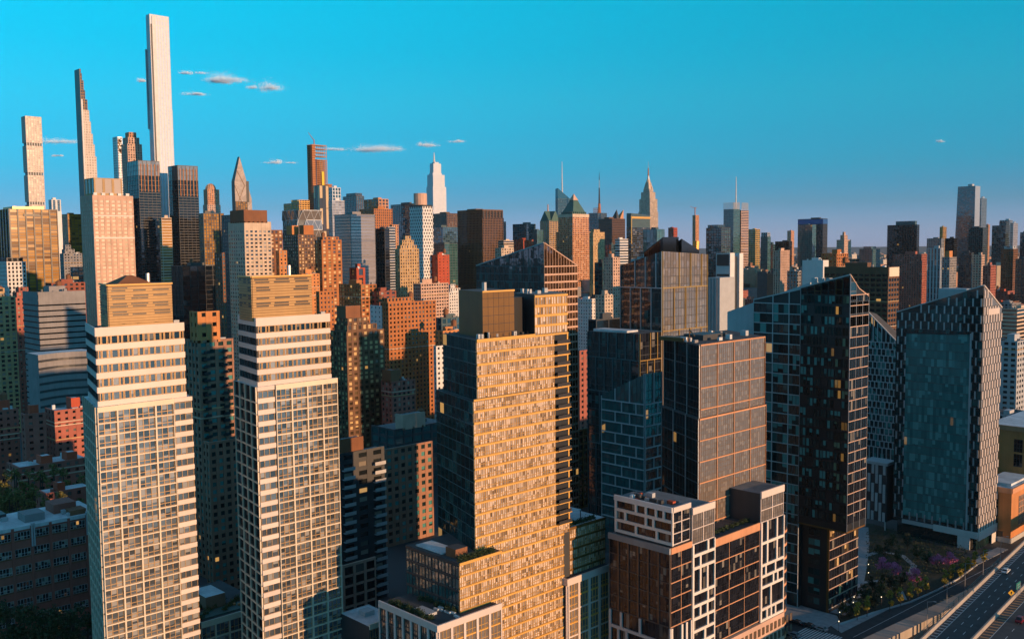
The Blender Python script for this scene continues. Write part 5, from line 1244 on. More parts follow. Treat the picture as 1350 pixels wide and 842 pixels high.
for k in range(nfl):
    z1 = ZP-6.5-k*FHp; z0 = z1-FHp
    if z0 < ZB: break
    for i in range(7):
        if (i*7+k*3) % 5 == 0 and k % 3: continue
        u = i*w56/7; fN.win(u+.12, u+w56/7-.1, z0+.5, z1-.25, 2, 1, ('litroom' if i >= 5 and (k*5+i) % 4 else 'tealpane'), 'black', fr=.1)
    fN.bar('storey_line', 0, w56, z0-.05, z0+.16, 'black', .16)
    if z1 < zw2+1:
        fW_.bar('storey_line', 0, dW, z1-.12, z1+.12, 'pink', .16)
        for i in range(3): fW_.win(i*dW/3+.06, (i+1)*dW/3-.06, z0+.14, z1-.14, 3, 1, 'pane_park', 'dgrey', fr=.08) if 'pane_park' in G else fW_.win(i*dW/3+.06, (i+1)*dW/3-.06, z0+.14, z1-.14, 3, 1, 'navy', 'dgrey', fr=.08)
# tall crown panes following the slope
for i in range(7):
    u0 = i*w56/7; u1 = u0+w56/7; zt = z56+(ZP-z56)*(u0/w56)-.3
    fN.win(u0+.1, u1-.1, ZP-6.4, zt, 1, 2, 'black', 'bronze' if i % 3 == 2 else 'black', fr=.12)
def bar3(b, p, q, r=.18): b.cyl(p, q, r, r, 4)
b = MB(); bar3(b, (-w56,0,z56), (0,0,ZP), .28); b.build('ridge_coping', W['lgrey'], th)
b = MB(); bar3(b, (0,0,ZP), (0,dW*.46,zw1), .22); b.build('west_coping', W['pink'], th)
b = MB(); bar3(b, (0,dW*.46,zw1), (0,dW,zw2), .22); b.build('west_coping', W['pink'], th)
for i in range(4):
    u = i*dW/3; b = MB(); b.box(0, .2, u-.07, u+.07, ZB, (ZP if i == 0 else zw2)-.2); b.build('west_mullion', W['silver'], th)
for i in range(3):
    for k in range(2):
        fW_.win(i*dW/3+.1, (i+1)*dW/3-.1, zw2-9.5+k*4.2, zw2-5.6+k*4.2, 1, 1, 'blue', 'silver', fr=.1)
for k in range(2): fW_.win(.1, dW/3-.1, zw2-1+k*3, zw2+1.8+k*3, 1, 1, 'blue', 'silver', fr=.1)
b = MB(); b.box(-w56, .12, -.12, dW, ZB-.5, ZB); b.build('soffit_edge', W['bronze'], th)
# base block
bx, by = -152.3-P.x, 288.6-P.y
poly_body(th, 'base_block', [(bx-14,by), (bx,by), (bx,by+20), (bx-14,by+20)], 0, ZB-.5, 'black')
f1 = Face(th, (bx-14,by), (bx,by)); f2 = Face(th, (bx,by), (bx,by+20))
f1.bar('corner_pier', 13.2, 14.0, 0, ZB-.5, 'bronze', .15)
for k in range(8):
    z0 = 1.5+k*3.3
    f2.bar('storey_line', 0, 20, z0-.25, z0, 'pink' if k else 'lgrey', .15)
    for i in range(6): f2.win(i*3.33+.1, (i+1)*3.33-.1, z0+.05, z0+2.9, 2, 1, 'lit' if (i*3+k) % 7 == 0 else 'navy', 'dgrey', fr=.1)
    for (u0, u1) in ((1.5, 3.6), (6.5, 10.8)): f1.win(u0, u1, z0+.5, z0+2.7, 2, 1, 'tealpane', 'dgrey', fr=.08)
# left curtain part with pale mullions
wL0 = w56+.3; top = [(-w92,.8,z92), (-wL0,.8,z56-.5), (-wL0,25,z56-8), (-w92,25,z92-8)]
b = MB(); slab(b, top, [(p[0], p[1], 0) for p in top]); b.build('curtain_block', W['black'], th)
fC = Face(th, (-w92,.8), (-wL0,.8)); LC = w92-wL0
cols = (0, .42*LC, .76*LC, LC)
for k in range(30):
    z1 = z92-1.0-k*3.35
    if z1 < 4: break
    fC.bar('pale_rail', 0, LC, z1-.14, z1+.14, 'lgrey', .24)
    for i in range(3): fC.win(cols[i]+.12, cols[i+1]-.12, z1-3.2, z1-.15, 3, 1, 'tealpane' if (i+k) % 3 else 'tealdk', 'dgrey', fr=.07)
for i in range(4): 
    zt = z92+(z56-.5-z92)*cols[i]/LC; fC.bar('pale_post', max(0, cols[i]-.15), min(LC, cols[i]+.15), 0, zt, 'lgrey', .28)
b = MB(); bar3(b, (-w92,.7,z92), (-wL0,.7,z56-.5), .28); b.build('ridge_coping', W['lgrey'], th)
# roof fins and plant behind the ridge
b = MB(); b.prism([(-w92-14,6), (-w56,6), (-w56,22), (-w92-14,22)], 80, [z92-5, z56+1.5, z56+1.5, z92-5]); b.build('sloping_roof', W['lgrey'], th)
for k in range(5): b = MB(); b.box(-w56+2+k*2.6, -w56+3.2+k*2.6, 3, 5, z56-2, z56+3.2-k*.05); b.build('roof_fin', W['lgrey'], th)

# ---- checkered fin tower with peaked corner
P = at(1297, 376, 372); th = thing('peaked_fin_tower', 'peaked corner tower covered with staggered white vertical fins', 'tower', (P.x, P.y, 0))
ZP = P.z; wN = 34.2; dW = 19.4; zNl = 93.3; zWr = 95.4
OCC.append((P.x-wN, P.x, P.y, P.y+dW+10, 100)); NAMED.append((1182, 1320, 376, 'peaked fin tower'))
b = MB(); top = [(-wN,0,zNl), (0,0,ZP), (0,dW,zWr), (-wN,dW+8,zNl-9)]
slab(b, top, [(p[0], p[1], 6.0) for p in top])
b.build('main_block', W['black'], th)
b = MB(); b.box(-wN+1.5, -.8, 1.0, dW-1, 0, 6.0); b.build('ground_floor', G['tealdk'], th)
fN = Face(th, (-wN,0), (0,0)); fW_ = Face(th, (0,0), (0,dW))
nb = 11; bw = wN/nb; fh = 3.3
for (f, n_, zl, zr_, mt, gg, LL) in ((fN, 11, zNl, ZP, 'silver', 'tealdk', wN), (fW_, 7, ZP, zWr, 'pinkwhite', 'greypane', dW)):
    bw = LL/n_; g_ = MB()
    A = f.p(0,.06); B = f.p(LL,.06)
    g_.face(((A[0],A[1],6.1), (B[0],B[1],6.1), (B[0],B[1],zr_-.2), (A[0],A[1],zl-.2)), 0, ((0,0),(n_*2,0),(n_*2,27),(0,27))); g_.build('glazing', G[gg], th)
    g_ = MB()
    for k in range(28):
        z0 = 7.5+k*fh
        zz = min(zl, zr_) if False else None
        u0, u1 = 0, LL
        if z0 > min(zl, zr_):        # clip to the sloping top
            fr0 = (z0-zl)/(zr_-zl); 
            if zr_ > zl: u0 = LL*fr0
            else: u1 = LL*fr0
            if u1-u0 < 1: continue
        g_.bar(f.a, f.e, u0, u1, .05, .16, z0-.1, z0+.1)
    g_.build('storey_lines', W['dgrey'], th, stuff=True)
    for k in range(29):
        for i in range(n_):
            u = (i+.22+(.5 if k % 2 else 0))*bw; z0 = 7.6+k*fh
            zt = zl+(zr_-zl)*min(1, u/LL)
            if z0+fh*.9 > zt-.3 or u > LL-.3: continue
            inpan = f is fN and wN*.115 < u < wN*.86 and z0 < 84 and z0 > 8
            if inpan: continue
            f.bar('fin', u, u+(.50 if f is fN else .75), z0, z0+fh*.94, mt, .42 if f is fN else .3)
# recessed smooth glass field on the north side
g_ = MB(); u0, u1 = wN*.125, wN*.87; A = fN.p(u0,.2); B = fN.p(u1,.2)
g_.face(((A[0],A[1],9), (B[0],B[1],9), (B[0],B[1],85.5), (A[0],A[1],84.5)), 0, ((0,0),(22,0),(22,23),(0,23))); g_.build('glass_field', G['tealbright'], th)
for k in range(24): fN.bar('field_line', u0, u1, 9+k*3.3, 9.14+k*3.3, 'dgrey', .26)
fN.bar('field_edge', u1, u1+.5, 8, 86, 'lgrey', .6)
b = MB(); bar3(b, (-wN,-.1,zNl), (0,-.1,ZP), .3); b.build('ridge_coping', W['lgrey'], th)
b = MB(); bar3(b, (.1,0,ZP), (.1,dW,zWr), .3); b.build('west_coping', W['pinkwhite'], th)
fW_.bar('sign_slot', dW*.22, dW*.82, 93.2, 95.6, 'pinkwhite', .5)
fN.bar('base_band', wN*.5, wN+.3, 5.0, 7.6, 'white', .6); fN.bar('base_band', wN*.12, wN*.5, 5.6, 7.2, 'lgrey', .5); fW_.bar('base_band', 0, dW, 4.2, 7.6, 'pinkwhite', .55)
fW_.bar('base_pier', dW-5, dW-.3, 0, 4.2, 'white', .3); fN.bar('base_pier', wN*.78, wN*.92, 0, 5.0, 'white', .4)
b = MB(); b.box(-19, -8, 4, 12, 92, 103.2); b.build('roof_plant', W['lgrey'], th)

# ---- small pale fin pavilion on stilts
A = onz(1168, 700); th = thing('fin_pavilion', 'small pale block with vertical fins standing on white stilts', 'building', (A.x, A.y, 0))
hP = 24
b = MB(); b.box(-10, 0, 0, 8, 4, 4+hP); b.build('main_block', W['dgrey'], th)
for k in range(6):
    for i in range(6):
        b = MB()
        if (i+k) % 3: b.box(-10+i*1.67, -10+i*1.67+1.1, -.35, 0, 4+k*4, 7.9+k*4); b.build('fin', W['lgrey'], th)
b = MB(); b.box(-10.3, .3, -.5, 8, 4+hP, 5.2+hP); b.build('roof_rim', W['lgrey'], th)
for x in (-9.5, -.7): b = MB(); b.cyl((x,.5,0), (x,.5,4), .3, .3, 8); b.build('stilt', W['lgrey'], th)
OCC.append((A.x-10, A.x, A.y, A.y+8, 28))

# ---- slanted roof glass tower behind the golden tower
P = at(717, 320, 400); th = thing('slanted_glass_tower', 'glass tower with a double sloped crystalline roof behind the golden tower', 'tower', (P.x, P.y, 0))
wN = 42.3; dW = 20.4; zN = 113.7; zW = 113.5; note(P, wN, dW, 118, 'slanted roof glass tower')
b = MB(); top = [(-wN,0,zN), (0,0,P.z), (0,dW,zW), (-wN,dW,zN-9)]
n = len(top)
b.face(((-wN,0,0),(0,0,0),(0,0,P.z),(-wN,0,zN)), 0, ((0,0),(22,0),(22,38),(0,35))); b.face(((0,0,0),(0,dW,0),(0,dW,zW),(0,0,P.z)), 2, ((0,0),(12,0),(12,35),(0,38)))
b.face(((0,dW,0),(-wN,dW,0),(-wN,dW,zN-9),(0,dW,zW)), 1); b.face(((-wN,dW,0),(-wN,0,0),(-wN,0,zN),(-wN,dW,zN-9)), 1); b.face(top, 1)
b.build('main_block', [G['tealdk'], W['dgrey'], G['bronze']], th)
g_ = MB(); gw = MB()
for k in range(35):
    z0 = 3+k*3.25
    if z0 < zN: g_.bar((-wN,0), (1,0), 0, wN, 0, .14, z0-.12, z0+.12)
    else: g_.bar((-wN,0), (1,0), wN*(z0-zN)/(P.z-zN), wN, 0, .14, z0-.12, z0+.12)
    if z0 < zW: gw.bar((0,0), (0,1), 0, dW, 0, .22, z0-.55, z0+.2)
    else: gw.bar((0,0), (0,1), 0, dW*(P.z-z0)/(P.z-zW), 0, .22, z0-.3, z0+.2)
for i in range(15): u = i*wN/14; g_.bar((-wN,0), (1,0), max(0,u-.06), min(wN,u+.06), 0, .12, 0, zN+(P.z-zN)*u/wN-.2)
for i in range(13): u = i*dW/12; gw.bar((0,0), (0,1), max(0,u-.08), min(dW,u+.08), 0, .18, 0, P.z+(zW-P.z)*u/dW-.2)
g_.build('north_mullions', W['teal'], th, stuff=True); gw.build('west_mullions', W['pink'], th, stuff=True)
b = MB(); bar3(b, (-wN,-.1,zN), (0,-.1,P.z), .3); b.build('ridge_coping', W['lgrey'], th)
b = MB(); bar3(b, (.1,0,P.z), (.1,dW,zW), .3); b.build('west_coping', W['pink'], th)

# ---- faceted glass tower with framed bays (behind the slate tower) and its two lower neighbours
def framed(name, label, x, y, t, wN, dW, tops, gm, rows, cols, mats, z0=0, phrase=None, fh=3.4):
    P = at(x, y, t); th = thing(name, label, 'tower', (P.x, P.y, 0)); note(P, wN, dW, min(tops), phrase or label)
    zl, zc, zr_, zb_ = tops
    b = MB()
    nN = max(3, round(wN/1.9)); nW = max(3, round(dW/1.9)); nz = round(zc/fh)
    b.face(((-wN,0,z0),(0,0,z0),(0,0,zc),(-wN,0,zl)), 0, ((0,0),(nN,0),(nN,nz),(0,nz))); b.face(((0,0,z0),(0,dW,z0),(0,dW,zr_),(0,0,zc)), 1, ((0,0),(nW,0),(nW,nz),(0,nz)))
    b.face(((0,dW,z0),(-wN,dW,z0),(-wN,dW,zb_),(0,dW,zr_)), 2); b.face(((-wN,dW,z0),(-wN,0,z0),(-wN,0,zl),(-wN,dW,zb_)), 2); b.face(((-wN,0,zl),(0,0,zc),(0,dW,zr_),(-wN,dW,zb_)), 2)
    b.build('main_block', [G[gm[0]], G[gm[1]], W['roofd']], th)
    g_ = MB()
    for (a, e_, L_, za, zb2, nn) in (((-wN,0), (1,0), wN, zl, zc, nN), ((0,0), (0,1), dW, zc, zr_, nW)):
        for k in range(int(min(za, zb2)/fh)): g_.bar(a, e_, 0, L_, 0, .10, k*fh-.12, k*fh+.12)
        for i in range(nn+1): g_.bar(a, e_, max(0,i*L_/nn-.05), min(L_,i*L_/nn+.05), 0, .08, z0, za+(zb2-za)*i/nn-.1)
    g_.build('mullions', W['dgrey'], th, stuff=True)
    f1 = Face(th, (-wN,0), (0,0)); f2 = Face(th, (0,0), (0,dW))
    for r_, z in enumerate(rows):
        f1.bar('frame_rail', 0, wN, z-.2, z+.2, mats[0], .45); f2.bar('frame_rail', 0, dW, z-.2, z+.2, mats[1], .45)
    zz = [z0]+sorted(rows)
    for r_ in range(len(zz)):
        for f, L_, n_, mt, za, zb2 in ((f1, wN, cols[0], mats[0], zl, zc), (f2, dW, cols[1], mats[1], zc, zr_)):
            for i in range(n_+1):
                u = (i+(.45 if r_ % 2 and 0 < i < n_ else 0))*L_/n_
                top_ = zz[r_+1]-.2 if r_+1 < len(zz) else za+(zb2-za)*u/L_
                if top_-zz[r_] > 1: f.bar('frame_post', max(0,u-.2), min(L_,u+.2), zz[r_]+.2, top_, mt, .40)
    return th, P
th, P = framed('faceted_glass_tower', 'faceted glass tower with framed bays behind the slate glass tower', 873, 440, 400, 22.5, 32.0, (113.3, 119.3, 117.7, 112), ('tealdk', 'greypane'), (28, 52, 70, 86, 104), (4, 4), ('silver', 'gold'))
b = MB(); b.prism([(-12,3), (-2,3), (-2,14), (-12,14)], 113, [119,125.2,125.2,119]); b.build('roof_crystal', G['black'], th)
b = MB(); b.prism([(-9,14.2), (-.6,14.2), (-.6,27), (-9,27)], 113, [120,124.5,119.5,117]); b.build('roof_crystal', G['black'], th)
b = MB(); b.cyl((-3,28,117), (-3,28,123.5), .9, 1.6, 8); b.build('roof_lantern', W['gold'], th)
for k in range(4): b = MB(); b.box(-20+k*3.4, -18+k*3.4, 4, 8, 112, 116+k); b.build('roof_plant', W['lgrey'], th)
th, P = framed('framed_glass_block', 'mid height teal glass block left of the slate glass tower', 843, 440, 380, 27.4, 13.7, (86.4, 86.8, 86.8, 86.4), ('tealdk', 'navy'), (40, 62, 76), (6, 3), ('teal', 'gold'))
b = MB(); b.box(-26, -8, 2, 9, 86.4, 87.4); b.build('roof_deck', W['roofl'], th)
th, P = framed('teal_glass_slab', 'teal glass slab with sloping shoulder and pale floor lines', 850, 488, 352, 21, 10.2, (64.5, 74.5, 74.5, 66), ('teal', 'tealdk'), tuple(18+k*4.1 for k in range(12)), (3, 2), ('lgrey', 'lgrey'))

th, P = framed('sloped_glass_tower', 'teal glass tower with sloping roofline between the peaked towers', 1183, 452, 470, 15.5, 10, (88, 73.5, 73.5, 86), ('tealpane', 'tealdk'), tuple(20+k*3.3 for k in range(17)), (7, 3), ('lgrey', 'lgrey'))
b = MB(); b.cyl((-15.5,-.3,88), (0,-.3,73.5), .35, .35, 4); b.build('ridge_coping', W['lgrey'], th)

# ---- concave white stone building at left
P = at(60, 467, 500); th = thing('concave_building', 'pale grey building with a concave sweeping front at left', 'building', (P.x, P.y, 0)); note(P, 14, 30, P.z, None)
b = MB(); n = 10; pts = []
for k in range(n+1):
    u = k/n; pts.append((-5*math.sin(u*math.pi), 28*u))
b.prism([(-16,-4)]+[(p[0]+1, p[1]-4) for p in pts]+[(-16,24)], 0, [P.z]*(n+3), 0, 1); b.build('main_block', [W['grey'], W['roofl']], th)
for k in range(7):
    b = MB()
    for a, c in zip(pts[:-1], pts[1:]):
        A = (a[0]+1.25, a[1]-4); B = (c[0]+1.25, c[1]-4); z0 = P.z-4-k*4
        b.face(((A[0],A[1],z0), (B[0],B[1],z0), (B[0],B[1],z0+1.2), (A[0],A[1],z0+1.2)))
    b.build('window_band', W['dgrey'], th)

# ---- brick school at lower left
P = at(-10, 704, 285); th = thing('brick_school', 'dark brick school with wide window bands and pale pilaster strips', 'building', (P.x, P.y, 0)); note(P, 22, 33, P.z, None)
dS = 33; zS = P.z
poly_body(th, 'main_block', [(-22,0), (0,0), (0,dS), (-22,dS)], 0, zS, 'darkred', 'roofl')
f = Face(th, (0,0), (0,dS)); nfs = 7; fh = zS/nfs
for k in range(nfs):
    f.bar('sill_band', 0, dS, zS-(k+1)*fh+fh*.28, zS-(k+1)*fh+fh*.36, 'brown', .16)
    for i in range(6): f.win(i*dS/6+.5, (i+1)*dS/6-.5, zS-(k+1)*fh+fh*.37, zS-(k+1)*fh+fh*.82, 5, 2, 'res', 'lgrey', fr=.1)
for i in range(7): f.bar('brick_pier', max(0,i*dS/6-.42), min(dS,i*dS/6+.42), 0, zS+.5, 'darkred', .34)
for i in (2, 5): 
    f.bar('pale_pilaster', i*dS/6-.2, i*dS/6+.25, zS-6, zS+1.2, 'lgrey', .55); f.bar('pale_pilaster', i*dS/6+.5, i*dS/6+.95, zS-6, zS+1.2, 'lgrey', .55)
f.bar('parapet', 0, dS, zS-.3, zS+.8, 'roofl', .3)
for (x0, x1, y0, y1, h, mt) in ((-13,-6,11,17,2.4,'grey'), (-18,-10,21,28,3.0,'darkred'), (-9,-4,24,29,1.6,'brown'), (-20,-14,3,8,2,'dgrey')):
    b = MB(); b.box(x0, x1, y0, y1, zS-.02, zS+h); b.build('roof_bulkhead', W[mt], th)
for k in range(8):
    rr = random.Random(k); b = MB(); x0 = rr.uniform(-19,-3); y0 = rr.uniform(2, dS-3); b.box(x0, x0+1.4, y0, y0+1.8, zS-.02, zS+rr.uniform(.6,1.5)); b.build('roof_unit', W['lgrey'], th)

# ---- orange stone powerhouse at right
A = onz(1332, 716); th = thing('powerhouse', 'orange stone powerhouse with pale roofs at the right edge', 'building', (A.x, A.y, 0))
OCC.append((A.x-10, A.x+60, A.y, A.y+140, 45))
zl = 121-(121)*(640-320.)/(718-320.); zl = A.z+22.0
poly_body(th, 'low_hall', [(-14,0), (0,0), (0,30), (-14,30)], 0, zl, 'orange', 'roofl')
poly_body(th, 'tall_hall', [(-22,31), (1,31), (1,160), (-22,160)], 0, 42, 'orange', 'roofl')
f1 = Face(th, (-14,0), (0,0)); f2 = Face(th, (0,0), (0,30)); f3 = Face(th, (-22,31), (1,31)); f4 = Face(th, (1,31), (1,160))
for f, zt in ((f1, zl), (f2, zl), (f3, 42), (f4, 42)):
    f.bar('cornice', -.2, f.L+.2, zt-1.6, zt+.5, 'salmon', .5); f.bar('plinth', 0, f.L, 0, 2.0, 'lgrey', .3)
for k in range(3): f1.win(5.0, 9.0, 5.2+k*5, 9.6+k*5, 4, 3, 'dark', 'dgrey')
f1.bar('dark_gate', 1.2, 11, 0, 4.4, 'black', .08)
f2.win(8, 24, 6, 18, 8, 5, 'greypane', 'salmon', fr=.2)
for k in range(2): f3.win(12, 15.5, 25+k*6.4, 30.5+k*6.4, 3, 3, 'dark', 'dgrey')
for i in range(8): f4.win(5+i*15, 13+i*15, 14, 34, 4, 6, 'greypane', 'salmon', fr=.25)
for (x0, x1, y0, y1, h) in ((-12,-2,5,26,1.2),): b = MB(); b.box(x0, x1, y0, y1, zl, zl+h); b.build('roof_step', W['roofl'], th)
#@STREET
# ------------------------------------------------------------------ streets, highway and park at lower right
M_ASPH = wall('road_asphalt', (0.055, 0.057, 0.06), 0.8, 0.25, 0.4, 0.3)
M_WALK = wall('pavement_concrete', (0.32, 0.33, 0.34), 0.85, 0.2, 0.6, 0.2)
M_CONC = wall('highway_concrete', (0.34, 0.30, 0.26), 0.8, 0.2)
M_PAINT = plain('white_road_paint', (0.72, 0.72, 0.70), 0.6)
M_OCHRE = plain('ochre_road_paint', (0.50, 0.26, 0.10), 0.7)
M_SOIL = wall('planting_soil', (0.030, 0.035, 0.022), 0.95, 0.4, 1.2, 0.2)
M_LAWN = wall('lawn_grass', (0.035, 0.06, 0.025), 0.95, 0.3, 2.0, 0.1)
def sheet(name, pts, z, mat, kind='structure', label=None):
    b = MB(); b.face([(p[0], p[1], z) for p in pts]); o = b.build(name, mat)
    if kind: o['kind'] = kind
    return o
def ccw(p):
    a = sum(p[i][0]*p[(i+1)%len(p)][1]-p[(i+1)%len(p)][0]*p[i][1] for i in range(len(p))); return p if a > 0 else p[::-1]
def raised(name, pts, z0, z1, mat):
    b = MB(); b.prism(ccw([(p[0], p[1]) for p in pts]), z0, z1); o = b.build(name, mat); o['kind'] = 'structure'; return o
# riverside street beside the park (runs down the Y axis), cross street at its foot
st_l = lambda y: -140.6+(y-279)*.052
sheet('road', [(st_l(170)-1, 170), (st_l(170)+13, 170), (st_l(560)+11, 560), (st_l(560), 560)], .006, M_ASPH)
sheet('cross_street', [(-300, 262), (-142.5, 262), (-142.5, 274), (-300, 274)], .004, M_ASPH)
raised('pavement', [(-146.5, 279.5), (-141.5, 276.5), (st_l(400)-.6, 400), (st_l(400)-4.6, 400), (-145.0, 300)], 0, .13, M_WALK)
raised('pavement', [(-300, 274.6), (-146.6, 274.6), (-146.6, 288.4), (-300, 288.4)], 0, .13, M_WALK)
def park_pt(x, y): q = onz(x, y, .15); return (q.x, q.y)
raised('park', [park_pt(*q) for q in ((1108, 820), (1200, 792), (1262, 762), (1290, 742), (1262, 728), (1196, 704), (1150, 690), (1120, 688), (1098, 800))], 0, .15, M_SOIL)
def path(name, px, wd, z, mat):
    pts = [Vector(park_pt(*q)) for q in px]; L_ = []; R_ = []
    for i, p in enumerate(pts):
        d_ = (pts[min(i+1, len(pts)-1)]-pts[max(i-1, 0)]).normalized(); n_ = Vector((-d_.y, d_.x))
        L_.append(p+n_*wd/2); R_.append(p-n_*wd/2)
    return sheet(name, [(q.x, q.y) for q in R_+L_[::-1]], z, mat)
path('path', ((1102, 808), (1122, 790), (1132, 745), (1136, 715), (1135, 694)), 6.0, .158, M_WALK)
path('path', ((1134, 735), (1160, 726), (1190, 732), (1205, 745), (1200, 757)), 2.2, .162, M_WALK)
path('path', ((1130, 768), (1160, 765), (1185, 775), (1192, 790)), 2.0, .162, M_WALK)
path('lawn', ((1112, 742), (1126, 745)), 4.0, .160, M_LAWN)
# kerb wall round the planting and paved strips
kb = thing('planter_kerb', 'low pale kerb wall along the planted park edge', 'kerb')
kp = [Vector(park_pt(*q)) for q in ((1106, 823), (1150, 808), (1200, 793.5), (1235, 778), (1262, 763.5), (1288, 744))]
for a, c in zip(kp[:-1], kp[1:]):
    b = MB(); d_ = (c-a).normalized(); n_ = Vector((d_.y, -d_.x))*.35
    b.hexa([(q.x, q.y, z) for z in (.13, .65) for q in (a, a+n_, c+n_, c)]); b.build('kerb_stone', W['lgrey'], kb)
# crosswalks, lane lines
mk = MB()
for k in range(13): q = Vector((-151.5+k*.95, 262.2)); mk.face([(q.x, q.y, .012), (q.x+.55, q.y, .012), (q.x+.55, q.y+11.4, .012), (q.x, q.y+11.4, .012)][::1])
o = mk.build('crosswalk', M_PAINT); o['kind'] = 'structure'
mk = MB()
for k in range(14): y = 276+k*.0; x = st_l(270)+.6+k*.85; mk.face([(x, 267, .012), (x+.5, 267, .012), (x+.5, 271.5, .012), (x, 271.5, .012)])
o = mk.build('crosswalk', M_PAINT); o['kind'] = 'structure'
mk = MB()
for k in range(60):
    y = 276+k*5.0
    mk.face([(st_l(y)+3.4, y, .012), (st_l(y)+3.55, y, .012), (st_l(y+5)+3.55, y+5, .012), (st_l(y+5)+3.4, y+5, .012)])
o = mk.build('lane_line', M_PAINT); o['kind'] = 'structure'
mk = MB()
for k in range(22):
    y = 278+k*2.6; x = st_l(y)+7.2
    mk.face([(x, y, .012), (x+2.2, y+1.2, .012), (x+2.2, y+2.0, .012), (x, y+.8, .012)])
o = mk.build('ochre_hatching', M_OCHRE); o['kind'] = 'structure'
# ramp structure between street and highway
rp = thing('ramp_wall', 'pale concrete ramp wall between the street and the highway', 'ramp')
b = MB(); prev = None
for k in range(14):
    y0 = 262+k*6; y1 = y0+6; f0 = lambda y: max(0.25, 3.6-(y-262)*.028); x0 = st_l(y0)+10.2; x1 = st_l(y1)+10.2
    b = MB(); b.hexa(((x0,y0,0), (x0+5,y0,0), (x1+5,y1,0), (x1,y1,0), (x0,y0,f0(y0)), (x0+5,y0,f0(y0)), (x1+5,y1,f0(y1)), (x1,y1,f0(y1)))); b.build('ramp_slab', M_CONC, rp)
# elevated highway
HZ = 10.0
hl = lambda y: -111.3-(y-266)*.098
hr = lambda y: -101.3-(y-276)*.088
hx = lambda y: hr(y)+15
ys = [150+k*12 for k in range(36)]
def strip(name, fa, fb, z, mat, y0=150, y1=570, n=35, kind='structure'):
    b = MB()
    for k in range(n):
        a = y0+(y1-y0)*k/n; c = y0+(y1-y0)*(k+1)/n; b.face(((fa(a),a,z), (fb(a),a,z), (fb(c),c,z), (fa(c),c,z)))
    o = b.build(name, mat); 
    if kind: o['kind'] = kind
    return o
b = MB()
for a, c in zip(ys[:-1], ys[1:]): b.hexa(((hl(a)-.6,a,HZ-1.6), (hx(a),a,HZ-1.6), (hx(c),c,HZ-1.6), (hl(c)-.6,c,HZ-1.6), (hl(a)-.6,a,HZ), (hx(a),a,HZ), (hx(c),c,HZ), (hl(c)-.6,c,HZ)))
o = b.build('highway_deck', M_CONC); o['kind'] = 'structure'
strip('highway', lambda y: hl(y)+.5, lambda y: hx(y)-.5, HZ+.006, M_ASPH)
for nm, fx, lab in (('left', hl, 'sunlit concrete parapet on the park side of the highway'), ('mid', hr, 'sunlit concrete divider in the middle of the highway')):
    br = thing('highway_barrier', lab, 'barrier')
    for a, c in zip(ys[:-1], ys[1:]):
        b = MB(); w_ = .45
        b.hexa(((fx(a)-w_,a+.05,HZ), (fx(a)+w_,a+.05,HZ), (fx(c)+w_,c-.05,HZ), (fx(c)-w_,c-.05,HZ), (fx(a)-w_*.5,a+.05,HZ+1.05), (fx(a)+w_*.5,a+.05,HZ+1.05), (fx(c)+w_*.5,c-.05,HZ+1.05), (fx(c)-w_*.5,c-.05,HZ+1.05)))
        b.build('barrier_segment', M_CONC, br)
for nm, fx in (('edge', lambda y: hl(y)+2.4), ('edge', lambda y: hr(y)-.9), ('edge', lambda y: hr(y)+3.2)):
    strip('lane_line', lambda y, g=fx: g(y)-.07, lambda y, g=fx: g(y)+.07, HZ+.012, M_PAINT)
mk = MB()
for ln in (1, 2):
    for k in range(40):
        y = 235+k*7.0; g = lambda y: hl(y)+2.4+(hr(y)-.9-hl(y)-2.4)*ln/3
        mk.face(((g(y)-.08,y,HZ+.014), (g(y)+.08,y,HZ+.014), (g(y+2.4)+.08,y+2.4,HZ+.014), (g(y+2.4)-.08,y+2.4,HZ+.014)))
for ln in (1, 2):
    for k in range(30):
        y = 240+k*7.0; g = lambda y: hr(y)+3.2+3.4*ln
        mk.face(((g(y)-.08,y,HZ+.014), (g(y)+.08,y,HZ+.014), (g(y+2.4)+.08,y+2.4,HZ+.014), (g(y+2.4)-.08,y+2.4,HZ+.014)))
o = mk.build('lane_dashes', M_PAINT); o['kind'] = 'structure'
mk = MB()
for k in range(60):
    y = 240+k*2.3; mk.face(((hl(y)+.7,y,HZ+.014), (hl(y)+2.3,y+.2,HZ+.014), (hl(y)+2.3,y+.55,HZ+.014), (hl(y)+.7,y+.35,HZ+.014)))
o = mk.build('shoulder_hatching', M_PAINT); o['kind'] = 'structure'
mk = MB()
for k in range(60):
    y = 240+k*2.4; mk.face(((hr(y)+.7,y,HZ+.014), (hr(y)+3.0,y+.6,HZ+.014), (hr(y)+3.0,y+1.3,HZ+.014), (hr(y)+.7,y+.7,HZ+.014)))
o = mk.build('shoulder_hatching', M_OCHRE); o['kind'] = 'structure'
pr = thing('highway_piers', 'dark steel columns holding up the elevated highway', 'columns')
for k in range(14):
    for xx in (lambda y: hl(y)+.8, hr, lambda y: hx(y)-1.5):
        y = 232+k*13; b = MB(); b.box(xx(y)-.45, xx(y)+.45, y-.45, y+.45, 0, HZ-1.6); b.build('column', W['dgrey'], pr)
rl = thing('green_railing', 'teal steel railing along the outer edge of the highway', 'railing')
for k in range(22):
    y0 = 246+k*5.0; y1 = y0+5; b = MB()
    for zz in (HZ-.9, HZ-.3, HZ+.3): b.cyl((hl(y0)-2.2,y0,zz), (hl(y1)-2.2,y1,zz), .07, .07, 4)
    b.cyl((hl(y0)-2.2,y0,HZ-2), (hl(y0)-2.2,y0,HZ+.4), .08, .08, 4); b.build('rail_panel', wall('teal_paint', (.05,.22,.22), .5), rl)
b = MB()
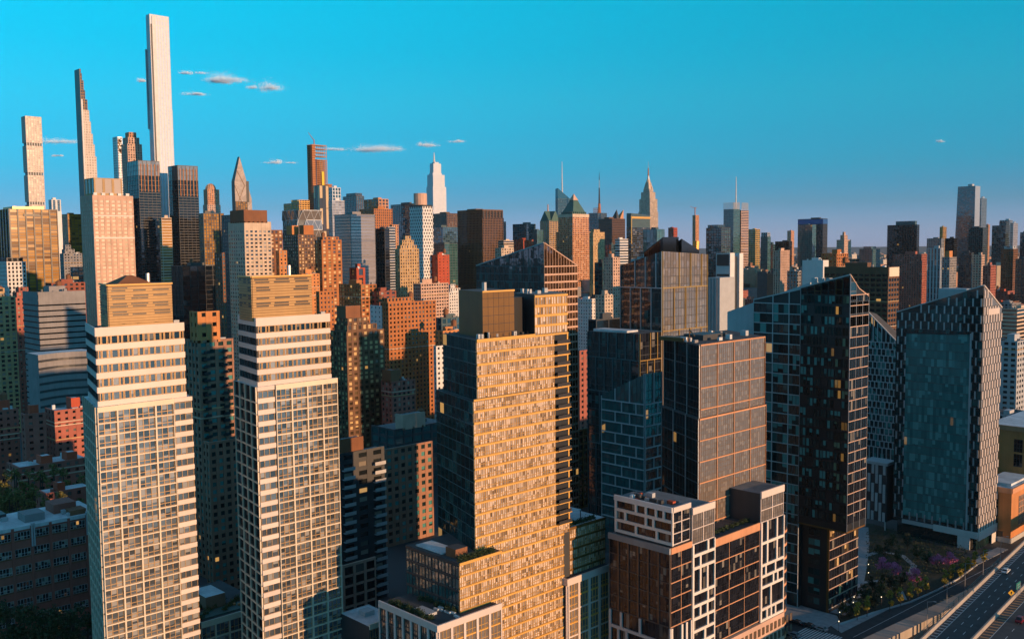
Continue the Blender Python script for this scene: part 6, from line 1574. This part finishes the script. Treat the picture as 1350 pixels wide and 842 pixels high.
for a, c in zip(ys[7:-16], ys[8:-15]): b.hexa(((hl(a)-2.6,a,HZ-2.2), (hl(a)-.6,a,HZ-2.2), (hl(c)-.6,c,HZ-2.2), (hl(c)-2.6,c,HZ-2.2), (hl(a)-2.6,a,HZ-1.9), (hl(a)-.6,a,HZ-1.9), (hl(c)-.6,c,HZ-1.9), (hl(c)-2.6,c,HZ-1.9)))
b.build('maintenance_ledge', W['dgrey'], rl)

# lamp posts
M_LAMP = plain('lit_lamp_glass', (1, .9, .7), .4, 0, (1.0, .80, .50), 2.0)
ORD = ('first','second','third','fourth','fifth','sixth','seventh','eighth','ninth','tenth','eleventh','twelfth','thirteenth','fourteenth','fifteenth','sixteenth')
def park_lamp(px, py, lab):
    q = onz(px, py, 3.6); th = thing('park_lamp', lab, 'lamp', (q.x, q.y, .15), group='lit lamps along the park path')
    b = MB(); b.cyl((0,0,0), (0,0,3.2), .07, .05, 6); b.cyl((0,0,0), (0,0,.5), .14, .09, 6); b.build('post', W['rail'], th)
    b = MB(); b.cyl((0,0,3.2), (0,0,3.4), .08, .15, 8); b.cyl((0,0,3.4), (0,0,3.5), .15, .08, 8); b.build('lamp_head', M_LAMP, th)
lamps = [(1119, 722), (1145, 743), (1145, 754), (1146, 766.5), (1143, 781), (1162, 786), (1125, 793), (1126, 786), (1107, 806), (1106, 818)]
for i, (x, y) in enumerate(sorted(lamps, key=lambda p: p[1])): park_lamp(x, y, '%s lit lamp along the park path counting from the far end' % ORD[i])
def high_lamp(px, py, lab):
    q = onz(px, py, 0); th = thing('street_lamp', lab, 'lamp', (q.x, q.y, 0), group='tall street lamps beside the highway')
    b = MB(); b.cyl((0,0,0), (0,0,9.2), .14, .08, 6); b.build('post', W['silver'], th)
    b = MB(); b.cyl((0,0,9.1), (1.9,.5,9.6), .06, .05, 5); b.build('arm', W['silver'], th)
    b = MB(); b.box(1.7, 2.5, .35, .65, 9.5, 9.68); b.build('lamp_head', W['lgrey'], th)
for i, (x, y) in enumerate(((1222, 830), (1248, 802), (1272, 776), (1296, 757), (1319, 738))): high_lamp(x, y, '%s tall street lamp beside the highway counting from the bottom' % ORD[i])
# signs on the divider
q = onz(1342, 785, HZ); sg_ = thing('highway_sign', 'green highway sign panel seen from behind on the divider', 'sign', (q.x, q.y, HZ))
b = MB(); b.box(-.1, .1, -1.9, 1.9, 2.4, 4.4); b.build('sign_panel', plain('green_sign_paint', (.02,.22,.17), .5), sg_)
for yy in (-1.2, 1.2): b = MB(); b.cyl((.2,yy,0), (.2,yy,4.3), .09, .09, 5); b.build('post', W['silver'], sg_)
b = MB(); b.box(.11, .2, -1.8, 1.8, 2.9, 3.05); b.box(.11, .2, -1.8, 1.8, 3.7, 3.85); b.build('sign_stiffeners', W['silver'], sg_, stuff=True)
q = onz(1333, 790, HZ); sg_ = thing('warning_sign', 'yellow curve arrow warning sign on the divider', 'sign', (q.x, q.y, HZ))
b = MB(); b.prism([(-.9,-.04), (0,-.04), (.9,-.04), (0,-.04)], 0, 0) if False else b.face(((-.75,-.75,2.2), (.0,0,1.2), (.75,.75,2.2), (0,0,3.2))); b.face(((-.75,-.70,2.2), (0,.05,3.2), (.75,.80,2.2), (.0,.05,1.2))); b.build('sign_panel', plain('yellow_sign_paint', (.75,.42,.02), .5), sg_)
b = MB(); b.box(-.2, .06, -.12, .0, 1.9, 2.2); b.box(.0, .2, -.08, .03, 2.1, 2.6); b.build('arrow_mark', W['black'], sg_, stuff=True)
b = MB(); b.cyl((.1,.1,0), (.1,.1,2.4), .06, .06, 5); b.build('post', W['silver'], sg_)
b = MB(); b.box(-.2, .3, -.1, .2, .2, 1.0); b.build('blue_plate', plain('blue_plate_paint', (.02,.12,.35), .5), sg_)

# cars
def car(lab, pos, rz, col, suv=False):
    th = thing('car', lab, 'car', pos, rz)
    h1, h2 = (.95, 1.75) if suv else (.82, 1.42)
    prof_ = [(-2.25,.35), (2.25,.35), (2.3,.62), (2.15,.78), (1.05,h1), (.35,h2), (-1.15,h2), (-1.85,h1+.02), (-2.25,h1-.04), (-2.3,.6)]
    b = MB(); n = len(prof_)
    def wd(z): return .9 if z <= h1+.05 else .68
    Lp = [(-wd(z), x, z) for x, z in prof_]; Rp = [(wd(z), x, z) for x, z in prof_]
    for i in range(n): j = (i+1) % n; b.face((Lp[i], Lp[j], Rp[j], Rp[i]))
    b.face(Lp[::-1]); b.face(Rp); b.build('body', plain('car_paint_%d' % (int(col[0]*97)+int(col[2]*31)), col, .25), th)
    g_ = MB(); k = .02
    for s_ in (-1, 1): g_.face([(s_*(wd(z)+.015-(.1 if z < h1+.1 else 0)*0), x, z) for x, z in ((.75,h1+.06), (.25,h2-.1), (-1.05,h2-.1), (-1.5,h1+.06))][::s_]) if False else g_.face([(s_*((.91 if z < h1+.1 else .70)), x, z) for x, z in ((.85,h1+.07), (.3,h2-.08), (-1.08,h2-.08), (-1.6,h1+.07))])
    g_.build('side_window', W['black'], th, stuff=True)
    g_ = MB(); g_.face(((-.78,.95,h1+.09), (.78,.95,h1+.09), (.62,.42,h2-.03), (-.62,.42,h2-.03))); g_.build('windscreen', W['black'], th)
    g_ = MB(); g_.face(((.78,-1.78,h1+.1), (-.78,-1.78,h1+.1), (-.62,-1.22,h2-.03), (.62,-1.22,h2-.03))); g_.build('rear_window', W['black'], th)
    for sx_ in (-.82, .82):
        for sy in (-1.4, 1.4):
            w_ = MB(); w_.cyl((sx_-.1,sy,.33), (sx_+.1,sy,.33), .33, .33, 12); w_.build('wheel', W['black'], th)
    for sx_ in (-.62, .62):
        w_ = MB(); w_.box(sx_-.2, sx_+.2, 2.24, 2.32, .6, .74); w_.build('headlight', W['silver'], th)
        w_ = MB(); w_.box(sx_-.2, sx_+.2, -2.33, -2.25, .62, .76); w_.build('tail_light', plain('tail_light_red', (.5,.02,.02), .3), th)
q = onz(1326, 754, HZ+.02); car('white car driving on the elevated highway', (q.x, q.y, q.z), R(5), (.75,.77,.78))
q = onz(1345, 819, HZ+.02); car('dark red car in the far carriageway of the highway', (q.x, q.y, q.z), R(5), (.22,.01,.02), True)
for i, (x, y, c_, lab) in enumerate(((1050, 822, (.03,.03,.035), 'black parked car nearest the podium corner'), (1066, 826, (.05,.055,.06), 'dark grey parked car in the row below the peaked tower'), (1082, 830, (.35,.36,.37), 'silver parked car nearest the crosswalk'), (1046, 838, (.3,.31,.32), 'grey car on the cross street at the bottom'))):
    q = onz(x, y, .02); car(lab, (q.x, q.y, q.z), R(90), c_)

# ------------------------------------------------------------------ trees
def leaf_mat(name, c1, c2):
    m, nt, b = base_mat(name); L = nt.links
    oi = nd(nt, 'ShaderNodeObjectInfo'); geo = nd(nt, 'ShaderNodeNewGeometry')
    mx = nd(nt, 'ShaderNodeMix', data_type='RGBA'); mx.inputs[6].default_value = (*c1, 1); mx.inputs[7].default_value = (*c2, 1)
    L.new(geo.outputs['Random Per Island'], mx.inputs[0]); L.new(mx.outputs[2], b.inputs['Base Color']); b.inputs['Roughness'].default_value = .7
    return m
LM = {'yellow': leaf_mat('spring_yellow_leaves', (.20,.19,.02), (.38,.30,.045)), 'green': leaf_mat('dark_green_leaves', (.018,.035,.012), (.05,.075,.02)),
      'olive': leaf_mat('olive_spring_leaves', (.09,.10,.025), (.22,.19,.05)), 'pink': leaf_mat('magenta_blossom', (.55,.10,.24), (.80,.22,.42)), 'conifer': leaf_mat('conifer_needles', (.010,.022,.014), (.03,.05,.022))}
M_BARK = wall('tree_bark', (.06,.045,.035), .9)
def crown_mesh(kind, h, r, seed, n, ls):
    rr = random.Random(seed); b = MB()
    cl = []
    for k in range(16):
        t_ = rr.random(); 
        if kind == 'cone': z = h*(.12+.85*t_); rad = r*(1-t_)*.95*rr.random()**.4; cr_ = r*(.15+.32*(1-t_))
        elif kind == 'oval': z = h*(.30+.62*t_); rad = r*math.sin(math.pi*(.12+.8*t_))*.75*rr.random()**.5; cr_ = r*.42
        else: z = h*(.42+.5*t_); rad = r*.85*math.sin(math.pi*(.2+.7*t_))*rr.random()**.5; cr_ = r*rr.uniform(.25,.45)
        a = rr.uniform(0, 2*math.pi); cl.append((rad*math.cos(a), rad*math.sin(a), z, cr_))
    for k in range(n):
        c = cl[k % len(cl)]
        d_ = Vector((rr.gauss(0,1), rr.gauss(0,1), rr.gauss(0,.8))).normalized()*c[3]*rr.random()**.35
        p = Vector((c[0], c[1], c[2]))+d_; nrm = Vector((rr.gauss(0,1), rr.gauss(0,1), rr.gauss(.4,1))).normalized(); t1 = nrm.orthogonal().normalized()
        t1 = (Matrix.Rotation(rr.uniform(0, 6.28), 3, nrm) @ t1); t2 = nrm.cross(t1); s_ = ls*rr.uniform(.6,1.3)
        b.face((p-t1*s_, p-t2*s_*.6, p+t1*s_, p+t2*s_*.6))
    return b, cl
_tm = {}
def tree(name, lab, pos, kind, mat, h, r, seed, group, n=520, ls=.26, cat='tree'):
    th = thing(name, lab, cat, pos, rz=random.uniform(0, 6.28), group=group)
    key = (kind, mat, round(h,1), round(r,1), seed)
    if key not in _tm:
        b, cl = crown_mesh(kind, h, r, seed, n, ls); t_ = MB()
        t_.cyl((0,0,0), (0,0,h*.55), .035*h*.5, .012*h, 7)
        for c in cl[:7]: t_.cyl((0,0,h*.3), (c[0]*.9,c[1]*.9,c[2]), .012*h, .004*h, 5)
        _tm[key] = (b.mesh('crown', [LM[mat]]), t_.mesh('trunk', [M_BARK]))
    link('trunk', _tm[key][1], th); link('crown', _tm[key][0], th)
    return th
yt = [(1130, 817), (1143, 812), (1173, 806), (1187, 798), (1199, 794), (1210, 788), (1221, 783), (1245, 776), (1255, 770), (1266, 764), (1276, 758), (1285, 752), (1297, 744)]
for i, (x, y) in enumerate(yt):
    q = onz(x, y, .13); tree('street_tree', '%s yellow green street tree along the park edge from the left' % ORD[i], (q.x, q.y, .13), 'oval', 'yellow', 6.6+(i%3)*.5, 1.55, 20+i%3, 'yellow green street trees')
for i, (x, y) in enumerate(((1163, 757), (1178, 762), (1206, 772), (1236, 752), (1252, 750))):
    q = onz(x, y, .15); tree('blossom_tree', '%s magenta blossoming tree in the park from the left' % ORD[i], (q.x, q.y, .15), 'round', 'pink', 6.2, 3.1, 40+i%2, 'magenta blossoming trees', 800, .24)
cn = [(1111, 815), (1121, 812), (1131, 806), (1139, 800), (1146, 795), (1154, 800), (1162, 796), (1150, 783), (1164, 775), (1172, 782), (1181, 786), (1190, 778), (1158, 736), (1168, 732), (1184, 742), (1196, 728), (1176, 726), (1210, 740), (1222, 748)]
for i, (x, y) in enumerate(cn[:16]):
    q = onz(x, y, .15); tree('conifer', '%s dark conifer in the park planting counting from the bottom left' % ORD[i], (q.x, q.y, .15), 'cone' if i % 3 else 'round', 'conifer' if i % 2 else 'green', 5.5+(i%4)*.9, 2.0, 60+i%4, 'dark conifers in the park', 700, .26)
for i, (x, y) in enumerate(cn[16:]):
    q = onz(x, y, .15); tree('park_tree', '%s dark leafy tree in front of the fin tower from the left' % ORD[i], (q.x, q.y, .15), 'round', 'green', 6.5, 2.6, 71, 'dark leafy park trees', 700, .28)
hb = MB(); rr = random.Random(9)
for k in range(5200):
    x = rr.uniform(1112, 1275); y = rr.uniform(700, 806); lo = 808-(x-1112)*.36
    if y > lo-6 or (1118 < x < 1142 and y > 690 and y < 800): continue
    q = onz(x, y, .15); p = Vector((q.x, q.y, .2+rr.random()**1.5*1.3)); t1 = Vector((rr.gauss(0,1), rr.gauss(0,1), rr.gauss(0,.6))).normalized(); t2 = t1.orthogonal().normalized(); s_ = .32
    hb.face((p-t1*s_, p-t2*s_*.6, p+t1*s_, p+t2*s_*.6))
o = hb.build('ground_cover', LM['green']); o['kind'] = 'stuff'; o['label'] = 'low dark shrubs filling the park beds'
# trees between the brick blocks at lower left
lt = [(4, 606), (16, 600), (-4, 618), (34, 604), (50, 602), (70, 598), (88, 600), (10, 632), (26, 634), (44, 628), (62, 640), (80, 636), (100, 610), (108, 640), (2, 646), (96, 655)]
for i, (x, y) in enumerate(lt):
    q = at(x, y, 365 if y < 620 else 340); tree('courtyard_tree', '%s leafy courtyard tree among the brick blocks at lower left' % ORD[i], (q.x, q.y, 0), 'round', 'olive', max(7, q.z+1), 4.0, 80+i%3, 'courtyard trees at lower left', 1100, .45)
lt = [(-6, 800), (12, 806), (30, 800), (48, 812), (64, 806), (80, 816), (98, 806), (112, 818), (20, 832), (52, 838), (86, 838)]
for i, (x, y) in enumerate(lt):
    q = at(x, y, 262); tree('street_tree', '%s dark street tree below the brick school from the left' % ORD[i], (q.x, q.y, 0), 'round', 'green', max(9, q.z+3), 4.6, 90+i%3, 'dark street trees below the school', 1000, .42)
# terrace shrubs
def shrubs(name, lab, pts, z, seed, n=260, r=.8, mat='green'):
    rr = random.Random(seed); th = thing(name, lab, 'shrubs'); th.location = (pts[0][0], pts[0][1], z)
    for (x, y) in pts:
        b = MB()
        for k in range(n):
            p = Vector((x-pts[0][0]+rr.gauss(0,r*.45), y-pts[0][1]+rr.gauss(0,r*.45), abs(rr.gauss(0,r*.6)))); t1 = Vector((rr.gauss(0,1), rr.gauss(0,1), rr.gauss(0,.8))).normalized(); t2 = t1.orthogonal().normalized()
            b.face((p-t1*.2, p-t2*.13, p+t1*.2, p+t2*.13))
        b.build('bush', LM[mat], th, stuff=True)
shrubs('terrace_shrubs', 'green shrubs on the golden tower podium terrace', [(-188+k*1.3, 137.6+((k*37)%10)*.12) for k in range(12)]+[(-185+k*1.5, 144.5+((k*53)%10)*.15) for k in range(9)], 34.2, 1)
shrubs('garden_shrubs', 'green shrubs in the roof garden between the cream towers', [(-249-((k*31)%12)*.9, 117+k*1.1) for k in range(14)], 19.3, 6, 240, 1.0, 'olive')
shrubs('roof_shrubs', 'row of small shrubs on the slate tower terrace', [(-152, 218+k*2.6) for k in range(9)], 41.0, 2)
shrubs('wing_shrubs', 'shrubs around the roof canopy of the golden tower wing', [(-178.2, 190+k*1.6) for k in range(8)], 44.5, 3)
shrubs('ledge_shrubs', 'clipped shrubs along the golden tower left terrace', [(-172.6, 147+k*1.3) for k in range(9)], 46.4, 4)
#@FILL
# ------------------------------------------------------------------ low-rise fabric between the named buildings, only where it shows
CAPX = [0, 120, 430, 445, 600, 650, 760, 830, 930, 1000, 1060, 1120, 1180, 1240, 1350]
CAPY = [400, 388, 388, 400, 405, 350, 376, 348, 352, 348, 350, 333, 342, 346, 348]
RF = random.Random(12)
occ = list(OCC)
def hidden(p, arr, o):
    "is the segment camera -> p cut by one of the boxes"
    d_ = np.array(p)-o
    with np.errstate(divide='ignore', invalid='ignore'):
        lo = (arr[:, 0::2]-o)/d_; hi = (arr[:, 1::2]-o)/d_
    t0_ = np.minimum(lo, hi).max(1); t1_ = np.maximum(lo, hi).min(1)
    return bool(np.any((t0_ < t1_) & (t1_ > 0) & (t0_ < .995)))
O3 = np.array([0, 0, CAMZ])
BOX = np.array([(a, b_, c, d_, 0, z) for a, b_, c, d_, z in occ])
cands = []
y = 150.0
while y < 3600:
    for row in (0, 1):
        yy = y+row*31; x = -150.0-RF.uniform(0, 20)
        while x > -3300:
            wl_ = RF.uniform(12, 38); dl = RF.uniform(22, 29)
            if (-x) % 265 > 240: x -= 27; continue
            cands.append((x-wl_+.6, x, yy, yy+dl)); x -= wl_
    y += 80
cands.sort(key=lambda c: math.hypot(c[1], c[2]))
low = []; far_mb = MB(); nfar = 0
for (x0, x1, y0, y1) in cands:
    t_ = Vector((x1, y0, 0)).dot(_fh)
    px, py = proj((x1, y0, 10))
    if t_ < 250 or px < -40 or px > 1390: continue
    if -150 < x1 and y0 < 420: continue
    if x1 > -205 and 270 < y0 < 420: continue          # park, pavement
    if x1 > -176 and y0 < 275: continue
    m_ = 5
    if any(a < x1+m_ and b_ > x0-m_ and c < y1+m_ and d_ > y0-m_ for a, b_, c, d_, z in OCC): continue
    hmax = 15 if t_ < 520 else 20 if t_ < 700 else 28 if t_ < 1000 else 50 if t_ < 1600 else 90
    h = hmax*RF.uniform(.5, 1.0)*(1.0 if RF.random() < .8 else 1.15)
    cap = float(np.interp(px, CAPX, CAPY))+RF.uniform(0, 14)
    zc = at(px, cap, t_).z; h = min(h, zc)
    if h < 7: continue
    arr = BOX
    pts = [(x1-.1, y0-.1, h+.5), ((x0+x1)/2, y0-.1, h*.85), (x1+.1, (y0+y1)/2, h*.85), ((x0+x1)/2, (y0+y1)/2, h+.3), (x1+.1, y0-.1, h*.5), (x0, y0-.1, h), (x1, y1, h)]
    vis = 0
    for p in pts:
        a_, b_ = proj(p)
        if -5 < a_ < 1355 and 0 < b_ < 846 and not hidden(p, arr, O3): vis += 1
    if not vis: continue
    BOX = np.vstack([BOX, (x0, x1, y0, y1, 0, h)])
    xs = [proj(q)[0] for q in ((x0,y0,h), (x1,y1,h))]
    if t_ > 1500 or abs(xs[1]-xs[0]) < 11 or len(low) >= 230: 
        far_mb.box(x0, x1, y0, y1, 0, h, RF.randrange(6)); nfar += 1
        if RF.random() < .6: far_mb.box(x0+(x1-x0)*.3, x0+(x1-x0)*.7, y0+5, y0+13, h, h+RF.uniform(3,6), RF.randrange(6))
        continue
    low.append((x0, x1, y0, y1, h, t_))
# far out to the horizon
for k in range(3600):
    r_ = 3300+RF.random()**.8*9500; a = R(RF.uniform(14, 78)); x = -r_*math.sin(a); yq = r_*math.cos(a)
    h = RF.choice((10, 14, 18, 25)) * RF.uniform(.7, 1.4); w_ = RF.uniform(20, 60)
    far_mb.box(x-w_, x, yq, yq+RF.uniform(20, 60), 0, h, RF.randrange(6))
FW = [wall('far_brick', (.22,.11,.07)), wall('far_tan', (.34,.26,.18)), W['grey'], wall('far_pale', (.45,.41,.37)), wall('far_dark', (.08,.085,.09)), wall('far_salmon', (.40,.22,.15))]
o = far_mb.build('distant_city', FW); o['kind'] = 'stuff'; o['label'] = 'distant low city blocks reaching to the horizon'; o['category'] = 'city blocks'
TINT = [('brown', 'brown brick', 'res'), ('red', 'red brick', 'dark'), ('darkred', 'dark red brick', 'dark'), ('tan', 'tan brick', 'res'), ('grey', 'grey stone', 'dark'), ('lgrey', 'pale grey', 'res'), ('white', 'white', 'res'), ('rust', 'rust coloured', 'dark'), ('dgrey', 'charcoal', 'teal')]
seen = {}
for i, (x0, x1, y0, y1, h, t_) in enumerate(low):
    wm, cn_, gm = TINT[RF.choice((0,0,1,1,2,2,3,4,4,5,6,7,8))]
    rm, rn = RF.choice((('roof', 'grey flat roof'), ('roofl', 'pale flat roof'), ('roofd', 'dark tar roof'), ('roofl', 'pale flat roof')))
    px, py = proj((x1, y0, h)); best = min(NAMED, key=lambda n_: (abs((n_[0]+n_[1])/2-px)+.6*abs(n_[2]-py)))
    rel = 'left of' if px < best[0] else 'right of' if px > best[1] else 'below' if py > best[2] else 'behind'
    ph = ' '.join(best[3].replace(',', '').split()[:6])
    while ph.split()[-1] in ('with', 'of', 'and', 'the', 'a', 'by', 'behind', 'between', 'in', 'right', 'left', 'to', 'under', 'below', 'beside', 'on', 'at', 'its', 'above', 'small', 'white', 'dark', 'gold', 'from'): ph = ' '.join(ph.split()[:-1])
    lab = '%s low building, %s, %s the %s' % (cn_, rn.replace(' flat', ''), rel, ph)
    while lab in seen: lab = lab.replace('low building', RF.choice(('small low building', 'narrow low building', 'squat low building', 'plain low building')), 1) if 'l low' not in lab[:40] else lab+' too'
    seen[lab] = 1
    lab = ' '.join(lab.split()[:16]); th = thing('low_building', lab, 'building', (x1, y0, 0), group='low buildings between the towers')
    block(th, 'main_block', -(x1-x0), 0, 0, y1-y0, 0, h, wm, gm, RF.choice((2.6, 3.2, 4.0)), 3.2, RF.choice((.45,.55,.62)), RF.choice((.42,.5,.55)), rm)
    for k in range(RF.choice((1, 2, 2, 3))):
        b = MB(); a0 = RF.uniform(.1,.6); c0 = RF.uniform(.1,.6); ww = (x1-x0)*RF.uniform(.15,.3); dd = (y1-y0)*RF.uniform(.15,.3)
        b.box(-(x1-x0)*a0-ww, -(x1-x0)*a0, (y1-y0)*c0, (y1-y0)*c0+dd, h-.02, h+RF.uniform(1.5,4.5)); b.build('roof_bulkhead', W[RF.choice((wm, wm, 'lgrey', 'dgrey', 'redpanel'))], th)
    if RF.random() < .3:
        b = MB(); tx, ty = -(x1-x0)*RF.uniform(.2,.8), (y1-y0)*RF.uniform(.2,.8)
        b.cyl((tx,ty,h+3), (tx,ty,h+6.4), 1.7, 1.7, 10); b.cyl((tx,ty,h+6.4), (tx,ty,h+7.6), 1.8, .1, 10)
        for q in ((-1,-1),(1,-1),(1,1),(-1,1)): b.cyl((tx+q[0],ty+q[1],h), (tx+q[0],ty+q[1],h+3), .12, .12, 4)
        b.build('water_tank', W['brown'], th, stuff=True)
print('FILL', len(low), nfar)

# ------------------------------------------------------------------ clouds
M_CLOUD = plain('cloud_vapour', (.70,.86,1.0), 1.0)
def cloud(lab, px, py, wpx, hpx, seed, dens):
    "a drift of thousands of small vapour flakes, thick in the middle and thinning to nothing"
    t_ = 15000.0; k = t_/F_PX; q = at(px, py, t_); rr = random.Random(seed)
    right = CR @ Vector((1, 0, 0)); right.z = 0; right.normalize(); deep = Vector((-right.y, right.x, 0)); b = MB()
    nb_ = max(3, int(wpx/6)); puffs = []
    for i in range(nb_):
        f = rr.uniform(-1, 1)*(1-.3*rr.random()); env = 1-abs(f)**2
        puffs.append((f*wpx*.5*k, rr.uniform(-.1,.35)*hpx*k*env, wpx*k*rr.uniform(.07,.22), hpx*k*rr.uniform(.10,.36)*(.4+env), env))
    n = int(wpx*hpx*dens*1e3*3.6)+160
    for i in range(n):
        c = puffs[rr.randrange(nb_)]
        dz = rr.gauss(0, 1); dz = dz if dz > 0 else dz*.45
        p = right*(c[0]+rr.gauss(0,1)*c[2])+deep*(rr.gauss(0,1)*c[2])+Vector((0,0,c[1]+dz*c[3]))
        nrm = Vector((.9+rr.gauss(0,.35), rr.gauss(0,.45)-.2, rr.gauss(.15,.4))).normalized(); t1 = nrm.orthogonal().normalized(); t1 = Matrix.Rotation(rr.uniform(0,6.28), 3, nrm) @ t1; t2 = nrm.cross(t1); s_ = rr.uniform(2.5, 6.5)
        b.face((p-t1*s_, p-t2*s_*.7, p+t1*s_, p+t2*s_*.7))
    o = b.build('cloud', M_CLOUD, loc=q); tag(o, lab, 'cloud', 'small clouds in the left sky'); o['kind'] = 'thing'
CL = [('thin pale cloud streak right of the leftmost white shaft', 80, 187.5, 48, 5, .0012), ('small faint cloud under the leftmost streak', 76, 206, 16, 3, .0010), ('tiny cloud just left of the tallest tower', 184, 107, 16, 4, .0014),
 ('small cloud right of the tallest tower, upper left of the brightest puff', 254, 97, 26, 4, .0013), ('brightest puffy cloud right of the tallest tower', 297, 108, 42, 11, .0022), ('wispy cloud at the right end of the upper cloud group', 346, 117, 36, 10, .0012),
 ('thin flat cloud below the brightest puff', 254, 125, 34, 3.5, .0013), ('small cloud above the diamond faceted tower', 370, 215, 30, 6, .0010), ('long white cloud between the construction tower and the spired tower', 500, 198, 62, 8, .0017),
 ('faint left tail of the long white cloud', 447, 197, 28, 3.5, .0010), ('thin cloud right of the long white cloud', 560, 192, 32, 4.5, .0013), ('faint small cloud farthest right in the upper group', 606, 187, 20, 3, .0009), ('tiny faint cloud far right in the sky', 1240, 187, 14, 3, .0008)]
for i, c in enumerate(CL): cloud(c[0], c[1], c[2], c[3], c[4], i, c[5])

# ------------------------------------------------------------------ evening haze
HAZE = 1.4e-5
if HAZE:
    b = MB(); b.box(-16000, 1500, -2500, 16000, -1.0, 620)
    m = bpy.data.materials.new('haze_air'); m.use_nodes = True; nt = m.node_tree; nt.nodes.clear()
    v = nt.nodes.new('ShaderNodeVolumePrincipled'); v.inputs['Density'].default_value = HAZE; v.inputs['Color'].default_value = (.86,.9,1,1); v.inputs['Anisotropy'].default_value = 0.1
    out = nt.nodes.new('ShaderNodeOutputMaterial'); nt.links.new(v.outputs[0], out.inputs['Volume'])
    o = b.build('haze', m); o['kind'] = 'stuff'
